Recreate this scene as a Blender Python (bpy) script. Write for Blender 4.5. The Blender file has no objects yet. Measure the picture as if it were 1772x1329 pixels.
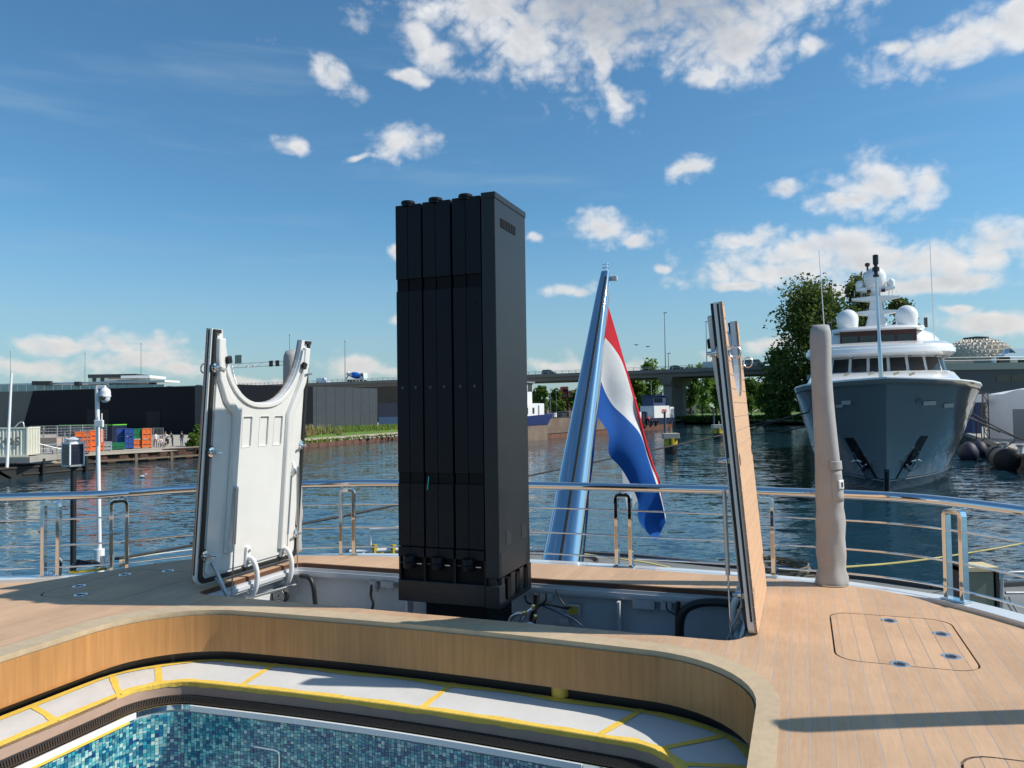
import bpy, bmesh, math, random
from mathutils import Vector, Matrix
from mathutils.geometry import tessellate_polygon
from mathutils.bvhtree import BVHTree
R_ = random.Random(7)
sc = bpy.context.scene
COL = sc.collection
# ---------------------------------------------------------------- camera
F = 1340.0; EYE = 1.285
PITCH = math.atan((708 - 664.5) / F); ROLL = 0.014
fw = Vector((0, math.cos(PITCH), math.sin(PITCH)))
up0 = Vector((0, -math.sin(PITCH), math.cos(PITCH))); rt0 = Vector((1, 0, 0))
rt = rt0 * math.cos(ROLL) - up0 * math.sin(ROLL)
up = rt0 * math.sin(ROLL) + up0 * math.cos(ROLL)
cam_d = bpy.data.cameras.new('camera'); cam = bpy.data.objects.new('camera', cam_d); COL.objects.link(cam)
cam_d.sensor_fit = 'HORIZONTAL'; cam_d.sensor_width = 36.0; cam_d.lens = F / 1772 * 36
cam_d.clip_start = 0.05; cam_d.clip_end = 6000
mw = Matrix.Identity(4)
for i, c in enumerate((rt, up, -fw)):
    for j in range(3): mw[j][i] = c[j]
mw[0][3], mw[1][3], mw[2][3] = 0, 0, EYE
cam.matrix_world = mw; sc.camera = cam
def ray(px, py):
    d = rt * ((px - 886) / F) + up * ((664.5 - py) / F) + fw
    return d / d.y
def at(px, py, Y):                      # a point Y metres ahead of the camera
    d = ray(px, py); return Vector((d.x * Y, Y, EYE + d.z * Y))
def gp(px, py, z):                      # a point on the level z
    d = ray(px, py); k = (z - EYE) / d.z; return Vector((d.x * k, k, z))
# ---------------------------------------------------------------- light
SUN_EL = math.radians(42.0)
SUN_DIR = Vector((1.0, -0.10, 0)).normalized()          # towards the sun, level
sun_vec = Vector((SUN_DIR.x * math.cos(SUN_EL), SUN_DIR.y * math.cos(SUN_EL), math.sin(SUN_EL)))
sd = bpy.data.lights.new('sun', 'SUN'); sd.energy = 5.0; sd.angle = math.radians(0.53); sd.color = (1.0, 0.93, 0.82)
so = bpy.data.objects.new('sun', sd); COL.objects.link(so)
so.rotation_euler = sun_vec.to_track_quat('Z', 'Y').to_euler(); so.location = (30, -5, 40)
SKY_STRENGTH = 0.118
sc.view_settings.view_transform = 'Standard'; sc.view_settings.look = 'None'
sc.view_settings.exposure = 0.0; sc.view_settings.gamma = 1.0
sc.view_settings.use_curve_mapping = False
sc.cycles.max_bounces = 6; sc.cycles.diffuse_bounces = 2; sc.cycles.glossy_bounces = 4; sc.cycles.transparent_max_bounces = 6
sc.cycles.caustics_reflective = False; sc.cycles.caustics_refractive = False
sc.cycles.sample_clamp_indirect = 6.0
sc.cycles.use_denoising = True
# ---------------------------------------------------------------- sky
world = bpy.data.worlds.new('World'); sc.world = world; world.use_nodes = True
wt = world.node_tree; wt.nodes.clear()
def N(t, kind, **kw):
    n = t.nodes.new(kind)
    for k, v in kw.items(): setattr(n, k, v)
    return n
def L(t, a, b): t.links.new(a, b)
def mth(t, op, a, b=None, c=None, clamp=False):
    n = N(t, 'ShaderNodeMath', operation=op, use_clamp=clamp)
    for i, x in enumerate((a, b, c)):
        if x is None: continue
        if isinstance(x, (int, float)): n.inputs[i].default_value = x
        else: L(t, x, n.inputs[i])
    return n.outputs[0]
def ramp(t, fac, stops, interp='LINEAR'):
    n = N(t, 'ShaderNodeValToRGB'); n.color_ramp.interpolation = interp
    e = n.color_ramp.elements
    while len(e) < len(stops): e.new(0.5)
    for i, (p, c) in enumerate(stops):
        e[i].position = p; e[i].color = (*c, 1) if len(c) == 3 else c
    L(t, fac, n.inputs[0]); return n.outputs[0]
def mixc(t, fac, a, b, blend='MIX'):
    n = N(t, 'ShaderNodeMix', data_type='RGBA', blend_type=blend)
    if isinstance(fac, (int, float)): n.inputs[0].default_value = fac
    else: L(t, fac, n.inputs[0])
    for i, x in ((6, a), (7, b)):
        if isinstance(x, (tuple, list)): n.inputs[i].default_value = (*x[:3], 1)
        else: L(t, x, n.inputs[i])
    return n.outputs[2]
def sky_nodes():
    t = wt
    sky = N(t, 'ShaderNodeTexSky', sky_type='NISHITA', sun_disc=False)
    sky.sun_elevation = SUN_EL
    sky.sun_rotation = math.atan2(SUN_DIR.x, SUN_DIR.y)
    sky.altitude = 0; sky.air_density = 1.0; sky.dust_density = 0.7; sky.ozone_density = 2.2
    tc = N(t, 'ShaderNodeTexCoord'); d = tc.outputs['Generated']
    sep = N(t, 'ShaderNodeSeparateXYZ'); L(t, d, sep.inputs[0])
    az = mth(t, 'ARCTAN2', sep.outputs[0], sep.outputs[1]); el = mth(t, 'ARCSINE', sep.outputs[2])
    cmb = N(t, 'ShaderNodeCombineXYZ'); L(t, az, cmb.inputs[0]); L(t, el, cmb.inputs[1])
    P0 = cmb.outputs[0]
    # billow noise in direction space
    def fbm(vec, scale, det, rough, dist=0.0):
        n = N(t, 'ShaderNodeTexNoise', noise_dimensions='3D'); n.inputs['Scale'].default_value = scale
        n.inputs['Detail'].default_value = det; n.inputs['Roughness'].default_value = rough
        n.inputs['Distortion'].default_value = dist; L(t, vec, n.inputs['Vector']); return n.outputs['Fac']
    warp = N(t, 'ShaderNodeTexNoise', noise_dimensions='3D'); warp.inputs['Scale'].default_value = 9.0
    warp.inputs['Detail'].default_value = 3.0; L(t, P0, warp.inputs['Vector'])
    wv = N(t, 'ShaderNodeVectorMath', operation='MULTIPLY_ADD')
    L(t, warp.outputs['Color'], wv.inputs[0]); wv.inputs[1].default_value = (0.09, 0.06, 0); L(t, P0, wv.inputs[2])
    wv2 = N(t, 'ShaderNodeVectorMath', operation='SUBTRACT'); L(t, wv.outputs[0], wv2.inputs[0]); wv2.inputs[1].default_value = (0.045, 0.03, 0)
    PW = wv2.outputs[0]
    # cumulus: px, py, rx, ry, rot(deg)
    CL = [(1120, -45, 400, 128, 0), (1400, -35, 190, 82, 10), (820, -10, 140, 66, 0), (905, 84, 104, 62, -38), (745, 78, 72, 30, -32), (715, 126, 30, 13, 0),
          (1036, 98, 22, 50, 20), (1075, 158, 60, 24, -38), (1255, 72, 95, 60, 12), (1198, 118, 30, 26, 0), (1412, 94, 25, 20, 20),
          (582, 132, 50, 24, -12), (511, 244, 24, 15, 0), (700, 240, 62, 32, 8), (620, 265, 46, 9, 8), (1640, 82, 105, 38, 6), (1735, 50, 46, 30, 30), (1545, 82, 30, 14, 0),
          (1512, 318, 72, 48, 0), (1585, 308, 40, 30, 15), (1470, 350, 66, 20, 8), (1362, 342, 42, 18, 0), (1192, 290, 38, 19, 6), (1042, 390, 70, 36, -4), (1085, 410, 34, 16, 0), (980, 500, 46, 14, 0), (915, 412, 14, 10, 0),
          (684, 440, 20, 19, 0), (688, 555, 20, 10, 0),
          (1400, 436, 170, 34, 0), (1285, 420, 60, 19, 0), (1520, 452, 180, 44, 4), (1350, 472, 150, 30, 0), (1640, 492, 90, 22, -4), (1725, 425, 76, 46, 0), (1560, 500, 150, 22, 0), (1275, 500, 32, 10, -12), (1160, 456, 20, 10, 0),
          (130, 598, 78, 17, 4), (205, 590, 50, 24, 0), (270, 594, 58, 27, 0), (255, 622, 110, 24, 0), (80, 632, 90, 18, 0), (310, 645, 60, 16, 0),
          (625, 634, 66, 26, 0), (680, 640, 40, 12, 0), (960, 628, 50, 17, 0), (985, 622, 24, 14, 0), (1100, 640, 40, 14, 0), (1240, 610, 40, 16, 0), (1330, 590, 60, 14, 0), (440, 650, 80, 12, 0), (1720, 560, 90, 22, 0), (1650, 540, 30, 10, 0)]
    # the rest of the sky, outside the frame, carries the same scattered cumulus
    rr = random.Random(3)
    acc = None
    def ell(a, e, ra, re, rot):
        nonlocal acc
        m = N(t, 'ShaderNodeMapping', vector_type='TEXTURE'); L(t, PW, m.inputs[0])
        m.inputs['Location'].default_value = (a, e, 0); m.inputs['Rotation'].default_value = (0, 0, rot)
        m.inputs['Scale'].default_value = (ra, re, 1)
        ln = N(t, 'ShaderNodeVectorMath', operation='LENGTH'); L(t, m.outputs[0], ln.inputs[0])
        acc = ln.outputs['Value'] if acc is None else mth(t, 'MINIMUM', acc, ln.outputs['Value'])
    for (x, y, rx, ry, rot) in CL:
        dv = ray(x, y).normalized(); a = math.atan2(dv.x, dv.y); e = math.asin(dv.z)
        ell(a, e, rx / F / max(0.5, math.cos(e)), ry / F, math.radians(rot))
    for k in range(16):
        a = 0.85 + (2 * math.pi - 1.7) * (k + rr.random() * .6) / 16
        if a > math.pi: a -= 2 * math.pi
        ell(a, rr.choice((0.12, 0.2, 0.33, 0.5)) + rr.random() * .06, rr.uniform(.05, .16), rr.uniform(.02, .05), 0)
    def billow(vec, octs):
        tot = None
        for sc_, w in octs:
            v = mth(t, 'MULTIPLY', mth(t, 'ABSOLUTE', mth(t, 'SUBTRACT', fbm(vec, sc_, 0.0, 0.5), 0.5)), w)
            tot = v if tot is None else mth(t, 'ADD', tot, v)
        return tot
    st2 = N(t, 'ShaderNodeVectorMath', operation='MULTIPLY'); L(t, P0, st2.inputs[0]); st2.inputs[1].default_value = (.85, 1.15, 1)
    n1 = billow(st2.outputs[0], ((15, 1.9), (37, 1.1), (85, .5), (190, .2)))
    off = N(t, 'ShaderNodeVectorMath', operation='ADD'); L(t, st2.outputs[0], off.inputs[0]); off.inputs[1].default_value = (0.008, 0.010, 0)
    n2 = billow(off.outputs[0], ((15, 1.9), (37, 1.1), (85, .5)))
    wisp = fbm(P0, 55.0, 5.0, 0.6)
    dens = mth(t, 'ADD', mth(t, 'ADD', mth(t, 'SUBTRACT', 1.10, acc), mth(t, 'MULTIPLY', mth(t, 'SUBTRACT', n1, 0.40), 1.0)), mth(t, 'MULTIPLY', mth(t, 'SUBTRACT', wisp, .5), .75))
    cov = N(t, 'ShaderNodeMapRange', interpolation_type='SMOOTHSTEP'); L(t, dens, cov.inputs[0])
    cov.inputs[1].default_value = -0.10; cov.inputs[2].default_value = 0.95
    core = N(t, 'ShaderNodeMapRange', interpolation_type='SMOOTHSTEP'); L(t, dens, core.inputs[0])
    core.inputs[1].default_value = 0.35; core.inputs[2].default_value = 1.15
    relief = mth(t, 'MULTIPLY', mth(t, 'SUBTRACT', mth(t, 'SUBTRACT', n1, n2), .05), .42)
    gm = N(t, 'ShaderNodeMapping', vector_type='TEXTURE'); L(t, PW, gm.inputs[0]); gd = ray(1130, -40).normalized()
    gm.inputs['Location'].default_value = (math.atan2(gd.x, gd.y), math.asin(gd.z), 0); gm.inputs['Scale'].default_value = (320 / F, 110 / F, 1)
    gl_ = N(t, 'ShaderNodeVectorMath', operation='LENGTH'); L(t, gm.outputs[0], gl_.inputs[0])
    gmask = N(t, 'ShaderNodeMapRange', interpolation_type='SMOOTHSTEP'); L(t, gl_.outputs['Value'], gmask.inputs[0]); gmask.inputs[1].default_value = 1.15; gmask.inputs[2].default_value = .45; gmask.inputs[4].default_value = .62
    lit = mth(t, 'ADD', mth(t, 'SUBTRACT', mth(t, 'SUBTRACT', 0.95, gmask.outputs[0]), mth(t, 'MULTIPLY', core.outputs[0], 0.30)), relief, clamp=True)
    low = N(t, 'ShaderNodeMapRange'); L(t, el, low.inputs[0]); low.inputs[1].default_value = 0.0; low.inputs[2].default_value = 0.22
    ccol = mixc(t, lit, (3.1, 3.5, 4.1), (7.6, 7.6, 7.6))
    ccol_low = mixc(t, lit, (3.3, 3.9, 4.6), (6.8, 6.4, 6.0))
    ccol = mixc(t, low.outputs[0], ccol_low, ccol)
    # thin high streaks
    mp = N(t, 'ShaderNodeMapping'); L(t, P0, mp.inputs[0]); mp.inputs['Rotation'].default_value = (0, 0, -0.16); mp.inputs['Scale'].default_value = (1.2, 9.0, 1)
    st = fbm(mp.outputs[0], 2.2, 5.0, 0.55, 0.2)
    stf = N(t, 'ShaderNodeMapRange', interpolation_type='SMOOTHSTEP'); L(t, st, stf.inputs[0])
    stf.inputs[1].default_value = 0.5; stf.inputs[2].default_value = 0.78; stf.inputs[4].default_value = 0.22
    # hazy lower sky
    hz = N(t, 'ShaderNodeMapRange', interpolation_type='SMOOTHSTEP'); L(t, el, hz.inputs[0])
    hz.inputs[1].default_value = 0.26; hz.inputs[2].default_value = -0.03; hz.inputs[4].default_value = 0.62
    base = sky.outputs[0]
    base = mixc(t, 1.0, base, (0.60, 1.0, 1.14), 'MULTIPLY')
    base = mixc(t, stf.outputs[0], base, (3.9, 4.9, 5.8))
    base = mixc(t, hz.outputs[0], base, (3.55, 4.2, 4.75))
    covm = mth(t, 'MULTIPLY', cov.outputs[0], 0.96)
    fin = mixc(t, covm, base, ccol)
    bg = N(t, 'ShaderNodeBackground'); bg.inputs[1].default_value = SKY_STRENGTH; L(t, fin, bg.inputs[0])
    out = N(t, 'ShaderNodeOutputWorld'); L(t, bg.outputs[0], out.inputs[0])
sky_nodes()
world.cycles.sampling_method = 'NONE'
# ---------------------------------------------------------------- materials
def sr(r, g, b):
    f = lambda c: (c / 12.92 if c <= .04045 else ((c + .055) / 1.055) ** 2.4)
    return (f(r / 255), f(g / 255), f(b / 255))
MATS = {}
def mat(name, col, rough=0.5, metal=0.0, var=0.0, vscale=4.0, bump=0.0, bscale=40.0, coat=0.0, spec=0.5, stretch=(1, 1, 1), rand=0.0, col2=None, trans=0.0, rvar=0.0, detail=5.0, coord='Object', blotch=0.0):
    if name in MATS: return MATS[name]
    m = bpy.data.materials.new(name); m.use_nodes = True; t = m.node_tree
    b = t.nodes['Principled BSDF']
    b.inputs['Base Color'].default_value = (*col, 1); b.inputs['Roughness'].default_value = rough
    b.inputs['Metallic'].default_value = metal; b.inputs['Coat Weight'].default_value = coat; b.inputs['Coat Roughness'].default_value = 0.06
    b.inputs['Specular IOR Level'].default_value = spec; b.inputs['Transmission Weight'].default_value = trans
    MATS[name] = m
    c = None
    if var or bump or rvar or col2:
        tc = N(t, 'ShaderNodeTexCoord'); mp = N(t, 'ShaderNodeMapping'); L(t, tc.outputs[coord], mp.inputs[0]); mp.inputs['Scale'].default_value = stretch
        if rand:
            oi0 = N(t, 'ShaderNodeObjectInfo'); cx = N(t, 'ShaderNodeCombineXYZ')
            L(t, mth(t, 'MULTIPLY', oi0.outputs['Random'], 31.0), cx.inputs[1]); L(t, cx.outputs[0], mp.inputs['Location'])
        n = N(t, 'ShaderNodeTexNoise'); n.inputs['Scale'].default_value = vscale; n.inputs['Detail'].default_value = detail; n.inputs['Roughness'].default_value = .62
        L(t, mp.outputs[0], n.inputs['Vector'])
        fac = N(t, 'ShaderNodeMapRange'); L(t, n.outputs['Fac'], fac.inputs[0]); fac.inputs[1].default_value = .28; fac.inputs[2].default_value = .72
        if var or col2:
            c2 = col2 if col2 else tuple(x * (1 - var) for x in col)
            c = mixc(t, fac.outputs[0], c2, tuple(min(1, x * (1 + var * .5)) for x in col) if not col2 else col)
        if rvar:
            rr = N(t, 'ShaderNodeMapRange'); L(t, n.outputs['Fac'], rr.inputs[0]); rr.inputs[3].default_value = max(0, rough - rvar); rr.inputs[4].default_value = min(1, rough + rvar)
            L(t, rr.outputs[0], b.inputs['Roughness'])
        if bump:
            n2 = N(t, 'ShaderNodeTexNoise'); n2.inputs['Scale'].default_value = bscale; n2.inputs['Detail'].default_value = 3; L(t, mp.outputs[0], n2.inputs['Vector'])
            bp = N(t, 'ShaderNodeBump'); bp.inputs['Strength'].default_value = bump; bp.inputs['Distance'].default_value = .02
            L(t, n2.outputs['Fac'], bp.inputs['Height']); L(t, bp.outputs[0], b.inputs['Normal'])
    if blotch:
        tb = N(t, 'ShaderNodeTexCoord'); nb = N(t, 'ShaderNodeTexNoise'); nb.inputs['Scale'].default_value = 1.7; nb.inputs['Detail'].default_value = 6; nb.inputs['Roughness'].default_value = .65; L(t, tb.outputs['Object'], nb.inputs['Vector'])
        mb_ = N(t, 'ShaderNodeMapRange'); L(t, nb.outputs['Fac'], mb_.inputs[0]); mb_.inputs[1].default_value = .3; mb_.inputs[2].default_value = .7; mb_.inputs[3].default_value = 1 - blotch; mb_.inputs[4].default_value = 1 + blotch * .4
        cb = N(t, 'ShaderNodeVectorMath', operation='SCALE'); L(t, mb_.outputs[0], cb.inputs['Scale'])
        if c is None: cb.inputs[0].default_value = col
        else: L(t, c, cb.inputs[0])
        c = cb.outputs[0]
    if rand:
        oi = N(t, 'ShaderNodeObjectInfo'); v = mth(t, 'MULTIPLY_ADD', oi.outputs['Random'], 2 * rand, 1 - rand)
        cc = N(t, 'ShaderNodeVectorMath', operation='SCALE')
        if c is None: cc.inputs[0].default_value = col
        else: L(t, c, cc.inputs[0])
        L(t, v, cc.inputs['Scale']); c = cc.outputs[0]
    if c is not None: L(t, c, b.inputs['Base Color'])
    return m
def leafmat(name, c1, c2):
    m = bpy.data.materials.new(name); m.use_nodes = True; t = m.node_tree; b = t.nodes['Principled BSDF']
    g = N(t, 'ShaderNodeNewGeometry'); col = mixc(t, g.outputs['Random Per Island'], c1, c2)
    L(t, col, b.inputs['Base Color']); b.inputs['Roughness'].default_value = .55; b.inputs['Specular IOR Level'].default_value = .3
    tr = N(t, 'ShaderNodeBsdfTranslucent'); L(t, col, tr.inputs[0])
    mx = N(t, 'ShaderNodeMixShader'); mx.inputs[0].default_value = .5; L(t, b.outputs[0], mx.inputs[1]); L(t, tr.outputs[0], mx.inputs[2])
    L(t, mx.outputs[0], t.nodes['Material Output'].inputs[0]); MATS[name] = m; return m
# ---------------------------------------------------------------- mesh helpers
class Fr:                                # a frame: origin and heading
    def __init__(s, o, rz): s.o = Vector(o); s.rz = rz; s.m = Matrix.Translation(s.o) @ Matrix.Rotation(rz, 4, 'Z'); s.i = s.m.inverted()
    def loc(s, p): return s.i @ Vector(p)
WF = Fr((0, 0, 0), 0)
BT = math.radians(20.5)
BOAT = Fr((0, 0, 0), -BT)
ORG = {}
def tag(o, label=None, cat=None, group=None, kind=None):
    if label: o['label'] = label
    if cat: o['category'] = cat
    if group: o['group'] = group
    if kind: o['kind'] = kind
    return o
def thing(name, label, cat, p=(0, 0, 0), fr=WF, group=None, kind=None, mtx=None):
    o = bpy.data.objects.new(name, None); COL.objects.link(o); o.empty_display_size = .2
    if mtx is not None: o.matrix_world = mtx; ORG[o] = Vector((0, 0, 0))
    else:
        o.location = fr.m @ Vector(p); o.rotation_euler = (0, 0, fr.rz); ORG[o] = Vector(p)
    return tag(o, label, cat, group, kind)
class MB:
    def __init__(s): s.v = []; s.f = []; s.mi = []; s.k = 0
    def add(s, vs, fs, m=None):
        b = len(s.v); s.v += [tuple(x) for x in vs]
        for q in fs: s.f.append([b + i for i in q]); s.mi.append(s.k if m is None else m)
        return s
    def box(s, x0, x1, y0, y1, z0, z1):
        return s.add([(x0, y0, z0), (x1, y0, z0), (x1, y1, z0), (x0, y1, z0), (x0, y0, z1), (x1, y0, z1), (x1, y1, z1), (x0, y1, z1)],
                     [(3, 2, 1, 0), (4, 5, 6, 7), (0, 1, 5, 4), (1, 2, 6, 5), (2, 3, 7, 6), (3, 0, 4, 7)])
    def obox(s, c, size, rot=(0, 0, 0)):
        from mathutils import Euler
        m = Matrix.Translation(Vector(c)) @ Euler(rot).to_matrix().to_4x4()
        a, b, d = size[0] / 2, size[1] / 2, size[2] / 2
        vs = [m @ Vector(q) for q in ((-a, -b, -d), (a, -b, -d), (a, b, -d), (-a, b, -d), (-a, -b, d), (a, -b, d), (a, b, d), (-a, b, d))]
        return s.add(vs, [(3, 2, 1, 0), (4, 5, 6, 7), (0, 1, 5, 4), (1, 2, 6, 5), (2, 3, 7, 6), (3, 0, 4, 7)])
    def beam(s, p, q, w, h, upv=(0, 0, 1)):
        p, q = Vector(p), Vector(q); d = (q - p).normalized(); u = Vector(upv)
        x = d.cross(u)
        if x.length < 1e-4: x = d.cross(Vector((1, 0, 0)))
        x.normalize(); y = x.cross(d)
        vs = [b + x * (i * w / 2) + y * (j * h / 2) for b in (p, q) for i, j in ((-1, -1), (1, -1), (1, 1), (-1, 1))]
        return s.add(vs, [(3, 2, 1, 0), (4, 5, 6, 7), (0, 1, 5, 4), (1, 2, 6, 5), (2, 3, 7, 6), (3, 0, 4, 7)])
    def tube(s, pts, r, n=8, closed=False, caps=True, flat=None):
        pts = [Vector(p) for p in pts]; k = len(pts); rs = r if isinstance(r, (list, tuple)) else [r] * k
        tang = []
        for i in range(k):
            a = pts[(i - 1) % k] if (closed or i > 0) else pts[i]; b = pts[(i + 1) % k] if (closed or i < k - 1) else pts[i]
            tang.append((b - a).normalized())
        ref = Vector((0, 0, 1)) if abs(tang[0].z) < .9 else Vector((1, 0, 0))
        x = tang[0].cross(ref).normalized(); rings = []
        for i in range(k):
            x = (x - tang[i] * x.dot(tang[i])); x.normalize(); y = tang[i].cross(x)
            fx, fy = flat if flat else (1, 1)
            rings.append([pts[i] + x * (rs[i] * fx * math.cos(2 * math.pi * j / n)) + y * (rs[i] * fy * math.sin(2 * math.pi * j / n)) for j in range(n)])
        return s.loft(rings, closed=closed, caps=caps)
    def loft(s, rings, closed=False, caps=True, wrap=True):
        k = len(rings); n = len(rings[0]); vs = [p for r in rings for p in r]; fs = []
        for i in range(k if closed else k - 1):
            a, b = i * n, ((i + 1) % k) * n
            for j in range(n if wrap else n - 1):
                j2 = (j + 1) % n; fs.append((a + j, a + j2, b + j2, b + j))
        if caps and not closed and wrap: fs.append(tuple(range(n - 1, -1, -1))); fs.append(tuple((k - 1) * n + j for j in range(n)))
        return s.add(vs, fs)
    def cyl(s, p, q, r, r2=None, n=12): return s.tube([p, q], [r, r if r2 is None else r2], n)
    def lathe(s, prof, c=(0, 0, 0), n=16, ax='Z'):
        rings = []
        for (r, z) in prof:
            ring = []
            for j in range(n):
                a = 2 * math.pi * j / n; x, y = r * math.cos(a), r * math.sin(a)
                q = (x, y, z) if ax == 'Z' else ((z, x, y) if ax == 'X' else (y, z, x))
                ring.append((c[0] + q[0], c[1] + q[1], c[2] + q[2]))
            rings.append(ring)
        return s.loft(rings)
    def prism(s, poly, z0, z1, holes=(), tf=None):
        loops = [list(poly)] + [list(h) for h in holes]
        tri = tessellate_polygon([[Vector((p[0], p[1], 0)) for p in lp] for lp in loops])
        flat = [p for lp in loops for p in lp]; n = len(flat)
        g = tf if tf else (lambda x, y, z: (x, y, z))
        vs = [g(p[0], p[1], z0) for p in flat] + [g(p[0], p[1], z1) for p in flat]; fs = []
        for (a, b, c) in tri:
            A, B, C = flat[a], flat[b], flat[c]
            if (B[0] - A[0]) * (C[1] - A[1]) - (B[1] - A[1]) * (C[0] - A[0]) < 0: b, c = c, b
            fs.append((a + n, b + n, c + n)); fs.append((c, b, a))
        o = 0
        for li, lp in enumerate(loops):
            k = len(lp); ar = sum(lp[i][0] * lp[(i + 1) % k][1] - lp[(i + 1) % k][0] * lp[i][1] for i in range(k))
            ccw = (ar > 0) == (li == 0)
            for i in range(k):
                a, b = o + i, o + (i + 1) % k
                fs.append((a, b, b + n, a + n) if ccw else (b, a, a + n, b + n))
            o += k
        return s.add(vs, fs)
    def build(s, name, mats, parent=None, p=(0, 0, 0), fr=WF, smooth=0, bevel=0, label=None, cat=None, group=None, kind=None, mtx=None):
        org = ORG[parent] if parent is not None else (Vector(p) if mtx is None else Vector((0, 0, 0)))
        me = bpy.data.meshes.new(name)
        me.from_pydata([(a - org.x, b - org.y, c - org.z) for a, b, c in s.v], [], s.f)
        if not isinstance(mats, (list, tuple)): mats = [mats]
        for m in mats: me.materials.append(m)
        if len(mats) > 1: me.polygons.foreach_set('material_index', s.mi)
        if smooth:
            me.polygons.foreach_set('use_smooth', [True] * len(me.polygons)); me.set_sharp_from_angle(angle=math.radians(smooth))
        me.validate(); me.update()
        o = bpy.data.objects.new(name, me); COL.objects.link(o)
        if parent is not None: o.parent = parent
        elif mtx is not None: o.matrix_world = mtx
        else: o.location = fr.m @ Vector(p); o.rotation_euler = (0, 0, fr.rz)
        ORG[o] = org
        if bevel:
            bv = o.modifiers.new('bevel', 'BEVEL'); bv.width = bevel; bv.segments = 2; bv.limit_method = 'ANGLE'; bv.angle_limit = math.radians(35)
        return tag(o, label, cat, group, kind)
def copy_tree(o, parent=None, loc=None, rz=None, label=None):
    c = o.copy(); COL.objects.link(c); ORG[c] = ORG.get(o, Vector((0, 0, 0)))
    if parent is not None: c.parent = parent
    if loc is not None: c.location = loc
    if rz is not None: c.rotation_euler = (0, 0, rz)
    if label: c['label'] = label
    for ch in list(o.children): copy_tree(ch, c)
    return c
def rrect(x0, x1, y0, y1, r, n=5):
    pts = []
    for cx, cy, a0 in ((x1 - r, y1 - r, 0), (x0 + r, y1 - r, 90), (x0 + r, y0 + r, 180), (x1 - r, y0 + r, 270)):
        for k in range(n + 1):
            a = math.radians(a0 + 90 * k / n); pts.append((cx + r * math.cos(a), cy + r * math.sin(a)))
    return pts
def smooth_path(pts, n):                 # Catmull-Rom through pts, resampled evenly
    P = [Vector(p) for p in pts]; P = [P[0] * 2 - P[1]] + P + [P[-1] * 2 - P[-2]]; out = []
    for i in range(1, len(P) - 2):
        for k in range(12):
            t = k / 12; a, b, c, d = P[i - 1], P[i], P[i + 1], P[i + 2]
            out.append(.5 * ((2 * b) + (c - a) * t + (2 * a - 5 * b + 4 * c - d) * t * t + (3 * b - a - 3 * c + d) * t ** 3))
    out.append(P[-2]); return resample(out, n)
def resample(P, n):
    P = [Vector(p) for p in P]; d = [0]
    for i in range(1, len(P)): d.append(d[-1] + (P[i] - P[i - 1]).length)
    out = []; j = 0
    for k in range(n):
        t = d[-1] * k / (n - 1)
        while j < len(d) - 2 and d[j + 1] < t: j += 1
        u = 0 if d[j + 1] == d[j] else (t - d[j]) / (d[j + 1] - d[j]); out.append(P[j].lerp(P[j + 1], u))
    return out
def text_mb(txt, size, depth=.004, bold=0.0):      # lettering as mesh: local x right, z up, facing -y
    cu = bpy.data.curves.new('t', 'FONT'); cu.body = txt; cu.size = size; cu.offset = bold * size; cu.extrude = depth; cu.resolution_u = 2
    o = bpy.data.objects.new('t', cu); COL.objects.link(o); bpy.context.view_layer.update()
    me = o.to_mesh(); vs = [(v.co.x, -v.co.z, v.co.y) for v in me.vertices]; fs = [tuple(p.vertices) for p in me.polygons]
    o.to_mesh_clear(); bpy.data.objects.remove(o); bpy.data.curves.remove(cu); return vs, fs
# common materials
STEEL = mat('polished_steel', (.78, .79, .80), .045, 1.0, rvar=.03, vscale=30)
STEEL2 = mat('brushed_steel', (.6, .6, .6), .28, 1.0)
WHITE = mat('white_paint', (.80, .80, .79), .28, var=.05, vscale=3, coat=.3)
WGEL = mat('white_gelcoat', (.73, .73, .71), .16, blotch=.05, var=.05, vscale=2.0, coat=.5)
RUBBER = mat('black_rubber', (.012, .012, .013), .55, bump=.1, bscale=80)
DGREY = mat('dark_grey_metal', (.05, .055, .06), .4, .3)
GLASSD = mat('dark_glass', (.01, .012, .015), .05, 0, spec=.8)
GALV = mat('galvanised', (.42, .43, .44), .45, .7, var=.2, vscale=8)
# ================================================================ the yacht's own deck (boat frame: x across, y aft, z up, deck at 0)
UC = -2.15
TEAK = mat('teak_deck', sr(203, 167, 134), .62, blotch=.17, var=.12, vscale=9, stretch=(9, .55, 1), rand=.065, bump=.12, bscale=60, spec=.3)
CAULK = mat('grey_caulk', sr(180, 166, 154), .7, var=.1, vscale=12)
CAP = mat('pale_coaming_cap', sr(198, 176, 144), .55, blotch=.12, var=.14, vscale=14, bump=.1, bscale=30)
WALLW = mat('coaming_veneer', sr(190, 138, 84), .42, blotch=.1, var=.22, vscale=3, stretch=(12, 12, .5), bump=.06, bscale=30, coat=.15)
TEAKEDGE = mat('teak_edge_dark', sr(96, 62, 44), .6)
def upath(ul, ur, va, r, v0=.6, bow=.05, n1=10, n2=12, n3=26):
    P = []
    for k in range(n1): P.append((ul, v0 + (va - bow - r - v0) * k / n1))
    for k in range(n2): a = math.pi - math.pi / 2 * k / n2; P.append((ul + r + r * math.cos(a), va - bow - r + r * math.sin(a)))
    for k in range(n3):
        t = k / n3; P.append((ul + r + (ur - ul - 2 * r) * t, va - bow + bow * math.sin(math.pi * t)))
    for k in range(n2): a = math.pi / 2 - math.pi / 2 * k / n2; P.append((ur - r + r * math.cos(a), va - bow - r + r * math.sin(a)))
    for k in range(n1 + 1): P.append((ur, va - bow - r - (va - bow - r - v0) * k / n1))
    return P
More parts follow.
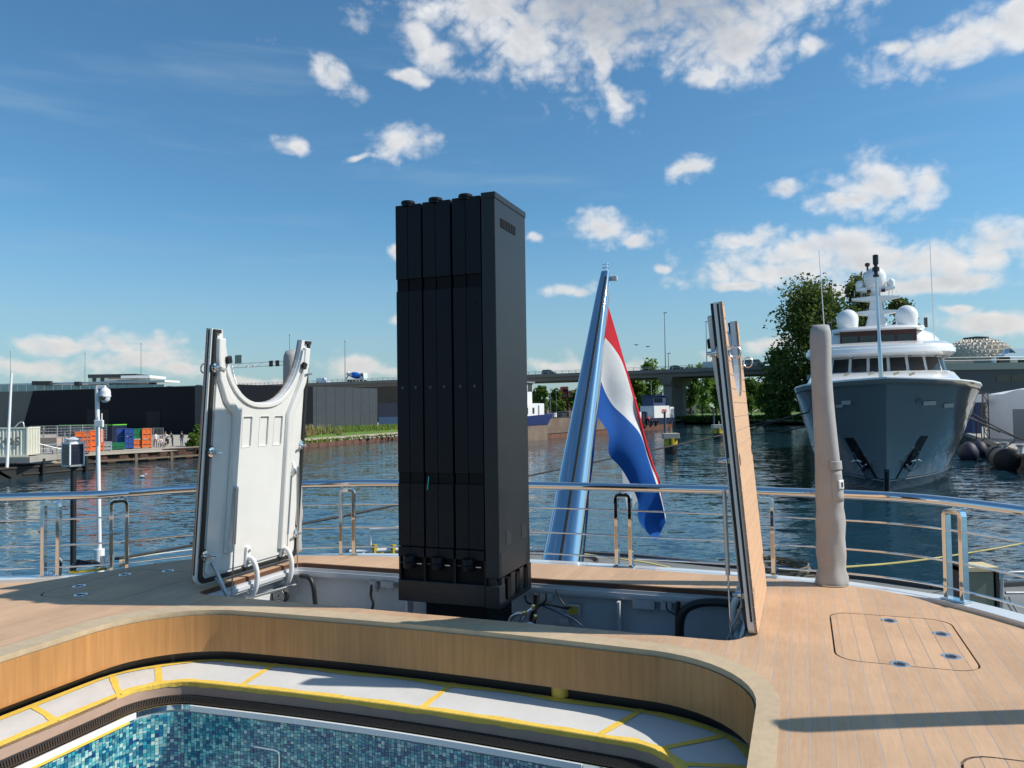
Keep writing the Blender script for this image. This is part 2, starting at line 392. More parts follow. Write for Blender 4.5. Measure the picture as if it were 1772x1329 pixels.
P_cap_out = upath(-4.20, -.12, 4.315, .72); P_cap_in = upath(-4.04, -.215, 4.175, .62)
DECK_OUT = [(1.95, .6), (1.92, 1.8), (1.82, 3.0), (1.62, 4.0), (1.36, 4.72), (1.14, 5.10), (.98, 5.27), (.84, 5.5), (.70, 5.73), (.52, 5.91), (.30, 6.01), (0, 6.06), (-.3, 6.10), (-.8, 6.13), (-1.4, 6.15), (-2.15, 6.15),
            (-3.3, 6.08), (-4.1, 5.92), (-4.7, 5.70), (-5.12, 5.42), (-5.34, 4.98), (-5.48, 4.6), (-5.62, 4.2), (-5.85, 3.5), (-6.05, 2.4), (-6.1, .6)]
DECK_OUT = [(p.x, p.y) for p in smooth_path([(a, b, 0) for a, b in DECK_OUT], 90)]
deck_poly = DECK_OUT + P_cap_out
WELL = rrect(-4.12, -.33, 4.42, 5.61, .13)
HATCH = {'a': rrect(.13, .78, 4.27, 5.23, .12), 'b': rrect(-5.20, -4.50, 4.03, 5.0, .14), 'c': rrect(.50, 1.25, 2.1, 3.27, .12)}
def grow(poly, d):
    cx = sum(p[0] for p in poly) / len(poly); cy = sum(p[1] for p in poly) / len(poly)
    xs = [p[0] for p in poly]; ys = [p[1] for p in poly]; sx = (max(xs) - min(xs) + 2 * d) / (max(xs) - min(xs)); sy = (max(ys) - min(ys) + 2 * d) / (max(ys) - min(ys))
    return [(cx + (p[0] - cx) * sx, cy + (p[1] - cy) * sy) for p in poly]
PW = .0815
def emit_islands(bm, parent, m):          # one object for each separate board
    bm.verts.ensure_lookup_table(); seen = set()
    for f0 in bm.faces:
        if f0 in seen: continue
        st = [f0]; isl = []; seen.add(f0)
        while st:
            f = st.pop(); isl.append(f)
            for e in f.edges:
                for g in e.link_faces:
                    if g not in seen: seen.add(g); st.append(g)
        if max(v.co.z for f in isl for v in f.verts) - 9 > 0: continue
        ids = {}; vs = []; fs = []
        for f in isl:
            q = []
            for v in f.verts:
                if v not in ids: ids[v] = len(vs); vs.append(tuple(v.co))
                q.append(ids[v])
            fs.append(q)
        me = bpy.data.meshes.new('plank'); me.from_pydata(vs, [], fs); me.materials.append(m); me.update()
        o = bpy.data.objects.new('plank', me); COL.objects.link(o); o.parent = parent
def plank_set(outer, holes, parent, z0, z1, x0, x1, m=TEAK, gap=.0028, p_off=0.0):
    loops = [outer] + list(holes); tri = tessellate_polygon([[Vector((a, b, 0)) for a, b in lp] for lp in loops])
    flat = [p for lp in loops for p in lp]; org = ORG[parent]
    base = bmesh.new(); vs = [base.verts.new((a, b, z1)) for a, b in flat]
    for t in tri:
        try: base.faces.new([vs[i] for i in t])
        except ValueError: pass
    bmesh.ops.recalc_face_normals(base, faces=base.faces)
    k0 = math.floor((x0 - p_off) / PW); k1 = math.ceil((x1 - p_off) / PW)
    for k in range(k0, k1):
        a, b = p_off + k * PW + gap, p_off + (k + 1) * PW - gap
        bm = base.copy()
        bmesh.ops.bisect_plane(bm, geom=bm.verts[:] + bm.edges[:] + bm.faces[:], plane_co=(a, 0, 0), plane_no=(1, 0, 0), clear_inner=True)
        if bm.faces: bmesh.ops.bisect_plane(bm, geom=bm.verts[:] + bm.edges[:] + bm.faces[:], plane_co=(b, 0, 0), plane_no=(1, 0, 0), clear_outer=True)
        if bm.faces and sum(f.calc_area() for f in bm.faces) > 4e-4:
            bmesh.ops.dissolve_limit(bm, angle_limit=.01, verts=bm.verts[:], edges=bm.edges[:])
            for f in bm.faces:
                if f.normal.z < 0: f.normal_flip()
            r = bmesh.ops.extrude_face_region(bm, geom=bm.faces[:])
            nv = [g for g in r['geom'] if isinstance(g, bmesh.types.BMVert)]
            bmesh.ops.translate(bm, verts=nv, vec=(0, 0, z0 - z1)); bmesh.ops.recalc_face_normals(bm, faces=bm.faces)
            bmesh.ops.translate(bm, verts=bm.verts[:], vec=-org)
            emit_islands(bm, parent, m)
        bm.free()
    base.free()
deck = thing('deck', 'teak planked aft deck of the yacht around the open locker', None, (0, 0, 0), BOAT, kind='structure')
holes = [grow(WELL, .0)] + [grow(h, .006) for h in HATCH.values()]
MB().prism(deck_poly, -.03, -.0005, [grow(WELL, .002)] + [grow(h, .006) for h in HATCH.values()]).build('caulking', CAULK, deck)
plank_set(deck_poly, holes, deck, -.012, 0, -6.15, 2.0)
# dark rounded edge plank round the locker opening
e = MB(); e.prism(grow(WELL, .003), -.034, -.004, [grow(WELL, -.012)]); e.build('locker_edge', TEAKEDGE, deck)
# hull below the deck edge, white cap rail outside it
hull = thing('yacht_hull', 'white hull side and cap rail below the teak deck', 'hull', (UC, 5, 0), BOAT)
def offset_poly(P, d):
    out = []
    for i in range(len(P)):
        a = Vector((*P[max(0, i - 1)], 0)); b = Vector((*P[min(len(P) - 1, i + 1)], 0)); t = (b - a).normalized(); n = Vector((t.y, -t.x, 0))
        dd = d(i / (len(P) - 1)) if callable(d) else d
        out.append((P[i][0] + n.x * dd, P[i][1] + n.y * dd))
    return out
# the railing stands outside the raised teak deck on a lower bulwark cap
RAIL_UV = [(-8.9, 4.2), (-7.85, 4.7), (-7.0, 5.1), (-6.34, 5.45), (-6.06, 5.73), (-5.79, 6.14), (-5.32, 6.58), (-4.68, 6.94), (-3.86, 7.17), (-2.52, 7.25), (-1.64, 7.25), (-.58, 7.21), (.23, 7.11), (.73, 6.97), (1.09, 6.69), (1.46, 6.22), (1.81, 5.67), (2.16, 5.03), (2.46, 4.33), (2.7, 3.3), (2.8, 2.0), (2.85, .6)]
RAIL2 = smooth_path([(a, b, 0) for a, b in RAIL_UV] , 260)
ZCAP = -.215
o1 = offset_poly(DECK_OUT, .004); rings = []
for i in range(len(DECK_OUT)):
    q = min(RAIL2, key=lambda p: (p.x - DECK_OUT[i][0]) ** 2 + (p.y - DECK_OUT[i][1]) ** 2); d = Vector((q.x - DECK_OUT[i][0], q.y - DECK_OUT[i][1], 0)).normalized()
    a, b, c = q - d * .085, q + d * .10, q - d * .35
    rings.append([(*o1[i], -.004), (*o1[i], ZCAP - .03), (a.x, a.y, ZCAP - .03), (a.x, a.y, ZCAP), (b.x, b.y, ZCAP), (b.x, b.y, ZCAP - .06), (c.x, c.y, -2.2), (c.x, c.y, -3.9)])
MB().loft([r[2:] for r in rings], wrap=False, caps=False).build('hull_side', WGEL, hull, smooth=35)
MB().loft([r[:3] for r in rings], wrap=False, caps=False).build('side_ledge', mat('sand_ledge', sr(200, 168, 134), .6, blotch=.1), hull, smooth=35)
# ---- coaming round the pool
coam = thing('pool_coaming', 'curved honey coloured wooden coaming wall with pale cap around the pool', 'coaming', (UC, 4.2, 0), BOAT)
m = MB(); m.loft([[(*P_cap_out[i], -.02), (*P_cap_out[i], .003), (*P_cap_in[i], .003), (*P_cap_in[i], -.028)] for i in range(len(P_cap_in))], caps=False, wrap=False).build('coaming_cap', CAP, coam, smooth=30)
P_w = upath(-4.03, -.222, 4.168, .62)
m = MB(); m.loft([[(*P_w[i], -.027), (*P_w[i], -.262), (P_w[i][0] * .99 + UC * .01, P_w[i][1] + .05, -.262)] for i in range(len(P_w))], caps=False, wrap=False).build('coaming_wall', WALLW, coam, smooth=35)
KICK = mat('recess_black', (.02, .02, .022), .35)
P_k = upath(-4.11, -.15, 4.24, .66)
m = MB(); m.loft([[(*P_k[i], -.25), (*P_k[i], -.345)] for i in range(len(P_k))], caps=False, wrap=False).build('toe_recess', KICK, coam, smooth=35)
for k, t in ():
    a = P_w[k]; mm = MB(); mm.obox((a[0], a[1] - .0015, -.145), (.0025, .004, .22)); mm.build('panel_joint', TEAKEDGE, coam)
# ---- bench ledge with masking
BEN = mat('bench_board', (.62, .62, .62), .5)
SHEET = mat('white_masking_sheet', (.68, .67, .65), .55, blotch=.06, var=.06, vscale=3, bump=.25, bscale=6)
TAPE = mat('yellow_tape', sr(246, 206, 92), .5, var=.14, vscale=8, bump=.2, bscale=30)
STONE = mat('beige_stone', sr(188, 160, 142), .5, var=.1, vscale=12)
ZB = -.335
P_bb = upath(-4.09, -.17, 4.22, .66); P_bf = upath(-3.74, -.53, 3.80, .32)
bench = thing('pool_bench', 'ledge around the pool covered with white masking sheets and yellow tape', 'bench', (UC, 3.9, ZB), BOAT)
m = MB(); m.loft([[(*P_bb[i], ZB - .004), (*P_bf[i], ZB - .004), (*P_bf[i], ZB - .02), (*P_bf[i], ZB - .075)] for i in range(len(P_bb))], caps=False, wrap=False).build('ledge', STONE, bench, smooth=35)
nb = len(P_bb)
def frac(path, q):
    best = (9e9, 0)
    for i in range(len(path) - 1):
        a = Vector((*path[i], 0)); b = Vector((*path[i + 1], 0)); d = b - a; t = max(0, min(1, (q - a).dot(d) / d.length_squared)); e = (a + d * t - q).length
        if e < best[0]: best = (e, i + t)
    return best[1]
def pat(path, f): i = min(int(f), len(path) - 2); t = f - i; return (path[i][0] + (path[i + 1][0] - path[i][0]) * t, path[i][1] + (path[i + 1][1] - path[i][1]) * t)
def bp(px, py): q = BOAT.loc(gp(px, py, ZB)); q.z = 0; return q
cuts = [((70, 1244), (2, 1212)), ((193, 1200), (193, 1168)), ((275, 1184), (272, 1150)), ((412, 1190), (463, 1157)), ((722, 1232), (784, 1184)), ((1038, 1268), (1108, 1236)), ((1152, 1292), (1252, 1276)), ((1170, 1322), (1300, 1330))]
cf = [(2.0, 2.0)] + [(frac(P_bf, bp(*a)), frac(P_bb, bp(*b))) for a, b in cuts] + [(nb - 6.0, nb - 6.0)]
def lerp2(a, b, t): return (a[0] + (b[0] - a[0]) * t, a[1] + (b[1] - a[1]) * t)
for i in range(len(cf) - 1):
    rings = []; kk = 14
    for k in range(kk + 1):
        t = k / kk; f = cf[i][0] + (cf[i + 1][0] - cf[i][0]) * t; g = cf[i][1] + (cf[i + 1][1] - cf[i][1]) * t
        A = pat(P_bb, g); B_ = pat(P_bf, f)
        rings.append([(*lerp2(A, B_, s), ZB + .0012 + .0025 * (R_.random() if 0 < s < 1 else 0)) for s in (.02, .3, .6, .97)])
    MB().loft(rings, wrap=False, caps=False).build('masking_sheet', SHEET, bench, smooth=60)
for i in range(1, len(cf) - 1):
    f, g = cf[i]; w = .2; wf = .019
    A = Vector((*pat(P_bb, g), 0)); B_ = Vector((*pat(P_bf, f), 0)); d = (B_ - A).normalized(); nn = Vector((-d.y, d.x, 0)); rings = []
    for k in range(7):
        c = A.lerp(B_, k / 6); ww = wf * (1 + .15 * R_.uniform(-1, 1)); c += nn * R_.uniform(-.003, .003)
        rings.append([(c.x + nn.x * ww, c.y + nn.y * ww, ZB + .0055), (c.x - nn.x * ww, c.y - nn.y * ww, ZB + .0055)])
    MB().loft(rings, wrap=False, caps=False).build('cross_tape', TAPE, bench)
rings = []
for i in range(nb):
    w = .085 + .02 * math.sin(i * 1.7) + .02 * R_.random(); d_ = .018 + .01 * R_.random()
    A = lerp2(P_bf[i], P_bb[i], w); rings.append([(*A, ZB + .0065), (*P_bf[i], ZB + .0065), (P_bf[i][0], P_bf[i][1] - .003, ZB + .002), (P_bf[i][0], P_bf[i][1] - .003, ZB - d_)])
MB().loft(rings, wrap=False, caps=False).build('edge_tape', TAPE, bench)
MB().loft([[(*lerp2(P_bb[i], P_bf[i], .02), ZB + .0065), (*lerp2(P_bb[i], P_bf[i], .14 + .03 * math.sin(i * .9)), ZB + .0065)] for i in range(nb)], wrap=False, caps=False).build('edge_tape', TAPE, bench)
# gutter grating, steel edge, white strip, mosaic
P_g0 = upath(-3.735, -.535, 3.795, .32); P_g1 = upath(-3.61, -.655, 3.675, .26); P_m = upath(-3.60, -.665, 3.665, .26, bow=.05)
gut = thing('overflow_gutter', 'black slotted overflow grating running around the pool edge', 'grating', (UC, 3.7, -.42), BOAT)
ZG = ZB - .072
BLK = mat('black_plastic', (.016, .016, .017), .38)
MB().loft([[(*P_g0[i], ZG - .012), (*P_g1[i], ZG - .012)] for i in range(nb)], wrap=False, caps=False).build('channel', KICK, gut)
Q0 = resample([(a, b, 0) for a, b in P_g0], 620); Q1 = resample([(a, b, 0) for a, b in P_g1], 620)
m = MB()
for i in range(619):
    a, b = Q0[i], Q1[i]; c, d = Q0[i].lerp(Q0[i + 1], .55), Q1[i].lerp(Q1[i + 1], .55); sk = (Q0[min(618, i + 3)] - Q0[i]) * .5
    z = ZG; m.add([(a.x, a.y, z), (b.x + sk.x, b.y + sk.y, z), (d.x + sk.x, d.y + sk.y, z), (c.x, c.y, z), (a.x, a.y, z - .012), (b.x + sk.x, b.y + sk.y, z - .012), (d.x + sk.x, d.y + sk.y, z - .012), (c.x, c.y, z - .012)], [(0, 1, 2, 3), (0, 4, 5, 1), (2, 6, 7, 3)])
for s0, s1 in ((0, .12), (.86, 1.0)):
    m.loft([[(*lerp2(P_g0[i], P_g1[i], s0), ZG + .0012), (*lerp2(P_g0[i], P_g1[i], s1), ZG + .0012)] for i in range(nb)], wrap=False, caps=False)
m.build('grating_slats', BLK, gut, kind='stuff')
pool = thing('plunge_pool', 'empty plunge pool lined with blue green glass mosaic tiles', 'pool', (UC, 3.4, -.5), BOAT)
MB().loft([[(*P_g1[i], ZG - .02), (*P_g1[i], ZG - .002), (*P_m[i], ZG - .002), (*P_m[i], ZG - .03)] for i in range(nb)], wrap=False, caps=False).build('steel_rim', STEEL, pool, smooth=30)
def strip(f0, f1, name, mt, z1, z0, off):
    idx = [f0 + (f1 - f0) * k / 30 for k in range(31)]
    rings = []
    for f in idx:
        q = pat(P_m, f); c = (UC, 2.4); d = Vector((c[0] - q[0], c[1] - q[1], 0)).normalized(); a = (q[0] + d.x * off, q[1] + d.y * off)
        rings.append([(*q, z1), (*a, z1), (*a, z0), (*q, z0)])
    MB().loft(rings).build(name, mt, pool, bevel=.002)
WSTRIP = mat('white_plastic_strip', (.78, .78, .78), .35)
strip(20.8, 47, 'edge_strip', WSTRIP, ZG - .003, ZG - .036, .012); strip(1, 12.0, 'edge_strip', WSTRIP, ZG - .003, ZG - .036, .012); strip(4, 10.8, 'edge_tape', TAPE, ZG - .034, ZG - .05, .013)
GROUT = mat('grout', (.42, .47, .48), .6)
P_mb = upath(-3.605, -.66, 3.67, .262)
MB().loft([[(*P_mb[i], ZG - .02), (*P_mb[i], -1.5)] for i in range(nb)], wrap=False, caps=False).build('pool_wall', GROUT, pool, smooth=40)
MB().prism([(a, b) for a, b in upath(-3.6, -.66, 3.67, .262)], -1.52, -1.5).build('pool_floor', GROUT, pool)
tm = bpy.data.materials.new('glass_mosaic'); tm.use_nodes = True; t = tm.node_tree; b = t.nodes['Principled BSDF']; MATS['glass_mosaic'] = tm
g = N(t, 'ShaderNodeNewGeometry')
cols = [(32, 92, 126), (30, 118, 154), (60, 156, 174), (94, 178, 184), (150, 204, 202), (124, 170, 176), (32, 70, 120), (52, 140, 152), (180, 212, 208), (66, 126, 148), (104, 160, 168), (30, 104, 142), (134, 188, 192)]
c = ramp(t, g.outputs['Random Per Island'], [(i / len(cols), sr(*q)) for i, q in enumerate(cols)], 'CONSTANT')
L(t, c, b.inputs['Base Color']); b.inputs['Roughness'].default_value = .12; b.inputs['Coat Weight'].default_value = .5
m = MB(); PL = resample([(a, b, 0) for a, b in P_m], 1200); plen = sum((PL[i + 1] - PL[i]).length for i in range(1199)); TS = .0218
def pl(s):
    f = max(0, min(1198.999, s / plen * 1199)); i = int(f); q = PL[i].lerp(PL[i + 1], f - i); d = (PL[min(1199, i + 3)] - PL[max(0, i - 3)]).normalized(); return q, Vector((d.y, -d.x, 0))
rt_ = random.Random(5)
s = 1.0
while s < plen - 1.6:
    w = rt_.choice((1, 1, 1, .72, 1)) * TS; z = ZG - .04 - rt_.random() * TS * .5
    a, na = pl(s); bq, nb_ = pl(s + w - .0024)
    while z > -.95:
        h = rt_.choice((1, 1, 1, .55, .75)) * TS; e = .002 + .0022 * rt_.random(); z0 = z - h + .0024
        tl = rt_.uniform(-.0006, .0006)
        vs = []
        for q, nq, tt in ((a, na, tl), (bq, nb_, -tl)):
            for zz in (z, z0):
                vs.append((q.x, q.y, zz)); vs.append((q.x + nq.x * (e + tt), q.y + nq.y * (e + tt), zz))
        m.add(vs, [(1, 3, 7, 5), (0, 1, 5, 4), (2, 6, 7, 3), (0, 2, 3, 1), (4, 5, 7, 6)]); z -= h
    s += w
m.build('mosaic', tm, pool, kind='stuff')
# framed niche in the pool wall
GREENT = mat('green_tape', sr(20, 120, 70), .4)
ni = thing('wall_niche', 'chrome framed niche with green masking in the mosaic wall', 'niche', (-2.9, 3.62, -.62), BOAT)
q0 = frac(P_m, BOAT.loc(gp(425, 1300, -.5)) * 1); fr0 = pat(P_m, 24.0)
nu, nv_ = -2.93, 3.655
def fr_loop(w, h, r, z):
    return [(nu + a, nv_ - z, -.60 + b) for a, b in rrect(-w / 2, w / 2, -h, 0, r)]
MB().tube(fr_loop(.31, .28, .03, .012), .008, 8, closed=True).build('frame', STEEL, ni, smooth=60)
for sx in (-1, 1): MB().box(nu + sx * .175 - .012, nu + sx * .175 + .012, nv_ - .007, nv_ - .004, -.86, -.57).build('green_tape', GREENT, ni)
MB().box(nu - .15, nu + .15, nv_ - .006, nv_ - .004, -.88, -.605).build('niche_back', mat('niche_dark', (.02, .05, .06), .3), ni)
# tape roll and scraps lying on the bench
tr = thing('tape_roll', 'roll of yellow masking tape under the coaming wall', 'tape roll', tuple(BOAT.loc(gp(968, 1207, ZB))), BOAT)
q = ORG[tr]
MB().lathe([(.022, .007), (.048, .007), (.05, .01), (.05, .062), (.048, .065), (.022, .065)], (q.x, q.y + .02, ZB), 24).build('tape_coil', TAPE, tr, smooth=40)
MB().lathe([(.0205, .006), (.0235, .006), (.0235, .066), (.0205, .066)], (q.x, q.y + .02, ZB), 24).build('card_core', mat('card', sr(170, 130, 90), .8), tr, smooth=40)
q = BOAT.loc(gp(104, 1188, ZB)); s = MB()
s.prism([(-.05, -.03), (.03, -.045), (.06, .05)], .009, .013, tf=lambda x, y, z: (q.x + x, q.y + y, ZB + z + .12 * max(0, y)))
s.build('sanding_scrap', mat('red_brown_abrasive', sr(112, 52, 44), .8, bump=.3), p=(q.x, q.y, ZB), fr=BOAT, label='small red brown triangular scrap on the white masking sheet', cat='scrap')
# ---- deck hatches, flush, with lifting rings
def deck_hatch(key, label, rings_px=None, rings=None):
    poly = HATCH[key]; cx = sum(p[0] for p in poly) / len(poly); cy = sum(p[1] for p in poly) / len(poly)
    h = thing('deck_hatch', label, 'hatch', (cx, cy, 0), BOAT, group='flush deck hatches')
    MB().prism(grow(poly, -.004), -.03, -.0014).build('lid_core', CAULK, h)
    plank_set(grow(poly, -.003), [], h, -.012, -.0002, min(p[0] for p in poly), max(p[0] for p in poly))
    MB().prism(grow(poly, .0058), -.032, -.013, [grow(poly, -.0038)]).build('gasket', RUBBER, h)
    for (rx, ry) in rings:
        k = MB().lathe([(.0, -.01), (.03, -.01), (.034, .002), (.040, .0035), (.046, .002), (.047, -.001)], (rx, ry, 0), 20).build('lift_ring', STEEL, h, smooth=40)
        MB().lathe([(.0, .0), (.024, .001), (.028, .0012)], (rx, ry, .0005), 16).build('recess', DGREY, k)
        MB().tube([(rx - .018, ry, .004), (rx - .006, ry + .006, .008), (rx + .01, ry + .004, .008), (rx + .02, ry - .002, .004)], .004, 6).build('lever', STEEL, k, smooth=60)
    return h
def bl(px, py): q = BOAT.loc(gp(px, py, 0)); return (q.x, q.y)
deck_hatch('a', 'square flush hatch with four chrome rings beside the coaming corner', rings=[bl(1539, 1074), bl(1629, 1097), bl(1646, 1136), bl(1557, 1149)])
deck_hatch('b', 'shaded flush hatch in front of the white open locker lid', rings=[bl(137, 1014), bl(140, 1029), bl(216, 994), bl(291, 988)])
deck_hatch('c', 'flush hatch cut off by the bottom right corner of the picture', rings=[(1.1, 2.3), (.65, 2.3), (1.1, 3.1)])
# ---- the locker well
well = thing('locker_well', 'open white painted locker recess under the deck for the folding screen', 'locker', (UC, 5, -.9), BOAT)
WELLW = mat('locker_white', (.62, .63, .64), .35, var=.1, vscale=2.5)
WX = grow(WELL, .06)
MB().loft([[(x, y, -.03) for x, y in WX], [(x, y, -.95) for x, y in WX]], caps=False).build('locker_wall', WELLW, well)
MB().prism(WX, -.97, -.95).build('locker_floor', WELLW, well)
# stepped aluminium rim
m = MB()
prof = [(.002, -.036), (-.03, -.036), (-.03, -.058), (-.045, -.058), (-.045, -.085), (-.028, -.085), (-.028, -.105), (.02, -.105)]
m.loft([[(x, y, z) for x, y in grow(WELL, d)] for d, z in prof], caps=False)
m.build('rim_profile', mat('white_alu', (.66, .67, .69), .25, .2), well)
MB().box(-4.0, -.42, 5.50, 5.62, -.52, -.50).build('wall_stringer', WELLW, well); MB().box(-4.0, -.42, 5.52, 5.60, -.95, -.50).build('lower_panel', WELLW, well)
for x in (-3.0, -1.28): MB().add([(x, 5.5, -.11), (x + .02, 5.5, -.11), (x + .02, 5.62, -.11), (x, 5.62, -.11), (x, 5.56, -.5), (x + .02, 5.56, -.5), (x + .02, 5.62, -.5), (x, 5.62, -.5)], [(0, 1, 5, 4), (1, 2, 6, 5), (2, 3, 7, 6), (3, 0, 4, 7), (0, 3, 2, 1)]).build('stiffener', WELLW, well)
JB = mat('junction_box_grey', (.5, .5, .5), .5)
for k, (px, py, w, h, lab) in enumerate([(645, 1000, .075, .085, 'small white junction box on the locker wall with two cables'), (670, 1002, .13, .06, 'flat white lamp housing under the locker rim beside the black column'),
                               (945, 1016, .10, .07, 'grey junction box with cable bundle behind the black column'), (1113, 1030, .16, .075, 'pale lamp housing under the rim in the locker'), (1152, 1032, .08, .07, 'grey junction box above a single drooping cable'), (992, 1056, .10, .085, 'box with yellow front on the lower locker wall'), (975, 1078, .08, .05, 'small grey plate lying low in the locker')]):
    q = BOAT.loc(at(px, py, at(px, py, 6.0).y)); yy = 5.575
    # push the pixel ray onto the plane y = 5.47 of the boat
    d = BOAT.m.inverted().to_3x3() @ ray(px, py); o_ = BOAT.loc(cam.location); tt = (yy - o_.y) / d.y; q = o_ + d * tt; q.z = min(q.z, -.095 - h / 2)
    bx = thing('junction_box', lab, 'box', (q.x, yy, q.z), BOAT, group='boxes on the locker wall')
    MB().box(q.x - w / 2, q.x + w / 2, yy, yy + .06, q.z - h / 2, q.z + h / 2).build('housing', JB, bx, bevel=.008)
    MB().box(q.x - w / 2 + .012, q.x + w / 2 - .012, yy - .004, yy - .0005, q.z - h / 2 + .012, q.z + h / 2 - .012).build('cover', mat('yellow_cover', sr(190, 170, 60), .5) if k == 5 else JB, bx, bevel=.003)
    for s in (-.3, .3): MB().cyl((q.x + s * w, yy + .03, q.z - h / 2), (q.x + s * w, yy + .03, q.z - h / 2 - .02), .009, n=8).build('cable_gland', JB, bx)
def wellpt(px, py, yy):
    d = BOAT.m.inverted().to_3x3() @ ray(px, py); o_ = BOAT.loc(cam.location); return o_ + d * ((yy - o_.y) / d.y)
CABLE = mat('black_cable', (.012, .012, .013), .45); BLUEC = mat('blue_cable', sr(50, 70, 110), .45)
cabs = [([(643, 1012), (642, 1030), (646, 1045), (641, 1062), (636, 1085)], .012, 'pair of cables hanging from the small white box'), ([(520, 996), (535, 1000), (542, 1015), (545, 1040), (549, 1075)], .02, 'black hose bending down beside the white lid'),
        ([(928, 1028), (926, 1050), (920, 1070), (922, 1095)], .022, 'thick black cable bundle right of the column'), ([(945, 1027), (944, 1040), (930, 1052), (925, 1075)], .008, 'thin black cable looping down from the grey box'), ([(908, 1030), (912, 1042), (924, 1050), (926, 1080)], .008, 'thin black cable joining the bundle'),
        ([(962, 1020), (968, 1035), (978, 1048), (990, 1052)], .006, 'dark cable running to the yellow fronted box'), ([(930, 1044), (950, 1053), (990, 1070), (1010, 1086)], .006, 'blue cable sagging across the locker wall'), ([(926, 1052), (945, 1046), (975, 1052), (985, 1054)], .007, 'black cable lying between bundle and yellow box'), ([(1153, 1042), (1155, 1055), (1168, 1064), (1174, 1075)], .006, 'single drooping cable under the grey junction box'),
        ([(1176, 1100), (1177, 1075), (1185, 1056), (1205, 1045), (1240, 1042), (1285, 1047)], .03, 'thick black hose arching across the locker end'), ([(1172, 1104), (1172, 1070), (1174, 1040)], .016, 'straight black conduit beside the arched hose')]
for k, (pp, r, lab) in enumerate(cabs):
    P = smooth_path([wellpt(x, y, 5.44 - (.05 if r > .015 else 0)) for x, y in pp], 22)
    MB().tube(P, r, 8).build('cable', BLUEC if 'blue' in lab else CABLE, p=tuple(P[0]), fr=BOAT, smooth=60, label=lab, cat='cable', group='cables in the locker')
vq = wellpt(484, 1030, 5.40)
vt = thing('round_vent', 'round black vent with concentric rings low in the locker', 'vent', (vq.x, 5.4, vq.z), BOAT)
MB().lathe([(.02, -.012), (.07, -.012), (.075, .03), (.0, .03)], (vq.x, 5.4, vq.z), 20, 'Y').build('housing', RUBBER, vt, smooth=40)
for r in (.015, .028, .041, .054): MB().tube([(vq.x + r * math.cos(a * .3927), 5.386, vq.z + r * math.sin(a * .3927)) for a in range(16)], .003, 5, closed=True).build('vent_ring', WHITE, vt)
# ================================================================ folding screen column
BLACK = mat('black_paint', (.016, .018, .021), .40, var=.3, vscale=2, rvar=.12, spec=.4)
BLACK2 = mat('black_panel', (.0045, .0055, .010), .46, var=.35, vscale=5, rvar=.14, spec=.25)
BLACKM = mat('black_recess', (.0048, .005, .0065), .62, spec=.2)
cx0, cx1, cy0, cy1 = -2.582, -1.845, 4.66, 5.25; CZ0, CZ1 = .007, 2.70
CW = cx1 - cx0
col = thing('screen_column', 'tall black closed column of a folding outdoor screen standing in the locker', 'screen column', (UC, 4.95, CZ0), BOAT)
def fx(f): return cx0 + CW * f
MB().box(cx0, cx1, cy0 + .05, cy1, .195, CZ1 - .02).build('housing', BLACK, col, bevel=.004)
MB().box(fx(.868), cx1, cy0 - .002, cy0 + .06, .195, CZ1 - .021).build('corner_post', BLACK, col, bevel=.005)
MB().box(cx0 + .004, cx1 + .006, cy0 - .006, cy1 + .006, CZ1 - .02, CZ1 + .012).build('top_cap', BLACK, col, bevel=.004) if False else None
MB().box(fx(.868), cx1 + .005, cy0 - .006, cy1 + .004, CZ1 - .035, CZ1 + .008).build('top_cap', BLACK, col, bevel=.004)
zb1, zb2 = CZ1 - .60, CZ1 - .525; zc1, zc2 = .80, .865
fs_ = [(.004, .128), (.131, .268), (.284, .41), (.413, .562), (.582, .71), (.713, .858)]
for i, (a, b) in enumerate(fs_):
    top = CZ1 - .012 + .003 * (i // 2)
    for (z0, z1, inset) in ((zb2 + .004, top, 0), (zc2 + .004, zb1 - .004, .003), (.375, zc1 - .004, .003)):
        MB().box(fx(a), fx(b), cy0 + inset, cy0 + .05, z0, z1).build('slat', BLACK2, col, bevel=.003)
    MB().box(fx(a) + .003, fx(b) - .003, cy0 + .012, cy0 + .05, zb1 - .003, zb2 + .003).build('band', BLACKM, col)
    MB().box(fx(a) + .003, fx(b) - .003, cy0 + .012, cy0 + .05, zc1 - .003, zc2 + .003).build('band', BLACKM, col)
    MB().box(fx(a), fx(b), cy0 - .003, cy0 + .05, .305, .37).build('slat_foot', BLACK2, col, bevel=.003)
    for z in (1.44,): MB().lathe([(0, -.004), (.011, -.004), (.012, 0), (.012, .004)], ((fx(a) + fx(b)) / 2, cy0 - .001 + .002, z), 12, 'Y').build('screw', DGREY, col, smooth=40)
    for z in (2.19, .72, .45, 1.98): MB().lathe([(0, -.002), (.006, -.002), (.006, .004)], ((fx(a) + fx(b)) / 2 + .012, cy0 + .0025, z), 8, 'Y').build('screw', BLACKM, col)
for f in (.128, .41, .71):
    MB().lathe([(0, .022), (.044, .022), (.048, .018), (.048, .004), (.042, .001), (.042, -.012), (0, -.012)], (fx(f - .005), cy0 + .022, CZ1 - .008), 20).build('roller_cap', BLACK2, col, smooth=35)
    MB().lathe([(0, .07), (.04, .07), (.043, .062), (.043, .035), (.039, .03), (.043, .025), (.043, 0), (.036, -.012), (0, -.012)], (fx(f), cy0 - .012, .245), 20).build('roller_knob', BLACK2, col, smooth=35)
    MB().box(fx(f) - .085, fx(f) - .045, cy0 - .004, cy0 + .01, .262, .267).build('bright_edge', DGREY, col); MB().box(fx(f) + .045, fx(f) + .085, cy0 - .004, cy0 + .01, .259, .264).build('bright_edge', STEEL2, col)
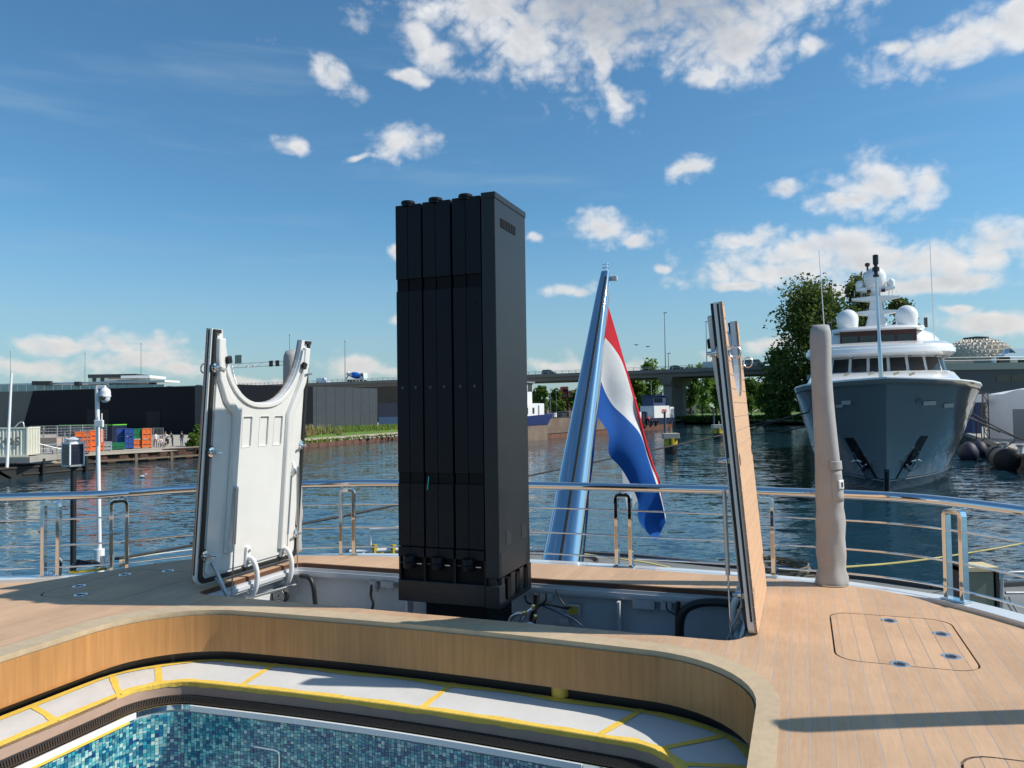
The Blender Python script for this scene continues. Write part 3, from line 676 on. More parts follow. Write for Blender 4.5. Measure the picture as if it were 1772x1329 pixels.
MB().box(fx(.006), fx(.86), cy0 + .03, cy0 + .2, .145, .306).build('lower_recess', BLACKM, col)
for f in (.02, .27, .57, .865): MB().box(fx(f) - .008, fx(f) + .008, cy0, cy0 + .05, .145, .306).build('lower_fin', BLACK2, col)
MB().box(cx0, fx(.86), cy0 - .003, cy1, CZ0, .148).build('base_block', BLACK, col, bevel=.005); MB().box(fx(.862), cx1, cy0 - .003, cy0 + .10, CZ0 - .006, .146).build('base_block', BLACK, col, bevel=.005)
MB().box(fx(.86), cx1 - .03, cy0 + .02, cy1 - .02, .01, .20).build('base_neck', BLACK, col)
for yv in (4.80, 4.97, 5.13): MB().box(cx1 - .028, cx1 + .001, yv, yv + .07, .03, .17).build('side_slot', BLACKM, col); 
for yv in (4.72, 4.89, 5.06, 5.215): MB().box(cx1 - .035, cx1 - .002, yv - .02 , yv + .06 if yv > 4.8 else yv + .03, .004, .188).build('side_fin', BLACK, col)
MB().box(cx1 - .04, cx1 - .001, cy0 + .09, cy1, CZ0 - .004, .034).build('side_sill', BLACK, col)
MB().box(cx1 - .002, cx1 + .003, cy0 + .02, cy1 - .005, .198, .36).build('side_skirt', BLACK, col, bevel=.003)
# vents on the side face
MB().box(cx1 - .001, cx1 + .003, 4.76, 5.04, CZ1 - .205, CZ1 - .145).build('vent_slot', BLACKM, col)
for k in range(9): MB().obox((cx1 + .003, 4.775 + k * .031, CZ1 - .175), (.006, .004, .058)).build('vent_fin', BLACK, col)
for yc in (4.78, 5.08):
    for k in range(6): MB().box(cx1 - .001, cx1 + .004, yc, yc + .09, .39 + k * .016, .398 + k * .016).build('louvre', DGREY, col)
vs, fs = text_mb('C SEED', .075, .0008)
mm = MB(); mm.add([(x + fx(.36), y + cy0 - .0042, z + .045) for x, y, z in vs], fs); mm.build('lettering', mat('black_letter', (.02, .021, .024), .35), col)
mm = MB(); mm.tube([(fx(.325), cy0 - .006, .845), (fx(.318), cy0 - .006, .80), (fx(.312), cy0 - .006, .755)], .0035, 6); mm.build('teal_reflection', mat('teal_reflection', sr(40, 190, 170), .5), col)  # thin teal tube put in for a line of reflected light
# mast foot below, with hydraulic fittings
MB().box(-2.42, -1.97, 4.75, 5.2, -.6, CZ0 + .003).build('mast_foot', BLACKM, col)
MB().lathe([(.30, -.93), (.30, -.75), (.24, -.6), (.2, -.5)], (UC - .03, 4.97, 0), 24).build('mast_collar', BLACK, col, smooth=40)
hy = thing('hydraulic_unit', 'steel hydraulic valve block with brass caps at the foot of the column', 'valve block', (-1.78, 4.72, -.25), BOAT)
MB().box(-1.86, -1.70, 4.66, 4.80, -.26, -.11).build('block', DGREY, hy, bevel=.006)
MB().cyl((-1.94, 4.70, -.13), (-1.86, 4.70, -.13), .028, n=14).build('cylinder_end', STEEL, hy, smooth=40)
MB().tube(smooth_path([(-1.74, 4.72, -.11), (-1.70, 4.70, -.04), (-1.66, 4.68, .0), (-1.63, 4.69, .02)], 12), .012, 8).build('elbow_pipe', STEEL, hy, smooth=60)
MB().tube(smooth_path([(-1.80, 4.70, -.11), (-1.78, 4.69, -.05), (-1.73, 4.68, -.02), (-1.69, 4.67, -.015)], 12), .014, 8).build('elbow_pipe', STEEL2, hy, smooth=60)
BRASS = mat('brass', (.62, .45, .18), .25, 1)
for q in ((-1.63, 4.69, .025), (-1.685, 4.67, -.012), (-1.62, 4.70, -.04)): MB().lathe([(0, .016), (.012, .016), (.014, .008), (.014, -.012), (0, -.012)], q, 10).build('brass_cap', BRASS, hy)
MB().tube(smooth_path([(-1.72, 4.66, -.10), (-1.66, 4.66, -.07), (-1.61, 4.66, -.09), (-1.60, 4.66, -.2)], 14), .009, 8).build('return_pipe', STEEL, hy, smooth=60)
MB().box(-1.73, -1.655, 4.63, 4.67, -.20, -.085).build('white_bracket', WHITE, hy, bevel=.004)
# ================================================================ open locker lids
LEAN = math.radians(4.6)
def lid(side):
    if side < 0: Z = Vector((math.cos(LEAN), 0, -math.sin(LEAN))); Y = Vector((math.sin(LEAN), 0, math.cos(LEAN))); o = Vector((-4.165, 5.10, .025))
    else: Z = Vector((-math.cos(LEAN), 0, -math.sin(LEAN))); Y = Vector((-math.sin(LEAN), 0, math.cos(LEAN))); o = Vector((-.305, 5.14, .0))
    X = Y.cross(Z); m = Matrix.Identity(4)
    for i, c in enumerate((X, Y, Z)):
        for j in range(3): m[j][i] = c[j]
    m.translation = o; mtx = BOAT.m @ m
    lab = ('white inner side of an open locker lid with curved notch, left of the column', 'teak faced open locker lid with curved notch, right of the column')[side > 0]
    h = thing('hinged_cover', lab, 'locker lid', mtx=mtx, group='open locker lids')
    W2, H = .60, 1.885
    def notch(r, wt, dep):      # notch outline from right prong to left prong
        pts = []
        for k in range(25):
            a = math.pi * k / 24; x = r * math.cos(a); y = H - dep + (dep) * (1 - math.sin(a)) ** 1.25
            pts.append((x * (1 + .16 * (1 - math.sin(a))), y))
        return pts
    nt = notch(.42, 0, .54)
    outer = rrect(-W2, W2, 0, .3, .07)[6 * 2:6 * 4]           # two bottom corners
    poly = [(-W2, H)] + [(-W2, .07)] + [(x, y) for x, y in rrect(-W2, W2, 0, 1, .07)[12:24]] + [(W2, H)] + nt
    inner = lambda d: [(-W2 + d, H - d)] + [(-W2 + d, .07 + d)] + [(x, y) for x, y in rrect(-W2 + d, W2 - d, d, 1, max(.02, .07 - d * .4))[12:24]] + [(W2 - d, H - d)]
    MB().prism(poly, -.028, .006).build('lid_shell', WGEL, h)
    # teak planks on the outside, running across
    org = ORG[h]; loops = [poly]; tri = tessellate_polygon([[Vector((a, b, 0)) for a, b in poly]])
    base = bmesh.new(); vv = [base.verts.new((a, b, -.044)) for a, b in poly]
    for t3 in tri:
        try: base.faces.new([vv[i] for i in t3])
        except ValueError: pass
    k = 0
    while k * PW < H:
        bm = base.copy(); a, b = k * PW + .0025, (k + 1) * PW - .0025
        bmesh.ops.bisect_plane(bm, geom=bm.verts[:] + bm.edges[:] + bm.faces[:], plane_co=(0, a, 0), plane_no=(0, 1, 0), clear_inner=True)
        bmesh.ops.bisect_plane(bm, geom=bm.verts[:] + bm.edges[:] + bm.faces[:], plane_co=(0, b, 0), plane_no=(0, 1, 0), clear_outer=True)
        if bm.faces:
            r = bmesh.ops.extrude_face_region(bm, geom=bm.faces[:]); nv = [q for q in r['geom'] if isinstance(q, bmesh.types.BMVert)]
            bmesh.ops.translate(bm, verts=nv, vec=(0, 0, .010)); bmesh.ops.recalc_face_normals(bm, faces=bm.faces)
            emit_islands(bm, h, TEAKL)
        bm.free(); k += 1
    base.free()
    MB().prism(poly, -.041, -.0285).build('plank_bed', CAULK, h)
    # edge: black seal strip round the inner face
    so_ = inner(.012); si = inner(.045)
    rings = [[(a[0], a[1], .006), (a[0], a[1], .024), (b[0], b[1], .024), (b[0], b[1], .006)] for a, b in zip(so_, si)]
    MB().loft(rings).build('seal', RUBBER, h, bevel=.004)
    for s in (-1, 1): MB().box(min(s * W2, s * (W2 - .085)) + .012, max(s * W2, s * (W2 - .085)) - .0, H - .03, H - .004, .007, .022).build('seal_end', RUBBER, h)
    # side edge grooves
    for s in (-1, 1): MB().box(s * W2 - .002, s * W2 + .002, .08, H - .01, -.024, -.012).build('edge_groove', RUBBER, h)
    # liner with three pockets
    pk = [rrect(x - .052, x + .052, 1.0, 1.235, .008, 2) for x in (-.165, .035, .215)]
    li = inner(.07); nl = notch(.445, 0, .565); lp = li + [(min(W2 - .075, x), y) for x, y in nl if y < H - .08]
    MB().prism(lp, .0062, .020, holes=pk).build('liner', WGEL, h)
    for q in pk:
        MB().prism(q, .0064, .0082).build('pocket_back', WGEL, h)
        MB().prism(grow(q, .006), .0202, .0225, [grow(q, .0005)]).build('pocket_rim', WGEL, h)
    # raised rim round the notch
    na, nb2 = notch(.424, 0, .543), notch(.462, 0, .58)
    rings = [[(a[0], a[1], .0062), (a[0], a[1], .036), (b[0], min(b[1], H - .03), .036), (b[0], min(b[1], H - .03), .0062)] for a, b in zip(na[1:-1], nb2[1:-1])]
    MB().loft(rings).build('notch_rim', WGEL, h, bevel=.006, smooth=50)
    # stiffening ribs
    for s in (-1, 1):
        rp = .305 if s < 0 else .345; path = [(s * .525, 1.82), (s * .52, 1.68), (s * .495, 1.53), (s * .42, 1.38), (s * rp, 1.25), (s * rp, .9), (s * rp, .12 if s > 0 else .2)]
        P = [Vector((a, b, 0)) for a, b in path]; rings = []
        for i in range(len(P)):
            d = (P[min(i + 1, len(P) - 1)] - P[max(0, i - 1)]).normalized(); nn = Vector((-d.y, d.x, 0)); c = P[i]
            rings.append([(c.x - nn.x * .045, c.y - nn.y * .045, .019), (c.x - nn.x * .03, c.y - nn.y * .03, .052), (c.x + nn.x * .03, c.y + nn.y * .03, .052), (c.x + nn.x * .045, c.y + nn.y * .045, .019)])
        MB().loft(rings).build('rib', WGEL, h, bevel=.008, smooth=40)
    # latches
    for s in (-1, 1):
        for q in (.22, .98, 1.60):
            lx = s * .545 if q < 1.5 else s * .555
            la = MB().lathe([(0, .045), (.018, .045), (.02, .03), (.036, .026), (.038, .02), (.038, .0065)], (lx, q, 0), 16).build('latch', STEEL, h, smooth=40)
            MB().lathe([(.0385, .0066), (.046, .0066), (.046, .018), (.0385, .018)], (lx, q, 0), 16).build('washer', RUBBER if s < 0 else CAP, la)
            MB().beam((lx, q, .05), (lx - s * .065, q - .01, .062), .016, .014).build('lever', STEEL, la, bevel=.003)
            MB().cyl((lx, q, .045), (lx, q, .075), .011, n=10).build('spindle', STEEL2, la)
            ro = MB().lathe([(.0, -.046), (.03, -.046), (.038, -.045), (.038, -.042)], (lx, q, 0), 16).build('lift_ring', STEEL, h, smooth=40)
            if q > 1.5: MB().tube([(lx, q + .035 * math.sin(a * .3927) - .01, -.082 + .032 * math.cos(a * .3927)) for a in range(16)], .0055, 6, closed=True).build('ring', STEEL2, ro, smooth=60)
    # rubber stops beside the notch
    for s in (-1, 1): MB().obox((s * .465, 1.665, .06), (.045, .055, .03), (0, 0, -s * .3)).build('rubber_stop', RUBBER, h, bevel=.006)
    # gas struts down into the locker
    for px_, q in ((-.30, .70), (.45, .80)):
        a = Vector((px_, q, .07)); b = Vector((px_ - .02, -.25, .10)) if px_ < 0 else Vector((px_ + .02, -.28, .13)); c = a.lerp(b, .45)
        st = MB().cyl(a, c, .013, n=10).build('strut_body', STEEL2, h, smooth=60)
        MB().cyl(c, b, .006, n=8).build('strut_rod', STEEL, st, smooth=60)
        MB().add([(px_ - .03, q - .08, .02), (px_ + .03, q - .08, .02), (px_ + .012, q + .05, .02), (px_ - .012, q + .05, .02), (px_ - .014, q - .05, .055), (px_ + .014, q - .05, .055)], [(0, 1, 5, 4), (1, 2, 5), (3, 0, 4), (2, 3, 4, 5)]).build('strut_bracket', WGEL, h)
        MB().lathe([(0, -.013), (.011, -.008), (.013, 0), (.011, .008), (0, .013)], a, 10).build('ball_joint', STEEL, st, smooth=60)
    # goose neck hinges
    for hx in (-.08, .36) if side < 0 else (.1, -.36):
        P = smooth_path([(hx, .12, .03), (hx, .11, .085), (hx, .02, .13), (hx, -.10, .13), (hx, -.17, .09), (hx, -.17, .04)], 20)
        MB().tube(P, .022, 8, flat=(1, .8)).build('goose_neck', WHITE, h, smooth=60)
        MB().obox((hx, .13, .03), (.05, .16, .022)).build('hinge_plate', WHITE, h, bevel=.004)
        for dy in (.08, .18): MB().lathe([(0, .05), (.011, .05), (.012, .04)], (hx, dy, 0), 8).build('hinge_bolt', STEEL2, h)
    # stay arm at the near corner
    ex = -.47 if side < 0 else .47
    MB().beam((ex, .16, .03), (ex + (.06 if side < 0 else -.06), -.14, .17), .028, .014).build('stay_arm', GALV, h, bevel=.003)
    MB().beam((ex + .005, .05, .06), (ex + (.09 if side < 0 else -.09), -.22, .24), .018, .018).build('stay_arm', GALV, h, bevel=.003)
    return h
TEAKL = mat('teak_lid', sr(205, 168, 136), .6, var=.1, vscale=9, stretch=(.55, 9, 1), rand=.035, bump=.1, bscale=60, spec=.3)
lid(-1); lid(1)
rod = MB(); a, b = wellpt(432, 1034, 5.1), wellpt(512, 1012, 5.42); rod.tube([a, b], .014, 8)
rod.build('stay_rod', STEEL2, p=tuple(a), fr=BOAT, smooth=60, label='horizontal steel rod at the foot of the white lid', cat='rod')
# ================================================================ stern railing
ZR = .53
K = 1.17
rail_pts = RAIL_UV[:19]
railing = thing('stern_railing', 'polished steel stern railing with three thin rods round the aft deck', 'railing', (UC, 6.2, 0), BOAT)
RP = smooth_path([(a, b, ZR) for a, b in rail_pts], 120)
MB().tube(RP, .04, 16, flat=(1.05, .95)).build('handrail', STEEL, railing, smooth=80)
def railpt(u, v): return min(RP, key=lambda p: (p.x - u) ** 2 + (p.y - v) ** 2)
for zz in (.314, .074, -.13):
    MB().tube([(p.x, p.y, zz) for p in RP], .0084, 6).build('rod', STEEL, railing, smooth=60)
for (u, v) in [(-6.58, 5.29), (-6.15, 5.64), (-4.45, 7.02), (-1.66, 7.24), (-.32, 7.17), (1.03, 6.74)]:
    i = min(range(len(RP)), key=lambda k: (RP[k].x - u) ** 2 + (RP[k].y - v) ** 2); c = RP[i]; d = (RP[min(119, i + 1)] - RP[max(0, i - 1)]).normalized()
    z0 = ZCAP + .004
    st = MB()
    a = c + d * .0; hw = .066
    loopi = [(-hw, z0 + .005), (-hw, .43), (-hw + .008, .452), (-hw + .026, .46), (hw - .026, .46), (hw - .008, .452), (hw, .43), (hw, z0 + .005)]
    P = [Vector((c.x + d.x * s, c.y + d.y * s, z)) for s, z in loopi]
    nn = Vector((-d.y, d.x, 0)); rings = []
    for k in range(len(P)):
        t_ = (P[min(k + 1, len(P) - 1)] - P[max(0, k - 1)]).normalized(); w_ = nn.cross(t_).normalized()
        rings.append([P[k] + nn * (i_ * .033) + w_ * (j_ * .017) for i_, j_ in ((-1, -1), (1, -1), (1, 1), (-1, 1))])
    s_ = st.loft(rings).build('stanchion', STEEL, railing, bevel=.003)
    MB().cyl((c.x, c.y, .455), (c.x, c.y, ZR - .02), .014, n=10).build('stem', STEEL, s_, smooth=60)
    fo = MB(); fo.obox((c.x, c.y, z0 + .004), (.2, .1, .014), (0, 0, math.atan2(d.y, d.x))); fo.build('foot_plate', STEEL, s_, bevel=.004)
    for zz in (.314, .074, -.13):
        for s in (-1, 1): MB().lathe([(0, -.012), (.012, -.008), (.014, 0), (.012, .008), (0, .012)], (c.x + d.x * s * hw, c.y + d.y * s * hw, zz), 8).build('rod_clamp', STEEL, s_, smooth=60)
# ================================================================ flagstaff and flag
sa, sb = Vector((-2.125 * K, 6.85 * K, EYE - 1.635 * K)), Vector((-2.10 * K, 8.78 * K, EYE + 1.555 * K)); sdv = (sb - sa).normalized()
sx = Vector((1, 0, 0)); sy = sdv.cross(sx) * -1
staff = thing('flagstaff', 'leaning mirror polished steel flagstaff at the stern', 'flagstaff', tuple(sa), BOAT)
rings = []
for k in range(15):
    t = k / 14 if k else -.12; c = sa.lerp(sb, t); wx = K * (.188 * (1 - t) + .058 * t); wy = K * (.19 * (1 - t) + .066 * t)
    if k == 14: wx *= .9; wy *= .9
    ring = []
    for j in range(32):
        a = 2 * math.pi * j / 32; ca, sn = math.cos(a), math.sin(a); e = .62
        ring.append(c + sx * (wx * math.copysign(abs(ca) ** e, ca)) + sy * (wy * math.copysign(abs(sn) ** e, sn)))
    rings.append(ring)
MB().loft(rings).build('staff', mat('mirror_steel', (.62, .68, .74), .035, 1.0), staff, smooth=60)
MB().loft([[sa.lerp(sb, t) + sx * x + sy * y for x, y in ((.02, .0 + w), (.05, w), (.05, w + .02), (.02, w + .02))] for t, w in ((.02, .185 * K), (.97, .07 * K))]).build('luff_track', DGREY, staff)
c = sb; MB().lathe([(.03, -.02), (.03, .02), (.045, .03), (.045, .045), (.03, .05), (.03, .075), (.048, .085), (.048, .10), (.034, .105), (.034, .125), (.046, .13), (.046, .145), (.0, .15)], tuple(c), 16).build('truck', STEEL, staff, smooth=30)
MB().obox((c.x + .10, c.y + .04, c.z - .06), (.10, .03, .07)).build('light_bracket', WHITE, staff, bevel=.01)
ROPE = mat('white_rope', (.72, .70, .66), .8, bump=.4, bscale=200)
kq = sa.lerp(sb, .355) + sy * -.17 + sx * -.02
MB().lathe([(0, .02), (.016, .016), (.022, 0), (.016, -.016), (0, -.02)], tuple(kq), 10).build('cleat', STEEL, staff, smooth=60)
MB().tube(smooth_path([kq, kq + Vector((-.03, -.05, -.16)), kq + Vector((-.06, -.12, -.3)), kq + Vector((-.08, -.2, -.42))], 14), .009, 6).build('halyard', ROPE, staff, smooth=60)
MB().tube([kq + Vector((-.08 + .03 * math.sin(i * 2.1), -.2 + .01 * math.cos(i), -.40 - .022 * (i % 6))) for i in range(16)], .010, 6).build('rope_coil', ROPE, staff, smooth=60)
rows = [[(1053, 531), (1070, 588), (1085, 640), (1103, 700), (1116, 752), (1130, 800), (1143, 837), (1146, 868), (1150, 885)],
        [(1047, 584), (1062, 602), (1078, 630), (1096, 690), (1111, 750), (1126, 800), (1139, 837), (1147, 872), (1152, 893)],
        [(1038, 653), (1047, 678), (1061, 702), (1084, 724), (1108, 752), (1122, 795), (1136, 838), (1147, 878), (1152, 903)],
        [(1034, 685), (1046, 710), (1060, 740), (1073, 768), (1094, 800), (1108, 830), (1122, 862), (1132, 895), (1143, 922)],
        [(1030, 717), (1043, 734), (1053, 752), (1054, 786), (1073, 808), (1090, 836), (1104, 868), (1106, 902), (1134, 937)]]
def flag_grid():
    S, Tn = 24, 48; cols_ = []
    ent = [smooth_path([(x, y, 0) for x, y in r], Tn + 1) for r in rows]; kn = [0, 1 / 3, 2 / 3, .84, 1]
    G = []
    for i in range(Tn + 1):
        colp = [e[i] for e in ent]; line = []
        for j in range(S + 1):
            s = j / S; k = max(q for q in range(4) if kn[q] <= s + 1e-9); u = (s - kn[k]) / (kn[k + 1] - kn[k]); p = colp[k].lerp(colp[k + 1], u)
            t = i / Tn
            dep = 8.75 - .55 * s * (1 - t) - .1 * t + .06 * math.sin(2 * math.pi * (1.6 * s + .9 * t)) * min(1, t * 4) + .05 * math.sin(9 * s - 7 * t + 1) * min(1, t * 3) + .12 * (1 - s) * t
            line.append(at(p.x, p.y, dep * K))
        G.append(line)
    return G, S, Tn
G, S, Tn = flag_grid(); m = MB()
vs = [BOAT.loc(p) for l in G for p in l]
for i in range(Tn):
    for j in range(S):
        m.add([], [], None); m.f.append([i * (S + 1) + j, i * (S + 1) + j + 1, (i + 1) * (S + 1) + j + 1, (i + 1) * (S + 1) + j]); m.mi.append(0 if j < 8 else (1 if j < 16 else 2))
m.v = [tuple(v) for v in vs]
# the fly folds back: a white corner shows behind the blue
b0 = len(m.v); fl = [(1076, 808, 8.95), (1100, 845, 8.85), (1107, 862, 8.82), (1078, 840, 8.98), (1098, 872, 8.9), (1083, 868, 9.0), (1094, 884, 8.95), (1087, 888, 9.0), (1093, 895, 8.98)]
m.v += [tuple(BOAT.loc(at(q[0], q[1], q[2] * K))) for q in fl]
for q in ((0, 1, 3), (1, 2, 4, 3), (3, 4, 5), (4, 6, 5), (5, 6, 7), (6, 8, 7)): m.f.append([b0 + i for i in q]); m.mi.append(1)
def cloth(name, c): 
    mm_ = mat(name, c, .75, var=.06, vscale=8, bump=.15, bscale=12, spec=.2); t = mm_.node_tree; b = t.nodes['Principled BSDF']
    tr = N(t, 'ShaderNodeBsdfTranslucent'); tr.inputs[0].default_value = (*c, 1); mx = N(t, 'ShaderNodeMixShader'); mx.inputs[0].default_value = .3
    L(t, b.outputs[0], mx.inputs[1]); L(t, tr.outputs[0], mx.inputs[2]); L(t, mx.outputs[0], t.nodes['Material Output'].inputs[0]); return mm_
fo = m.build('flag', [cloth('flag_red', sr(196, 34, 48)), cloth('flag_white', (.74, .74, .74)), cloth('flag_blue', sr(26, 84, 160))], p=tuple(BOAT.loc(at(1050, 560, 8.75 * K))), fr=BOAT, smooth=80, label='red white and blue striped flag hanging from the leaning staff', cat='flag')
# ================================================================ covered parasols
COVER = mat('taupe_cover', sr(172, 171, 169), .8, blotch=.12, var=.1, vscale=5, bump=.35, bscale=5, spec=.25)
def parasol(p, label, seed, lean=(0, 0), h=1.86, mirror=1, full=True):
    rr = random.Random(seed); o = thing('covered_parasol', label, 'parasol', p, BOAT, group='closed parasols in taupe covers'); rings = []; nz = 34
    for k in range(nz + 1):
        t = k / nz; z = p[2] + h * t
        r = .086 * (1 - t) + .082 * t + .010 * math.sin(t * 5.1 + 1) - (.02 * max(0, (t - .965) / .035)) + (.012 if t < .03 else 0)
        if t < .3: r += .004 * math.sin(t * 55 + seed)
        cxx = p[0] + lean[0] * t + .012 * math.sin(t * 6.0); cyy = p[1] + lean[1] * t
        ring = []
        for j in range(28):
            a = 2 * math.pi * j / 28; w = 1 + .055 * math.sin(2 * a + 5 * t) + .035 * math.sin(3 * a - 9 * t + seed) + (.035 * math.sin(5 * a + 30 * t) if t < .32 else .018 * math.sin(7 * a + 3 * t))
            ring.append((cxx + r * w * math.cos(a) * 1.0, cyy + r * w * math.sin(a) * .9, z + (.012 * math.sin(a) if k == nz else 0)))
        rings.append(ring)
    MB().loft(rings).build('cover', COVER, o, smooth=70)
    if full:
        # pocket with flap and a printed label, on the side towards the pool
        def onc(a, z, off=.004):
            t = (z - p[2]) / h; r = .086 * (1 - t) + .082 * t + .010 * math.sin(t * 5.1 + 1) + off
            w = 1 + .055 * math.sin(2 * a + 5 * t) + .035 * math.sin(3 * a - 9 * t + seed) + (.035 * math.sin(5 * a + 30 * t) if t < .32 else .018 * math.sin(7 * a + 3 * t))
            return (p[0] + lean[0] * t + .012 * math.sin(t * 6.0) + r * w * math.cos(a), p[1] + lean[1] * t + r * w * math.sin(a) * .9, z)
        def patch(a0, a1, z0, z1, off, name, m_, bt=0):
            rings = [[onc(a0 + (a1 - a0) * i / 8, z0 + (z1 - z0) * k / 6, off) for i in range(9)] for k in range(7)]
            q = MB().loft(rings, wrap=False, caps=False).build(name, m_, o, smooth=60); sl = q.modifiers.new('s', 'SOLIDIFY'); sl.thickness = .004; return q
        patch(-1.35, -.15, .60, .82, .004, 'pocket', COVER); patch(-1.42, -.10, .82, .885, .009, 'pocket_flap', COVER)
        patch(-.9, -.25, .685, .75, .011, 'printed_label', mat('label_white', (.8, .8, .8), .6)); patch(-.66, -.5, .70, .735, .0155, 'label_print', mat('label_ink', (.05, .05, .06), .6))
    MB().lathe([(.11, 0), (.115, .004), (.115, .012), (.05, .02)], p, 20).build('base_ring', STEEL2, o, smooth=40)
    return o
parasol((.165, 6.03, .0), 'parasol in taupe cover at the deck edge beside the steel railing', 1, lean=(-.02, 0))
parasol((-4.46, 6.02, .0), 'parasol in taupe cover seen through the notch of the white lid', 4, lean=(.03, 0), full=False)
# a third one stands just outside the picture and throws its shadow across the deck
tip = gp(1362, 1256, 0); ln = 1.86 / math.tan(SUN_EL); topp = Vector((tip.x + SUN_DIR.x * ln, tip.y + SUN_DIR.y * ln, 1.86)); q = gp(1700, 1243, 0)
sl = (q - tip).normalized(); basep = tip + sl * 2.25; bb = BOAT.loc((basep.x, basep.y, 0)); tb = BOAT.loc(topp)
parasol((bb.x, bb.y, 0), 'leaning parasol in taupe cover whose shadow crosses the deck', 9, lean=(tb.x - bb.x, tb.y - bb.y), full=False)
# ================================================================ water and land
ZW = -4.015; ZL = -2.75
wm = bpy.data.materials.new('harbour_water'); wm.use_nodes = True; MATS['harbour_water'] = wm
def water_mat():
    t = wm.node_tree; b = t.nodes['Principled BSDF']
    b.inputs['Base Color'].default_value = (.011, .042, .066, 1); b.inputs['Roughness'].default_value = .035; b.inputs['IOR'].default_value = 1.333; b.inputs['Specular IOR Level'].default_value = .5
    tc = N(t, 'ShaderNodeTexCoord')
    def nz(scale, det, st, rot, rough=.5):
        mp = N(t, 'ShaderNodeMapping'); L(t, tc.outputs['Object'], mp.inputs[0]); mp.inputs['Scale'].default_value = st; mp.inputs['Rotation'].default_value = (0, 0, rot)
        n = N(t, 'ShaderNodeTexNoise'); n.inputs['Scale'].default_value = scale; n.inputs['Detail'].default_value = det; n.inputs['Roughness'].default_value = rough; n.inputs['Distortion'].default_value = .6
        L(t, mp.outputs[0], n.inputs['Vector']); return n.outputs['Fac']
    def nc(scale, det, st, rot, amp):
        mp = N(t, 'ShaderNodeMapping'); L(t, tc.outputs['Object'], mp.inputs[0]); mp.inputs['Scale'].default_value = st; mp.inputs['Rotation'].default_value = (0, 0, rot)
        n = N(t, 'ShaderNodeTexNoise'); n.inputs['Scale'].default_value = scale; n.inputs['Detail'].default_value = det; n.inputs['Distortion'].default_value = .5
        L(t, mp.outputs[0], n.inputs['Vector'])
        v = N(t, 'ShaderNodeVectorMath', operation='SUBTRACT'); L(t, n.outputs['Color'], v.inputs[0]); v.inputs[1].default_value = (.5, .5, .5)
        w = N(t, 'ShaderNodeVectorMath', operation='MULTIPLY'); L(t, v.outputs[0], w.inputs[0]); w.inputs[1].default_value = amp; return w.outputs[0]
    def vadd(a, b):
        v = N(t, 'ShaderNodeVectorMath', operation='ADD'); L(t, a, v.inputs[0])
        if isinstance(b, tuple): v.inputs[1].default_value = b
        else: L(t, b, v.inputs[1])
        return v.outputs[0]
    d = nz(.10, 2, (1, 1, 1), 0)
    gust = N(t, 'ShaderNodeMapRange'); L(t, d, gust.inputs[0]); gust.inputs[1].default_value = .35; gust.inputs[2].default_value = .65; gust.inputs[3].default_value = .7; gust.inputs[4].default_value = 1.15
    sl = vadd(nc(1.25, 2, (.55, 1.3, 1), .25, (.18, .33, 0)), nc(4.6, 2, (.6, 1.4, 1), -.2, (.14, .25, 0)))
    sc_ = N(t, 'ShaderNodeVectorMath', operation='SCALE'); L(t, sl, sc_.inputs[0]); L(t, gust.outputs[0], sc_.inputs['Scale'])
    nrm = N(t, 'ShaderNodeVectorMath', operation='NORMALIZE'); L(t, vadd(sc_.outputs[0], (0, 0, 1)), nrm.inputs[0]); L(t, nrm.outputs[0], b.inputs['Normal'])
water_mat()
MB().add([(-2500, -60, ZW), (2500, -60, ZW), (2500, 3500, ZW), (-2500, 3500, ZW)], [(0, 1, 2, 3)]).build('water', wm, kind='structure', label='dark blue rippled harbour water')
shore = [gp(0, 812, ZW), gp(90, 808, ZW), gp(175, 803, ZW), gp(260, 797.5, ZW), gp(347, 791.5, ZW), gp(450, 781, ZW), gp(560, 771.6, ZW), gp(690, 760, ZW), gp(800, 752, ZW), gp(905, 745, ZW), gp(1010, 740, ZW), gp(1110, 736.5, ZW), gp(1190, 733, ZW), gp(1290, 733, ZW), gp(1380, 735, ZW), gp(1450, 737, ZW), gp(1560, 738, ZW)]
SH = [Vector((p.x, p.y, 0)) for p in shore]
GROUND = mat('quay_paving', sr(176, 166, 152), .8, var=.16, vscale=.35, bump=.2)
land_poly = [(-900, 30), (-75, 66)] + [(p.x, p.y) for p in SH] + [(SH[-1].x + 30, 230), (700, 320), (2400, 3300), (-2400, 3300), (-2400, 30)]
MB().prism(land_poly, ZL - .3, ZL).build('quay_ground', GROUND, kind='structure', label='flat quay land behind the far shores')
# lawn on the far shore and green bank at the middle
LAWN = mat('lawn', sr(96, 124, 52), .9, var=.3, vscale=.2, col2=sr(74, 98, 44))
lw = [SH[10] + Vector((3, 6, 0)), SH[11] + Vector((2, 6, 0)), SH[12] + Vector((0, 4, 0)), SH[13] + Vector((0, 4, 0)), SH[14] + Vector((0, 4, 0)), SH[16] + Vector((0, 4, 0)), Vector((260, 600, 0)), Vector((-10, 600, 0))]
MB().prism([(p.x, p.y) for p in lw], ZL, ZL + .12).build('lawn', LAWN, kind='structure', label='sunlit lawn under the trees on the far shore')
gb = [SH[5] + Vector((-1, 2, 0)), SH[6] + Vector((-1.2, 1.2, 0)), SH[7] + Vector((-1.2, 1.2, 0)), SH[8] + Vector((-1, 1.5, 0)), at(690, 735, 178), at(560, 743, 158), at(430, 752, 142)]
rs_ = []
m = MB(); m.prism([(p.x, p.y) for p in gb], ZL, ZL + .5); m.build('grass_bank', LAWN, kind='structure', label='green bank in front of the grey hall')
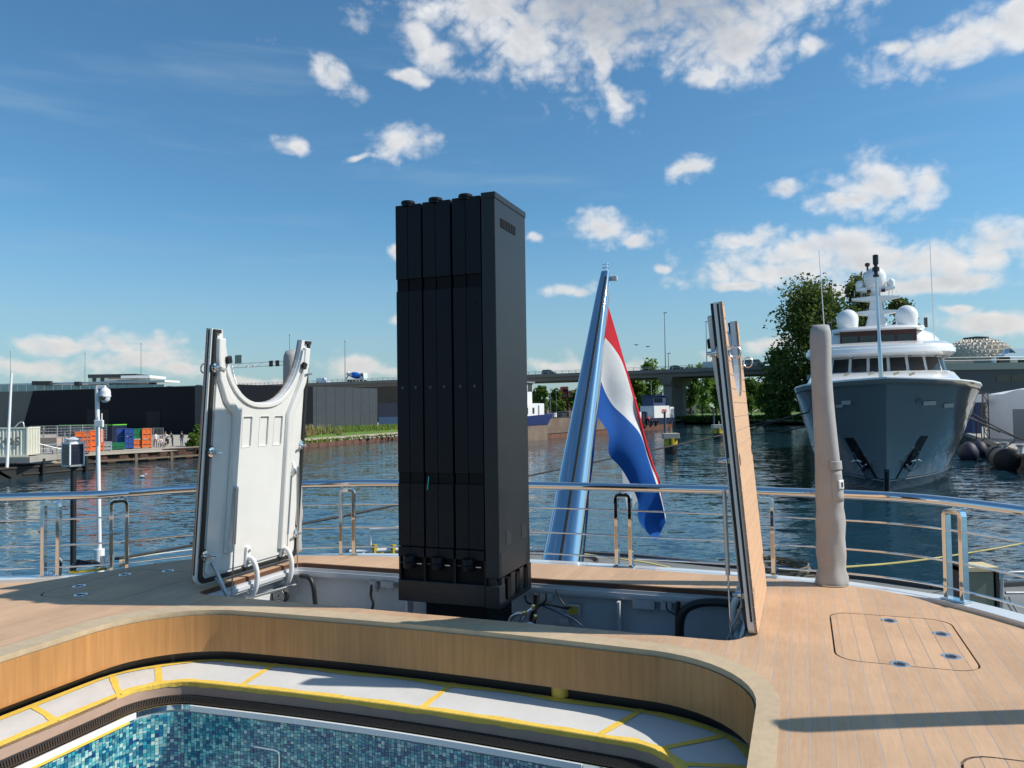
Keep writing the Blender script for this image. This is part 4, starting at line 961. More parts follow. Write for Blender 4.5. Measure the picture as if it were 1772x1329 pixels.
def poly_in(poly, x, y):
    c = False; j = len(poly) - 1
    for i in range(len(poly)):
        if (poly[i].y > y) != (poly[j].y > y) and x < (poly[j].x - poly[i].x) * (y - poly[i].y) / (poly[j].y - poly[i].y) + poly[i].x: c = not c
        j = i
    return c
GRASSM = leafmat('grass_blades', sr(92, 122, 44), sr(150, 164, 84)); REED = leafmat('dry_reeds', sr(150, 140, 96), sr(190, 178, 130))
def tufts(poly, n, hs, seed, matn, name, label, z, sz=.35):
    rr = random.Random(seed); m = MB(); xs = [p.x for p in poly]; ys = [p.y for p in poly]; k = 0
    while k < n:
        x, y = rr.uniform(min(xs), max(xs)), rr.uniform(min(ys), max(ys))
        if not poly_in(poly, x, y): continue
        k += 1; h = rr.uniform(*hs); a = rr.uniform(0, 6.28); dx, dy = math.cos(a) * sz * rr.uniform(.5, 1.2), math.sin(a) * sz * rr.uniform(.5, 1.2); lx, ly = rr.uniform(-.3, .3) * h, rr.uniform(-.3, .3) * h
        m.add([(x - dx, y - dy, z), (x + dx, y + dy, z), (x + dx * .5 + lx, y + dy * .5 + ly, z + h), (x - dx * .3 + lx, y - dy * .3 + ly, z + h * .85)], [(0, 1, 2, 3)])
    return m.build(name, matn, p=(xs[0], ys[0], z), kind='stuff', label=label)
slp = [SH[4], SH[5], SH[6], SH[7], SH[8]]; MB().loft([[(p.x + .1, p.y + .1, ZW + .6), (p.x - .9, p.y + 1.6, ZL + .05), (p.x - 1.4, p.y + 3.0, ZL + .52)] for p in slp], wrap=False, caps=False).build('bank_slope', LAWN, kind='structure', label='grassy slope above the low rusty piling')
tufts([p + Vector((.3, .1, 0)) for p in SH[4:9]] + [p + Vector((-1.2, 2.4, 0)) for p in SH[8:3:-1]], 4200, (.3, .8), 6, GRASSM, 'grass', 'green grass hanging over the edge of the rusty piling', ZW + .55, .2)
tufts(gb, 9000, (.25, .85), 1, GRASSM, 'grass', 'tall green grass growing on the bank before the grey hall', ZL + .4, .2)
rd = [SH[5] + Vector((1, 4, 0)), SH[6] + Vector((-1, 2, 0)), SH[6] + Vector((2, 9, 0)), SH[5] + Vector((2, 12, 0))]
tufts(rd, 300, (.9, 1.9), 2, REED, 'reeds', 'dry pale reeds among the bank grass', ZL + .4, .2)
sg = [SH[12] + Vector((-8, .5, 0)), SH[13] + Vector((0, .3, 0)), SH[14] + Vector((0, .3, 0)), SH[16] + Vector((0, .3, 0)), SH[16] + Vector((0, 9, 0)), SH[13] + Vector((0, 8, 0)), SH[12] + Vector((-8, 8, 0))]
tufts(sg, 4200, (.8, 2.4), 3, leafmat('shore_bush', sr(56, 92, 34), sr(112, 140, 62)), 'grass', 'bushy green growth along the far waterline', ZL - .8, .6)
# quay walls: steel sheet piling with timber posts
RUST = mat('rusty_piling', sr(92, 62, 48), .85, var=.35, vscale=1.5, col2=sr(58, 40, 34)); RUST2 = mat('red_piling', sr(108, 76, 62), .85, var=.3, vscale=1.2)
TIMB = mat('old_timber', sr(112, 100, 84), .9, var=.3, vscale=2); CONC = mat('concrete', sr(158, 154, 146), .85, var=.14, vscale=.6, bump=.15)
def piling(a, b, zt, name, label, mm_, pitch=1.1, cap=True, posts=0, capm=CONC):
    a, b = Vector(a), Vector(b); ln = (b - a).length; d = (b - a) / ln; nn = Vector((d.y, -d.x, 0)); fr = Fr((a.x, a.y, 0), math.atan2(d.y, d.x))
    o = thing(name, label, 'quay wall', (0, 0, ZW), fr); k = int(ln / pitch)
    for i in range(k):
        s = i * pitch; dep = .0 if i % 2 else -.28
        MB().add([(s, dep, ZW - .6), (s + pitch * .72, dep, ZW - .6), (s + pitch, -.28 if i % 2 else 0, ZW - .6), (s, dep, zt), (s + pitch * .72, dep, zt), (s + pitch, -.28 if i % 2 else 0, zt), (s, .4, zt), (s + pitch, .4, zt)], [(0, 1, 4, 3), (1, 2, 5, 4), (3, 4, 5, 7, 6)]).build('sheet_pile', mm_, o)
    if cap: MB().box(0, ln, -.34, .05, zt, zt + .12).build('capping', capm, o)
    if posts:
        MB().box(0, ln, -.62, -.36, ZW + .22, ZW + .42).build('waling', TIMB, o)
        i = 0
        while i * posts < ln: MB().box(i * posts, i * posts + .3, -.66, -.34, ZW - .6, zt - .25).build('fender_post', TIMB, o); i += 1
    return o
piling(SH[1], SH[4], ZL - .12, 'quay_wall', 'brown sheet pile quay wall with timber posts below the crates', RUST, 1.15, True, 4.2, RUST)
piling(Vector((-78, 65, 0)), SH[1], ZL - .12, 'quay_wall', 'brown quay wall behind the black floating pontoon', RUST, 1.5)
piling(SH[4], SH[7], ZW + .62, 'quay_wall', 'low rusty red sheet piling below the green bank', RUST2, 1.3, False)
piling(SH[7], SH[11], ZL - .2, 'quay_wall', 'far quay wall behind the moored barge', RUST, 3.0)
rr = random.Random(11); m = MB()
for k in range(120):
    p = SH[6].lerp(SH[8], rr.random()) + Vector((rr.uniform(-.4, .2), .5 + rr.uniform(-.3, .4), 0)); s = rr.uniform(.12, .4)
    m.obox((p.x, p.y, ZW + .74), (s * 1.4, s, s * .6), (rr.uniform(-.3, .3), rr.uniform(-.3, .3), rr.uniform(0, 3)))
m.build('rubble', mat('rubble_stone', sr(176, 170, 160), .9, var=.2), kind='stuff', label='pale rubble along the top of the rusty piling')
# ================================================================ halls on the left shore
CLAD = mat('dark_cladding', (.007, .009, .014), .7, var=.15, vscale=.3, spec=.15); GCLAD = mat('grey_cladding', sr(54, 62, 68), .6, var=.12, vscale=.25, stretch=(1, 1, 3)); LCLAD = mat('olive_grey_cladding', sr(92, 98, 96), .6, var=.1, vscale=.3, stretch=(3, 3, .3))
A = at(415, 700, 146); Bq = at(57, 700, 176); Cq = at(653, 700, 184); ZT = 6.65
hall = thing('harbour_hall', 'long black clad harbour hall behind the quay', 'hall', (A.x, A.y, ZL))
def wallquad(o, name, p, q, z0, z1, m_, th=.4, x0=0, x1=0):
    p, q = Vector((p.x, p.y, 0)), Vector((q.x, q.y, 0)); d = (q - p).normalized(); nn = Vector((-d.y, d.x, 0)) * th
    p = p + d * x0; q = q - d * x1
    return MB().add([(p.x, p.y, z0), (q.x, q.y, z0), (q.x, q.y, z1), (p.x, p.y, z1), (p.x + nn.x, p.y + nn.y, z0), (q.x + nn.x, q.y + nn.y, z0), (q.x + nn.x, q.y + nn.y, z1), (p.x + nn.x, p.y + nn.y, z1)], [(0, 1, 2, 3), (4, 7, 6, 5), (3, 2, 6, 7), (0, 3, 7, 4), (1, 5, 6, 2), (0, 4, 5, 1)]).build(name, m_, o)
dl = (Bq - A); dl.z = 0; dl.normalize()
# black face with a raking end, in front of the paler wing
m = MB(); Bl = Vector((Bq.x, Bq.y, 0)); Bbot = Bl + dl * 4.5; nn = Vector((dl.y, -dl.x, 0)) * -20
nb_ = Vector((-dl.y, dl.x, 0)); nb_ = nb_ if nb_.y > 0 else -nb_
vs = []
for off in (Vector((0, 0, 0)), nb_ * 20): vs += [(A.x + off.x, A.y + off.y, ZL), (Bbot.x + off.x, Bbot.y + off.y, ZL), (Bl.x + off.x, Bl.y + off.y, ZT + .35), (A.x + off.x, A.y + off.y, ZT)]
m.add(vs, [(0, 1, 2, 3), (7, 6, 5, 4), (3, 2, 6, 7), (1, 5, 6, 2), (0, 3, 7, 4)]); m.build('black_wall', CLAD, hall)
for px0, px1, y0 in ((95, 160, 704), (270, 312, 712)):
    a_ = A.lerp(Bq, (A - at(px1, 700, 160)).length / (A - Bq).length); b_ = A.lerp(Bq, (A - at(px0, 700, 160)).length / (A - Bq).length); off = -nb_ * .06
    wallquad(hall, 'roller_door', b_ + off, a_ + off, ZL, ZL + 5.2 if px0 < 200 else ZL + 4.6, mat('dark_door', (.010, .012, .015), .6, spec=.2), .03)
wh = thing('harbour_hall', 'grey clad hall wing with a narrow door above the green bank', 'hall', (Cq.x, Cq.y, ZL))
wallquad(wh, 'grey_wall', A, Cq, ZL, ZT, GCLAD, 12)
d_ = (Cq - A); d_.z = 0; L_ = d_.length; d_.normalize(); npan = 14
nf = Vector((d_.y, -d_.x, 0))
for k in range(1, npan):
    p = A + d_ * (L_ * k / npan) + nf * .02; MB().beam((p.x, p.y, ZL), (p.x, p.y, ZT - .05), .03, .03).build('panel_joint', mat('joint_dark', (.032, .038, .043), .6), wh)
p = A + d_ * (L_ * .865) + nf * .03; MB().obox((p.x, p.y, ZL + 1.7), (1.2, .06, 3.4), (0, 0, math.atan2(d_.y, d_.x))).build('narrow_door', GCLAD, wh)
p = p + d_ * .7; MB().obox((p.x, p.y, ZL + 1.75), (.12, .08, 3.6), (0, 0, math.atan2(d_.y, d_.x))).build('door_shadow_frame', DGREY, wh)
w2 = thing('harbour_hall', 'olive grey hall wing at the left edge of the picture', 'hall', (Bq.x - 10, Bq.y, ZL))
wallquad(w2, 'olive_wall', at(-160, 700, 182), Vector((Bl.x + .5, Bl.y + 1.2, 0)), ZL, ZT + .3, LCLAD, 14)
# navy container wall right of the grey wing
nw = thing('navy_fence', 'two tone navy blue wall beside the grey hall below the viaduct', 'wall', (Cq.x, Cq.y, ZL))
e1 = Cq + d_ * .6; e2 = Cq + Vector((14, 6, 0))
wallquad(nw, 'upper_panel', e1, e2, ZL + 2.6, ZL + 5.9, mat('navy', sr(28, 34, 56), .5), .3); wallquad(nw, 'lower_panel', e1 - nb_ * 0 + Vector((0, -.3, 0)), e2 + Vector((0, -.3, 0)), ZL, ZL + 2.6, mat('blue_sheet', sr(44, 74, 104), .5), .3)
# roof light strip and pavilion
PGL = mat('pale_green_glass', sr(170, 188, 178), .15, 0, spec=.6)
rl = thing('roof_lantern', 'long pale green glazed roof light strip on the harbour halls', 'roof light', tuple(at(140, 680, 192)))
a_, b_ = at(-60, 664, 196), at(285, 671, 186)
for k in range(22):
    p, q = a_.lerp(b_, k / 22), a_.lerp(b_, (k + .94) / 22); z1 = at(0, 664, 196).z - .9 * k / 22
    wallquad(rl, 'glass_pane', p, q, ZT, z1 - .25, PGL, .1)
wallquad(rl, 'eaves', a_, b_, at(0, 664, 196).z - .55, at(0, 664, 196).z - .1, WHITE, 6); 
pv = thing('roof_pavilion', 'flat roofed glazed pavilion on top of the dark hall', 'pavilion', tuple(at(205, 672, 196)))
def pvq(name, x0, x1, y0, y1, Y, m_, dy=.2): 
    a_, b_ = at(x0, y0, Y), at(x1, y1, Y); return MB().box(a_.x, b_.x, Y, Y + dy, b_.z, a_.z).build(name, m_, pv)
pvq('flat_roof', 209, 259, 650, 654, 192, WHITE, 9); pvq('flat_roof', 152, 236, 648, 653, 196, DGREY, 9); pvq('concrete_core', 188, 238, 657, 670, 193, CONC, 7)
for x in (153, 160, 167, 174, 181): pvq('window_pane', x, x + 6, 654, 668, 196, PGL if x % 2 else GLASSD)
for x in (238, 244, 250): pvq('window_pane', x, x + 5.5, 655, 668, 193, PGL)
pvq('steel_post', 257, 258, 654, 668, 192, DGREY)
for (x, y) in ((78, 663), (135, 664), (265, 663), (62, 663)):
    q = at(x, y, 190); MB().obox(tuple(q), (1.3 if x != 78 else 3, 1.2, 1.0)).build('roof_box', DGREY, p=tuple(q), label=('dark ventilation box on the roof light, %s' % {78: 'the widest one', 135: 'left of the pavilion', 265: 'right of the pavilion', 62: 'beside the widest one'}[x]), cat='vent box', group='roof boxes')
# ================================================================ things on the left quay
def place(px, py, z=ZL): q = gp(px, py, z); return q
qd = (SH[4] - SH[1]).normalized(); QRZ = math.atan2(qd.y, qd.x)
def qfr(px, py): q = gp(px, py, ZL); return Fr((q.x, q.y, 0), QRZ - .12)
CW_ = mat('container_white', sr(226, 224, 206), .5, var=.08, vscale=1.5); TXT = mat('container_letter', sr(120, 126, 122), .6)
def container(fr, Lx, Wy, Hz, m_, label, trim=None, z=ZL, zoff=.15, text=None):
    o = thing('shipping_container', label, 'container', (0, 0, z), fr); z0 = z + zoff; z1 = z0 + Hz; m = MB(); n = int(Lx / .28)
    for i in range(n):
        a, b = i * Lx / n, (i + 1) * Lx / n; w = b - a
        xs = [(a, 0), (a + w * .35, 0), (a + w * .5, .05), (a + w * .85, .05), (b, 0)]
        m.loft([[(x, y, z0 + .15), (x, y, z1 - .12)] for x, y in xs], wrap=False, caps=False)
    m.build('corrugated_side', m_, o)
    MB().box(.02, Lx - .02, .07, Wy, z0 + .1, z1 - .06).build('container_body', m_, o)
    tm_ = trim or m_
    for zz in (z0, z1 - .13): MB().box(-.03, Lx + .03, -.03, .08, zz, zz + .14).build('side_rail', tm_ if zz > z0 else m_, o)
    for xx in (-.03, Lx - .1): MB().box(xx, xx + .13, -.035, .1, z0, z1).build('corner_post', m_, o)
    n2 = int(Wy / .3)
    for i in range(n2): MB().box(Lx + .0, Lx + .03, i * Wy / n2 + .05, (i + .6) * Wy / n2 + .05, z0 + .15, z1 - .15).build('end_rib', m_, o)
    MB().box(Lx - .05, Lx + .02, 0, Wy, z1 - .12, z1).build('end_rail', tm_, o)
    if text:
        for (s, sz, x, zz) in text:
            vs, fs = text_mb(s, sz, .005, .03); MB().add([(a + x, b - .075, c + zz + z0) for a, b, c in vs], fs).build('lettering', TXT, o)
    return o
q = at(47, 788, 67.5); f_ = Fr((q.x, q.y, 0), math.radians(8)); wl = 6.06
f_ = Fr(Vector((q.x, q.y, 0)) - (f_.m.to_3x3() @ Vector((wl, 0, 0))), math.radians(8))
container(f_, wl, 2.4, 2.55, CW_, 'white corrugated container with large grey letters at the picture edge', z=at(47, 790, 67.5).z, zoff=0, text=[('V', 1.0, 6.06 - 2.72, 1.0), ('O', 1.0, 6.06 - 1.92, 1.0), ('S', 1.0, 6.06 - 1.0, 1.0), ('e', .6, 6.06 - 2.5, .4)])
plz = at(47, 790, 67.5).z
MB().box(q.x - 9, q.x + .6, q.y - .6, q.y + 4, plz - .5, plz - .02).build('container_plinth', CONC, p=(q.x, q.y, plz - .5), label='low platform carrying the white container', cat='platform')
NAVY = mat('container_navy', sr(24, 34, 58), .5); GRN = mat('bright_green', sr(104, 190, 60), .5)
q = at(101, 755, 99); qe = at(194, 755, 97); f_ = Fr((q.x, q.y, 0), math.atan2(qe.y - q.y, qe.x - q.x))
container(f_, (qe - q).length, 2.5, at(150, 735, 98).z - ZL, NAVY, 'navy container with bright green top edge behind the fence', trim=GRN, zoff=0)
# fence panels with posts
fw_ = thing('mesh_fence', 'grey wire mesh site fence behind the orange crates', 'fence', tuple(gp(120, 782, ZL)))
fa, fb = at(52, 770, 84), at(185, 770, 92)
for k in range(6):
    p, q_ = fa.lerp(fb, k / 6), fa.lerp(fb, (k + .97) / 6); z0, z1 = ZL + .1, ZL + 2.9; pn = MB()
    MB().tube([(p.x, p.y, z0), (p.x, p.y, z1), (q_.x, q_.y, z1), (q_.x, q_.y, z0)], .045, 5, closed=True).build('fence_frame', GALV, fw_)
    for i in range(1, 9): z = z0 + (z1 - z0) * i / 9; pn.cyl((p.x, p.y, z), (q_.x, q_.y, z), .022, n=4)
    for i in range(1, 9): e = p.lerp(q_, i / 9); pn.cyl((e.x, e.y, z0), (e.x, e.y, z1), .012, n=4)
    pn.build('mesh_panel', GALV, fw_)
fw2 = thing('mesh_fence', 'short glazed fence panel behind the group of people', 'fence', tuple(gp(262, 772, ZL)))
fa, fb = at(248, 760, 96), at(283, 760, 97)
for k in range(2):
    p, q_ = fa.lerp(fb, k / 2), fa.lerp(fb, (k + .95) / 2); MB().tube([(p.x, p.y, ZL), (p.x, p.y, ZL + 2.3), (q_.x, q_.y, ZL + 2.3), (q_.x, q_.y, ZL)], .05, 5, closed=True).build('fence_frame', GALV, fw2)
    pn = MB()
    for i in range(1, 7): e = p.lerp(q_, i / 7); pn.cyl((e.x, e.y, ZL), (e.x, e.y, ZL + 2.3), .015, n=4)
    pn.build('mesh_panel', GALV, fw2)
for (px, h, lab) in ((75, 5, 'leftmost thin lamp post of the quay fence'), (112, 5, 'thin lamp post left of the number board'), (151, 5, 'thin lamp post right of the number board')):
    q = at(px, 770, 83); MB().cyl((q.x, q.y, ZL), (q.x, q.y, at(px, 746, 83).z), .07, n=6).cyl((q.x - .3, q.y, at(px, 746, 83).z), (q.x + .3, q.y, at(px, 746, 83).z), .06, n=6).build('quay_post', GALV, p=(q.x, q.y, ZL), label=lab, cat='post', group='thin posts on the quay')
nb2_ = thing('number_board', 'grey board with the number 80 on the fence', 'sign', tuple(at(132, 765, 88)))
a_, b_ = at(126, 742.5, 88), at(139, 760, 88); MB().box(a_.x, b_.x, 88, 88.08, b_.z, a_.z).build('board', mat('sign_grey', sr(150, 156, 158), .6), nb2_)
vs, fs = text_mb('80', .85, .01); MB().add([(x + a_.x + .0, y + 87.97, z + b_.z + .25) for x, y, z in vs], fs).build('lettering', mat('sign_dark', sr(70, 74, 78), .6), nb2_)
# pallet crates
def crate(fr, w, h, m_, label, z=ZL):
    o = thing('pallet_crate', label, 'crate', (0, 0, z), fr, group='plastic pallet crates on the quay')
    MB().box(.02, w - .02, .02, w - .02, z + .12, z + h).build('crate_box', m_, o)
    for x in (0, w / 2 - .05, w - .1): MB().box(x, x + .1, -.01, .05, z + .1, z + h).build('rib', m_, o)
    for zz in (z + .12, z + h * .5, z + h - .1): MB().box(0, w, -.015, .04, zz, zz + .1).build('rim', m_, o)
    for x in (.12, w / 2 + .06): MB().box(x, x + w / 2 - .2, -.005, .03, z + h * .5 - .09, z + h * .5 - .01).build('hand_slot', DGREY, o)
    for y in (0, w * .5, w - .1): MB().box(w - .03, w + .01, y, y + .1, z + .1, z + h).build('rib', m_, o)
    for x in (0, w - .14): MB().box(x, x + .14, 0, w, z, z + .13).build('skid', m_, o)
    return o
ORA = mat('crate_orange', sr(226, 112, 52), .5, var=.08, vscale=2); BLU = mat('crate_blue', sr(40, 76, 150), .5, var=.08, vscale=2); GRE = mat('crate_green', sr(20, 116, 76), .5, var=.08, vscale=2); GRY = mat('crate_grey', sr(150, 164, 170), .5, var=.1, vscale=2)
def cr(px, py, w, h, m_, lab, lev=0):
    q = gp(px, py, ZL); return crate(Fr((q.x, q.y, 0), QRZ - .35), w, h, m_, lab, ZL + .02 + lev)
cr(130, 783.5, 1.5, 1.15, ORA, 'lower orange crate of the leftmost stack'); cr(130, 783.5, 1.5, 1.05, ORA, 'upper orange crate of the leftmost stack', 1.16)
cr(157, 781.5, 1.3, 1.15, ORA, 'lower orange crate behind the white camera pole'); cr(157, 781.5, 1.3, 1.15, ORA, 'upper orange crate behind the white camera pole', 1.16)
cr(177, 780.5, .95, 1.0, GRY, 'grey crate right of the white camera pole'); cr(192, 779, 1.4, .8, GRE, 'low green crate between the grey and blue ones')
cr(203, 777.5, 1.5, 1.35, BLU, 'lower left blue crate of the pair'); cr(203, 777.5, 1.5, 1.0, BLU, 'upper left blue crate of the pair', 1.36); cr(216, 777.5, .95, 1.35, BLU, 'lower right blue crate of the pair'); cr(216, 777.5, .95, 1.0, BLU, 'upper right blue crate of the pair', 1.36)
cr(229, 776.5, 1.2, 1.0, ORA, 'orange crate under the green one'); cr(229, 776.5, 1.2, 1.3, GRE, 'green crate on top of an orange one', 1.02)
cr(246, 776, 1.05, 1.0, ORA, 'lower orange crate next to the people'); cr(246, 776, 1.05, 1.3, ORA, 'upper orange crate next to the people', 1.02)
q = gp(196, 770, ZL); m = MB(); rr = random.Random(2)
for k in range(14): m.obox((q.x + rr.uniform(-1, 1), q.y + rr.uniform(-1, 1), ZL + rr.uniform(.2, 1.7)), (rr.uniform(.4, .9),) * 3, (rr.random(), rr.random(), rr.random()))
m.build('scrap_heap', mat('pale_scrap', sr(206, 200, 192), .8, var=.2), p=(q.x, q.y, ZL), label='pale heap of sacks between the crates', cat='heap')
# ---- people
SKIN = mat('skin', sr(200, 150, 122), .6)
def person(px, py, shirt, legs, hair, label, pose='stand', face=0.0, h=1.76):
    q = gp(px, py, ZL + .02); k = h / 1.76
    if pose == 'sit': hip, kneeL, kneeR, fL, fR, ch, nk, hd, eL, eR, hL, hR = (0, 0, .5), (.12, -.45, .52), (-.12, -.45, .5), (.13, -.5, .08), (-.13, -.5, .08), (0, -.06, .86), (0, -.09, 1.06), (0, -.12, 1.22), (.27, -.2, .74), (-.27, -.2, .74), (.16, -.42, .66), (-.16, -.42, .66)
    elif pose == 'bent': hip, kneeL, kneeR, fL, fR, ch, nk, hd, eL, eR, hL, hR = (0, 0, .93), (.11, -.04, .5), (-.11, .0, .5), (.13, .05, .07), (-.13, .05, .07), (0, -.1, 1.3), (0, -.14, 1.48), (0, -.2, 1.64), (.24, -.16, 1.12), (-.24, -.16, 1.12), (.1, -.4, 1.16), (-.1, -.4, 1.16)
    else: hip, kneeL, kneeR, fL, fR, ch, nk, hd, eL, eR, hL, hR = (0, 0, .93), (.11, -.03, .5), (-.11, .0, .5), (.12, .03, .07), (-.13, .05, .07), (0, 0, 1.32), (0, 0, 1.5), (0, -.03, 1.65), (.26, .03, 1.12), (-.26, .03, 1.12), (.26, -.06, .86), (-.25, -.05, .86)
    V = Vector; hip, ch, nk, hd = V(hip), V(ch), V(nk), V(hd)
    hl = hip + V((.1, 0, -.03)); hr = hip + V((-.1, 0, -.03)); sl_, sr_ = ch + V((.2, 0, .1)), ch + V((-.2, 0, .1))
    verts = [hip, hip.lerp(ch, .5), ch, nk, hd + V((0, 0, -.06)), hd + V((0, 0, .08)), hl, V(kneeL), V(fL), V(fL) + V((0, -.16, -.04)), hr, V(kneeR), V(fR), V(fR) + V((0, -.16, -.04)), sl_, V(eL), V(hL), V(hL) + V((0, -.05, -.09)), sr_, V(eR), V(hR), V(hR) + V((0, -.05, -.09))]
    rad = [.15, .13, .155, .06, .085, .085, .1, .065, .045, .04, .1, .065, .045, .04, .075, .048, .036, .03, .075, .048, .036, .03]
    ed = [(0, 1), (1, 2), (2, 3), (3, 4), (4, 5), (0, 6), (6, 7), (7, 8), (8, 9), (0, 10), (10, 11), (11, 12), (12, 13), (2, 14), (14, 15), (15, 16), (16, 17), (2, 18), (18, 19), (19, 20), (20, 21)]
    me = bpy.data.meshes.new('body'); me.from_pydata([tuple(v * k) for v in verts], ed, []); ob = bpy.data.objects.new('body', me); COL.objects.link(ob)
    sk = ob.modifiers.new('s', 'SKIN'); ob.modifiers.new('d', 'SUBSURF').levels = 1
    for i, r in enumerate(rad): me.skin_vertices[0].data[i].radius = (r * k, r * k * .85)
    me.skin_vertices[0].data[0].use_root = True
    bpy.context.view_layer.update(); ev = ob.evaluated_get(bpy.context.evaluated_depsgraph_get()); m2 = bpy.data.meshes.new_from_object(ev); bpy.data.objects.remove(ob)
    m2.materials.clear()
    for mm_ in (SKIN, shirt, legs, mat('shoe', (.03, .03, .03), .6)): m2.materials.append(mm_)
    for p in m2.polygons:
        c = p.center / k; zz = c.z; near_hand = min((c - V(hL)).length, (c - V(hR)).length) < .17
        kk = 0 if (zz > nk.z - .03 or near_hand) else (1 if zz > hip.z + .02 and (pose != 'sit' or c.y > -.3 or zz > .62) else (3 if zz < .1 else 2))
        p.material_index = kk; p.use_smooth = True
    o = thing('person', label, 'person', (q.x, q.y, ZL + .02), group='people standing and sitting on the quay'); o.rotation_euler = (0, 0, face)
    b = bpy.data.objects.new('body', m2); COL.objects.link(b); b.parent = o
    m = MB(); m.lathe([(.0, .125), (.06, .115), (.095, .06), (.1, 0), (.085, -.06)], (0, .015, 0), 10); m.v = [((x + hd.x) * k, (y + hd.y) * k, (z + hd.z + .02) * k) for x, y, z in m.v]
    ORG[o] = Vector((0, 0, 0)); m.build('hair', hair, o, smooth=60); return o
WS = mat('white_shirt', (.72, .72, .74), .8); NV = mat('navy_cloth', sr(34, 40, 58), .8); BK = mat('black_cloth', (.02, .02, .022), .8); JN = mat('jeans', sr(62, 84, 120), .8); LB = mat('pale_blue_shirt', sr(186, 200, 220), .8); GT = mat('grey_trousers', sr(70, 74, 80), .8)
HB = mat('brown_hair', sr(70, 48, 34), .7); HK = mat('dark_hair', sr(30, 24, 20), .7); HL = mat('fair_hair', sr(150, 112, 72), .7)
person(269, 773.5, WS, GT, HK, 'person in white shirt and grey trousers beside the orange crates', 'stand', .5, 1.8)
person(280, 772, LB, GT, HB, 'person in pale blue shirt bending forward in the group', 'bent', 1.9, 1.6)
person(288, 771, WS, GT, HL, 'fair haired person in white top at the back of the group', 'bent', -.4, 1.76)
person(298.5, 772.5, BK, NV, HK, 'person all in dark clothes on the right of the group', 'bent', -1.3, 1.84)
person(278, 774, WS, GT, HB, 'person in white shirt sitting at the quay edge', 'sit', .2, 1.74)
person(291, 773.5, BK, BK, HB, 'person in black sitting in front of the group', 'sit', -.6, 1.7)
person(314.5, 771.5, BK, JN, HB, 'person in black top and blue jeans standing apart', 'stand', -2.0, 1.8)
person(259, 771.5, mat('mauve_shirt', sr(120, 96, 100), .8), GT, HB, 'person half hidden behind the orange crates', 'stand', 0, 1.8)
# ---- floating pontoon, gangway, pole
PBLK = mat('tarred_steel', (.018, .017, .016), .55, var=.3, vscale=1.2); PDECK = mat('pontoon_deck', sr(62, 58, 54), .8, var=.25, vscale=.8)
fp = thing('floating_pontoon', 'long black floating pontoon below the white container', 'pontoon', tuple(gp(33, 826, ZW)))
w0, w1, w2_ = gp(-90, 832, ZW), gp(33, 826, ZW), gp(163, 815, ZW); ex = (w2_ - w1).normalized(); wn = Vector((-ex.y, ex.x, 0)); zt_ = ZW + .95
prow = w1 - ex * 2.0
def V3(p, z): return (p.x, p.y, z)
m = MB(); m.add([V3(w1, ZW - .4), V3(w2_, ZW - .4), V3(w2_, zt_), V3(prow, zt_), V3(w1 + wn * 4.2, ZW - .4), V3(w2_ + wn * 4.2, ZW - .4), V3(w2_ + wn * 4.2, zt_), V3(prow + wn * 4.2, zt_)], [(0, 1, 2, 3), (3, 2, 6, 7), (0, 3, 7, 4), (1, 5, 6, 2), (4, 7, 6, 5)]); m.build('pontoon_hull', PBLK, fp)
MB().beam(V3(prow - wn * .05, zt_ - .1), V3(w2_ - wn * .05, zt_ - .1), .12, .16).build('rubbing_strake', PDECK, fp); MB().beam(V3(w1 + ex * .3 - wn * .05, ZW + .25), V3(w2_ - wn * .05, ZW + .25), .1, .12).build('rubbing_strake', PDECK, fp)
for t in (.28, .86): q = w1.lerp(w2_, t) - wn * .25; MB().cyl(V3(q, ZW - 1), V3(q, ZW + 1.5), .16, n=10).build('guide_pile', PBLK, fp)
for t in (.02, .2, .5, .8): q = w1.lerp(w2_, t) + wn * .8; MB().cyl(V3(q, zt_), V3(q, zt_ + 1.2), .04, n=6).build('rail_post', RUST, fp)
p2 = thing('floating_pontoon', 'black pontoon with raked end at the left edge of the picture', 'pontoon', tuple(gp(0, 830, ZW)))
w0, w1b = gp(-140, 840, ZW), gp(30, 828, ZW); m = MB(); e2_ = (w1b - w0).normalized(); n2_ = Vector((-e2_.y, e2_.x, 0))
m.add([V3(w0, ZW - .4), V3(w1b, ZW - .4), V3(w1b - e2_ * 2.2, ZW + 1.0), V3(w0, ZW + 1.0), V3(w0 + n2_ * 2.4, ZW - .4), V3(w1b + n2_ * 2.4, ZW - .4), V3(w1b - e2_ * 2.2 + n2_ * 2.4, ZW + 1.0), V3(w0 + n2_ * 2.4, ZW + 1.0)], [(0, 1, 2, 3), (3, 2, 6, 7), (1, 5, 6, 2), (4, 7, 6, 5)]); m.build('pontoon_hull', PBLK, p2)
gw = thing('gangway', 'pale gangway sloping from the quay down to the black pontoon', 'gangway', tuple(at(46, 789, 68)))
a_, b_ = at(46, 788, 69), at(106, 802, 71)
for dy in (0, 1.0): MB().beam((a_.x, a_.y + dy, a_.z), (b_.x, b_.y + dy, b_.z), .12, .22).build('stringer', mat('pale_timber', sr(170, 160, 136), .8), gw)
for k in range(9): t = k / 8; p = a_.lerp(b_, t); MB().box(p.x - .12, p.x + .12, p.y, p.y + 1.0, p.z + .05, p.z + .1).build('tread', TIMB, gw)
for k in range(4):
    t = k / 3; p = a_.lerp(b_, t); MB().cyl((p.x, p.y, p.z), (p.x, p.y, p.z + 1.3), .03, n=6).build('rail_post', GALV, gw)
MB().cyl((a_.x, a_.y, a_.z + 1.3), (b_.x, b_.y, b_.z + 1.3), .03, n=6).build('handrail', GALV, gw)
gr = thing('quay_railing', 'galvanised railing on the quay beside the gangway', 'railing', tuple(at(80, 782, 74)))
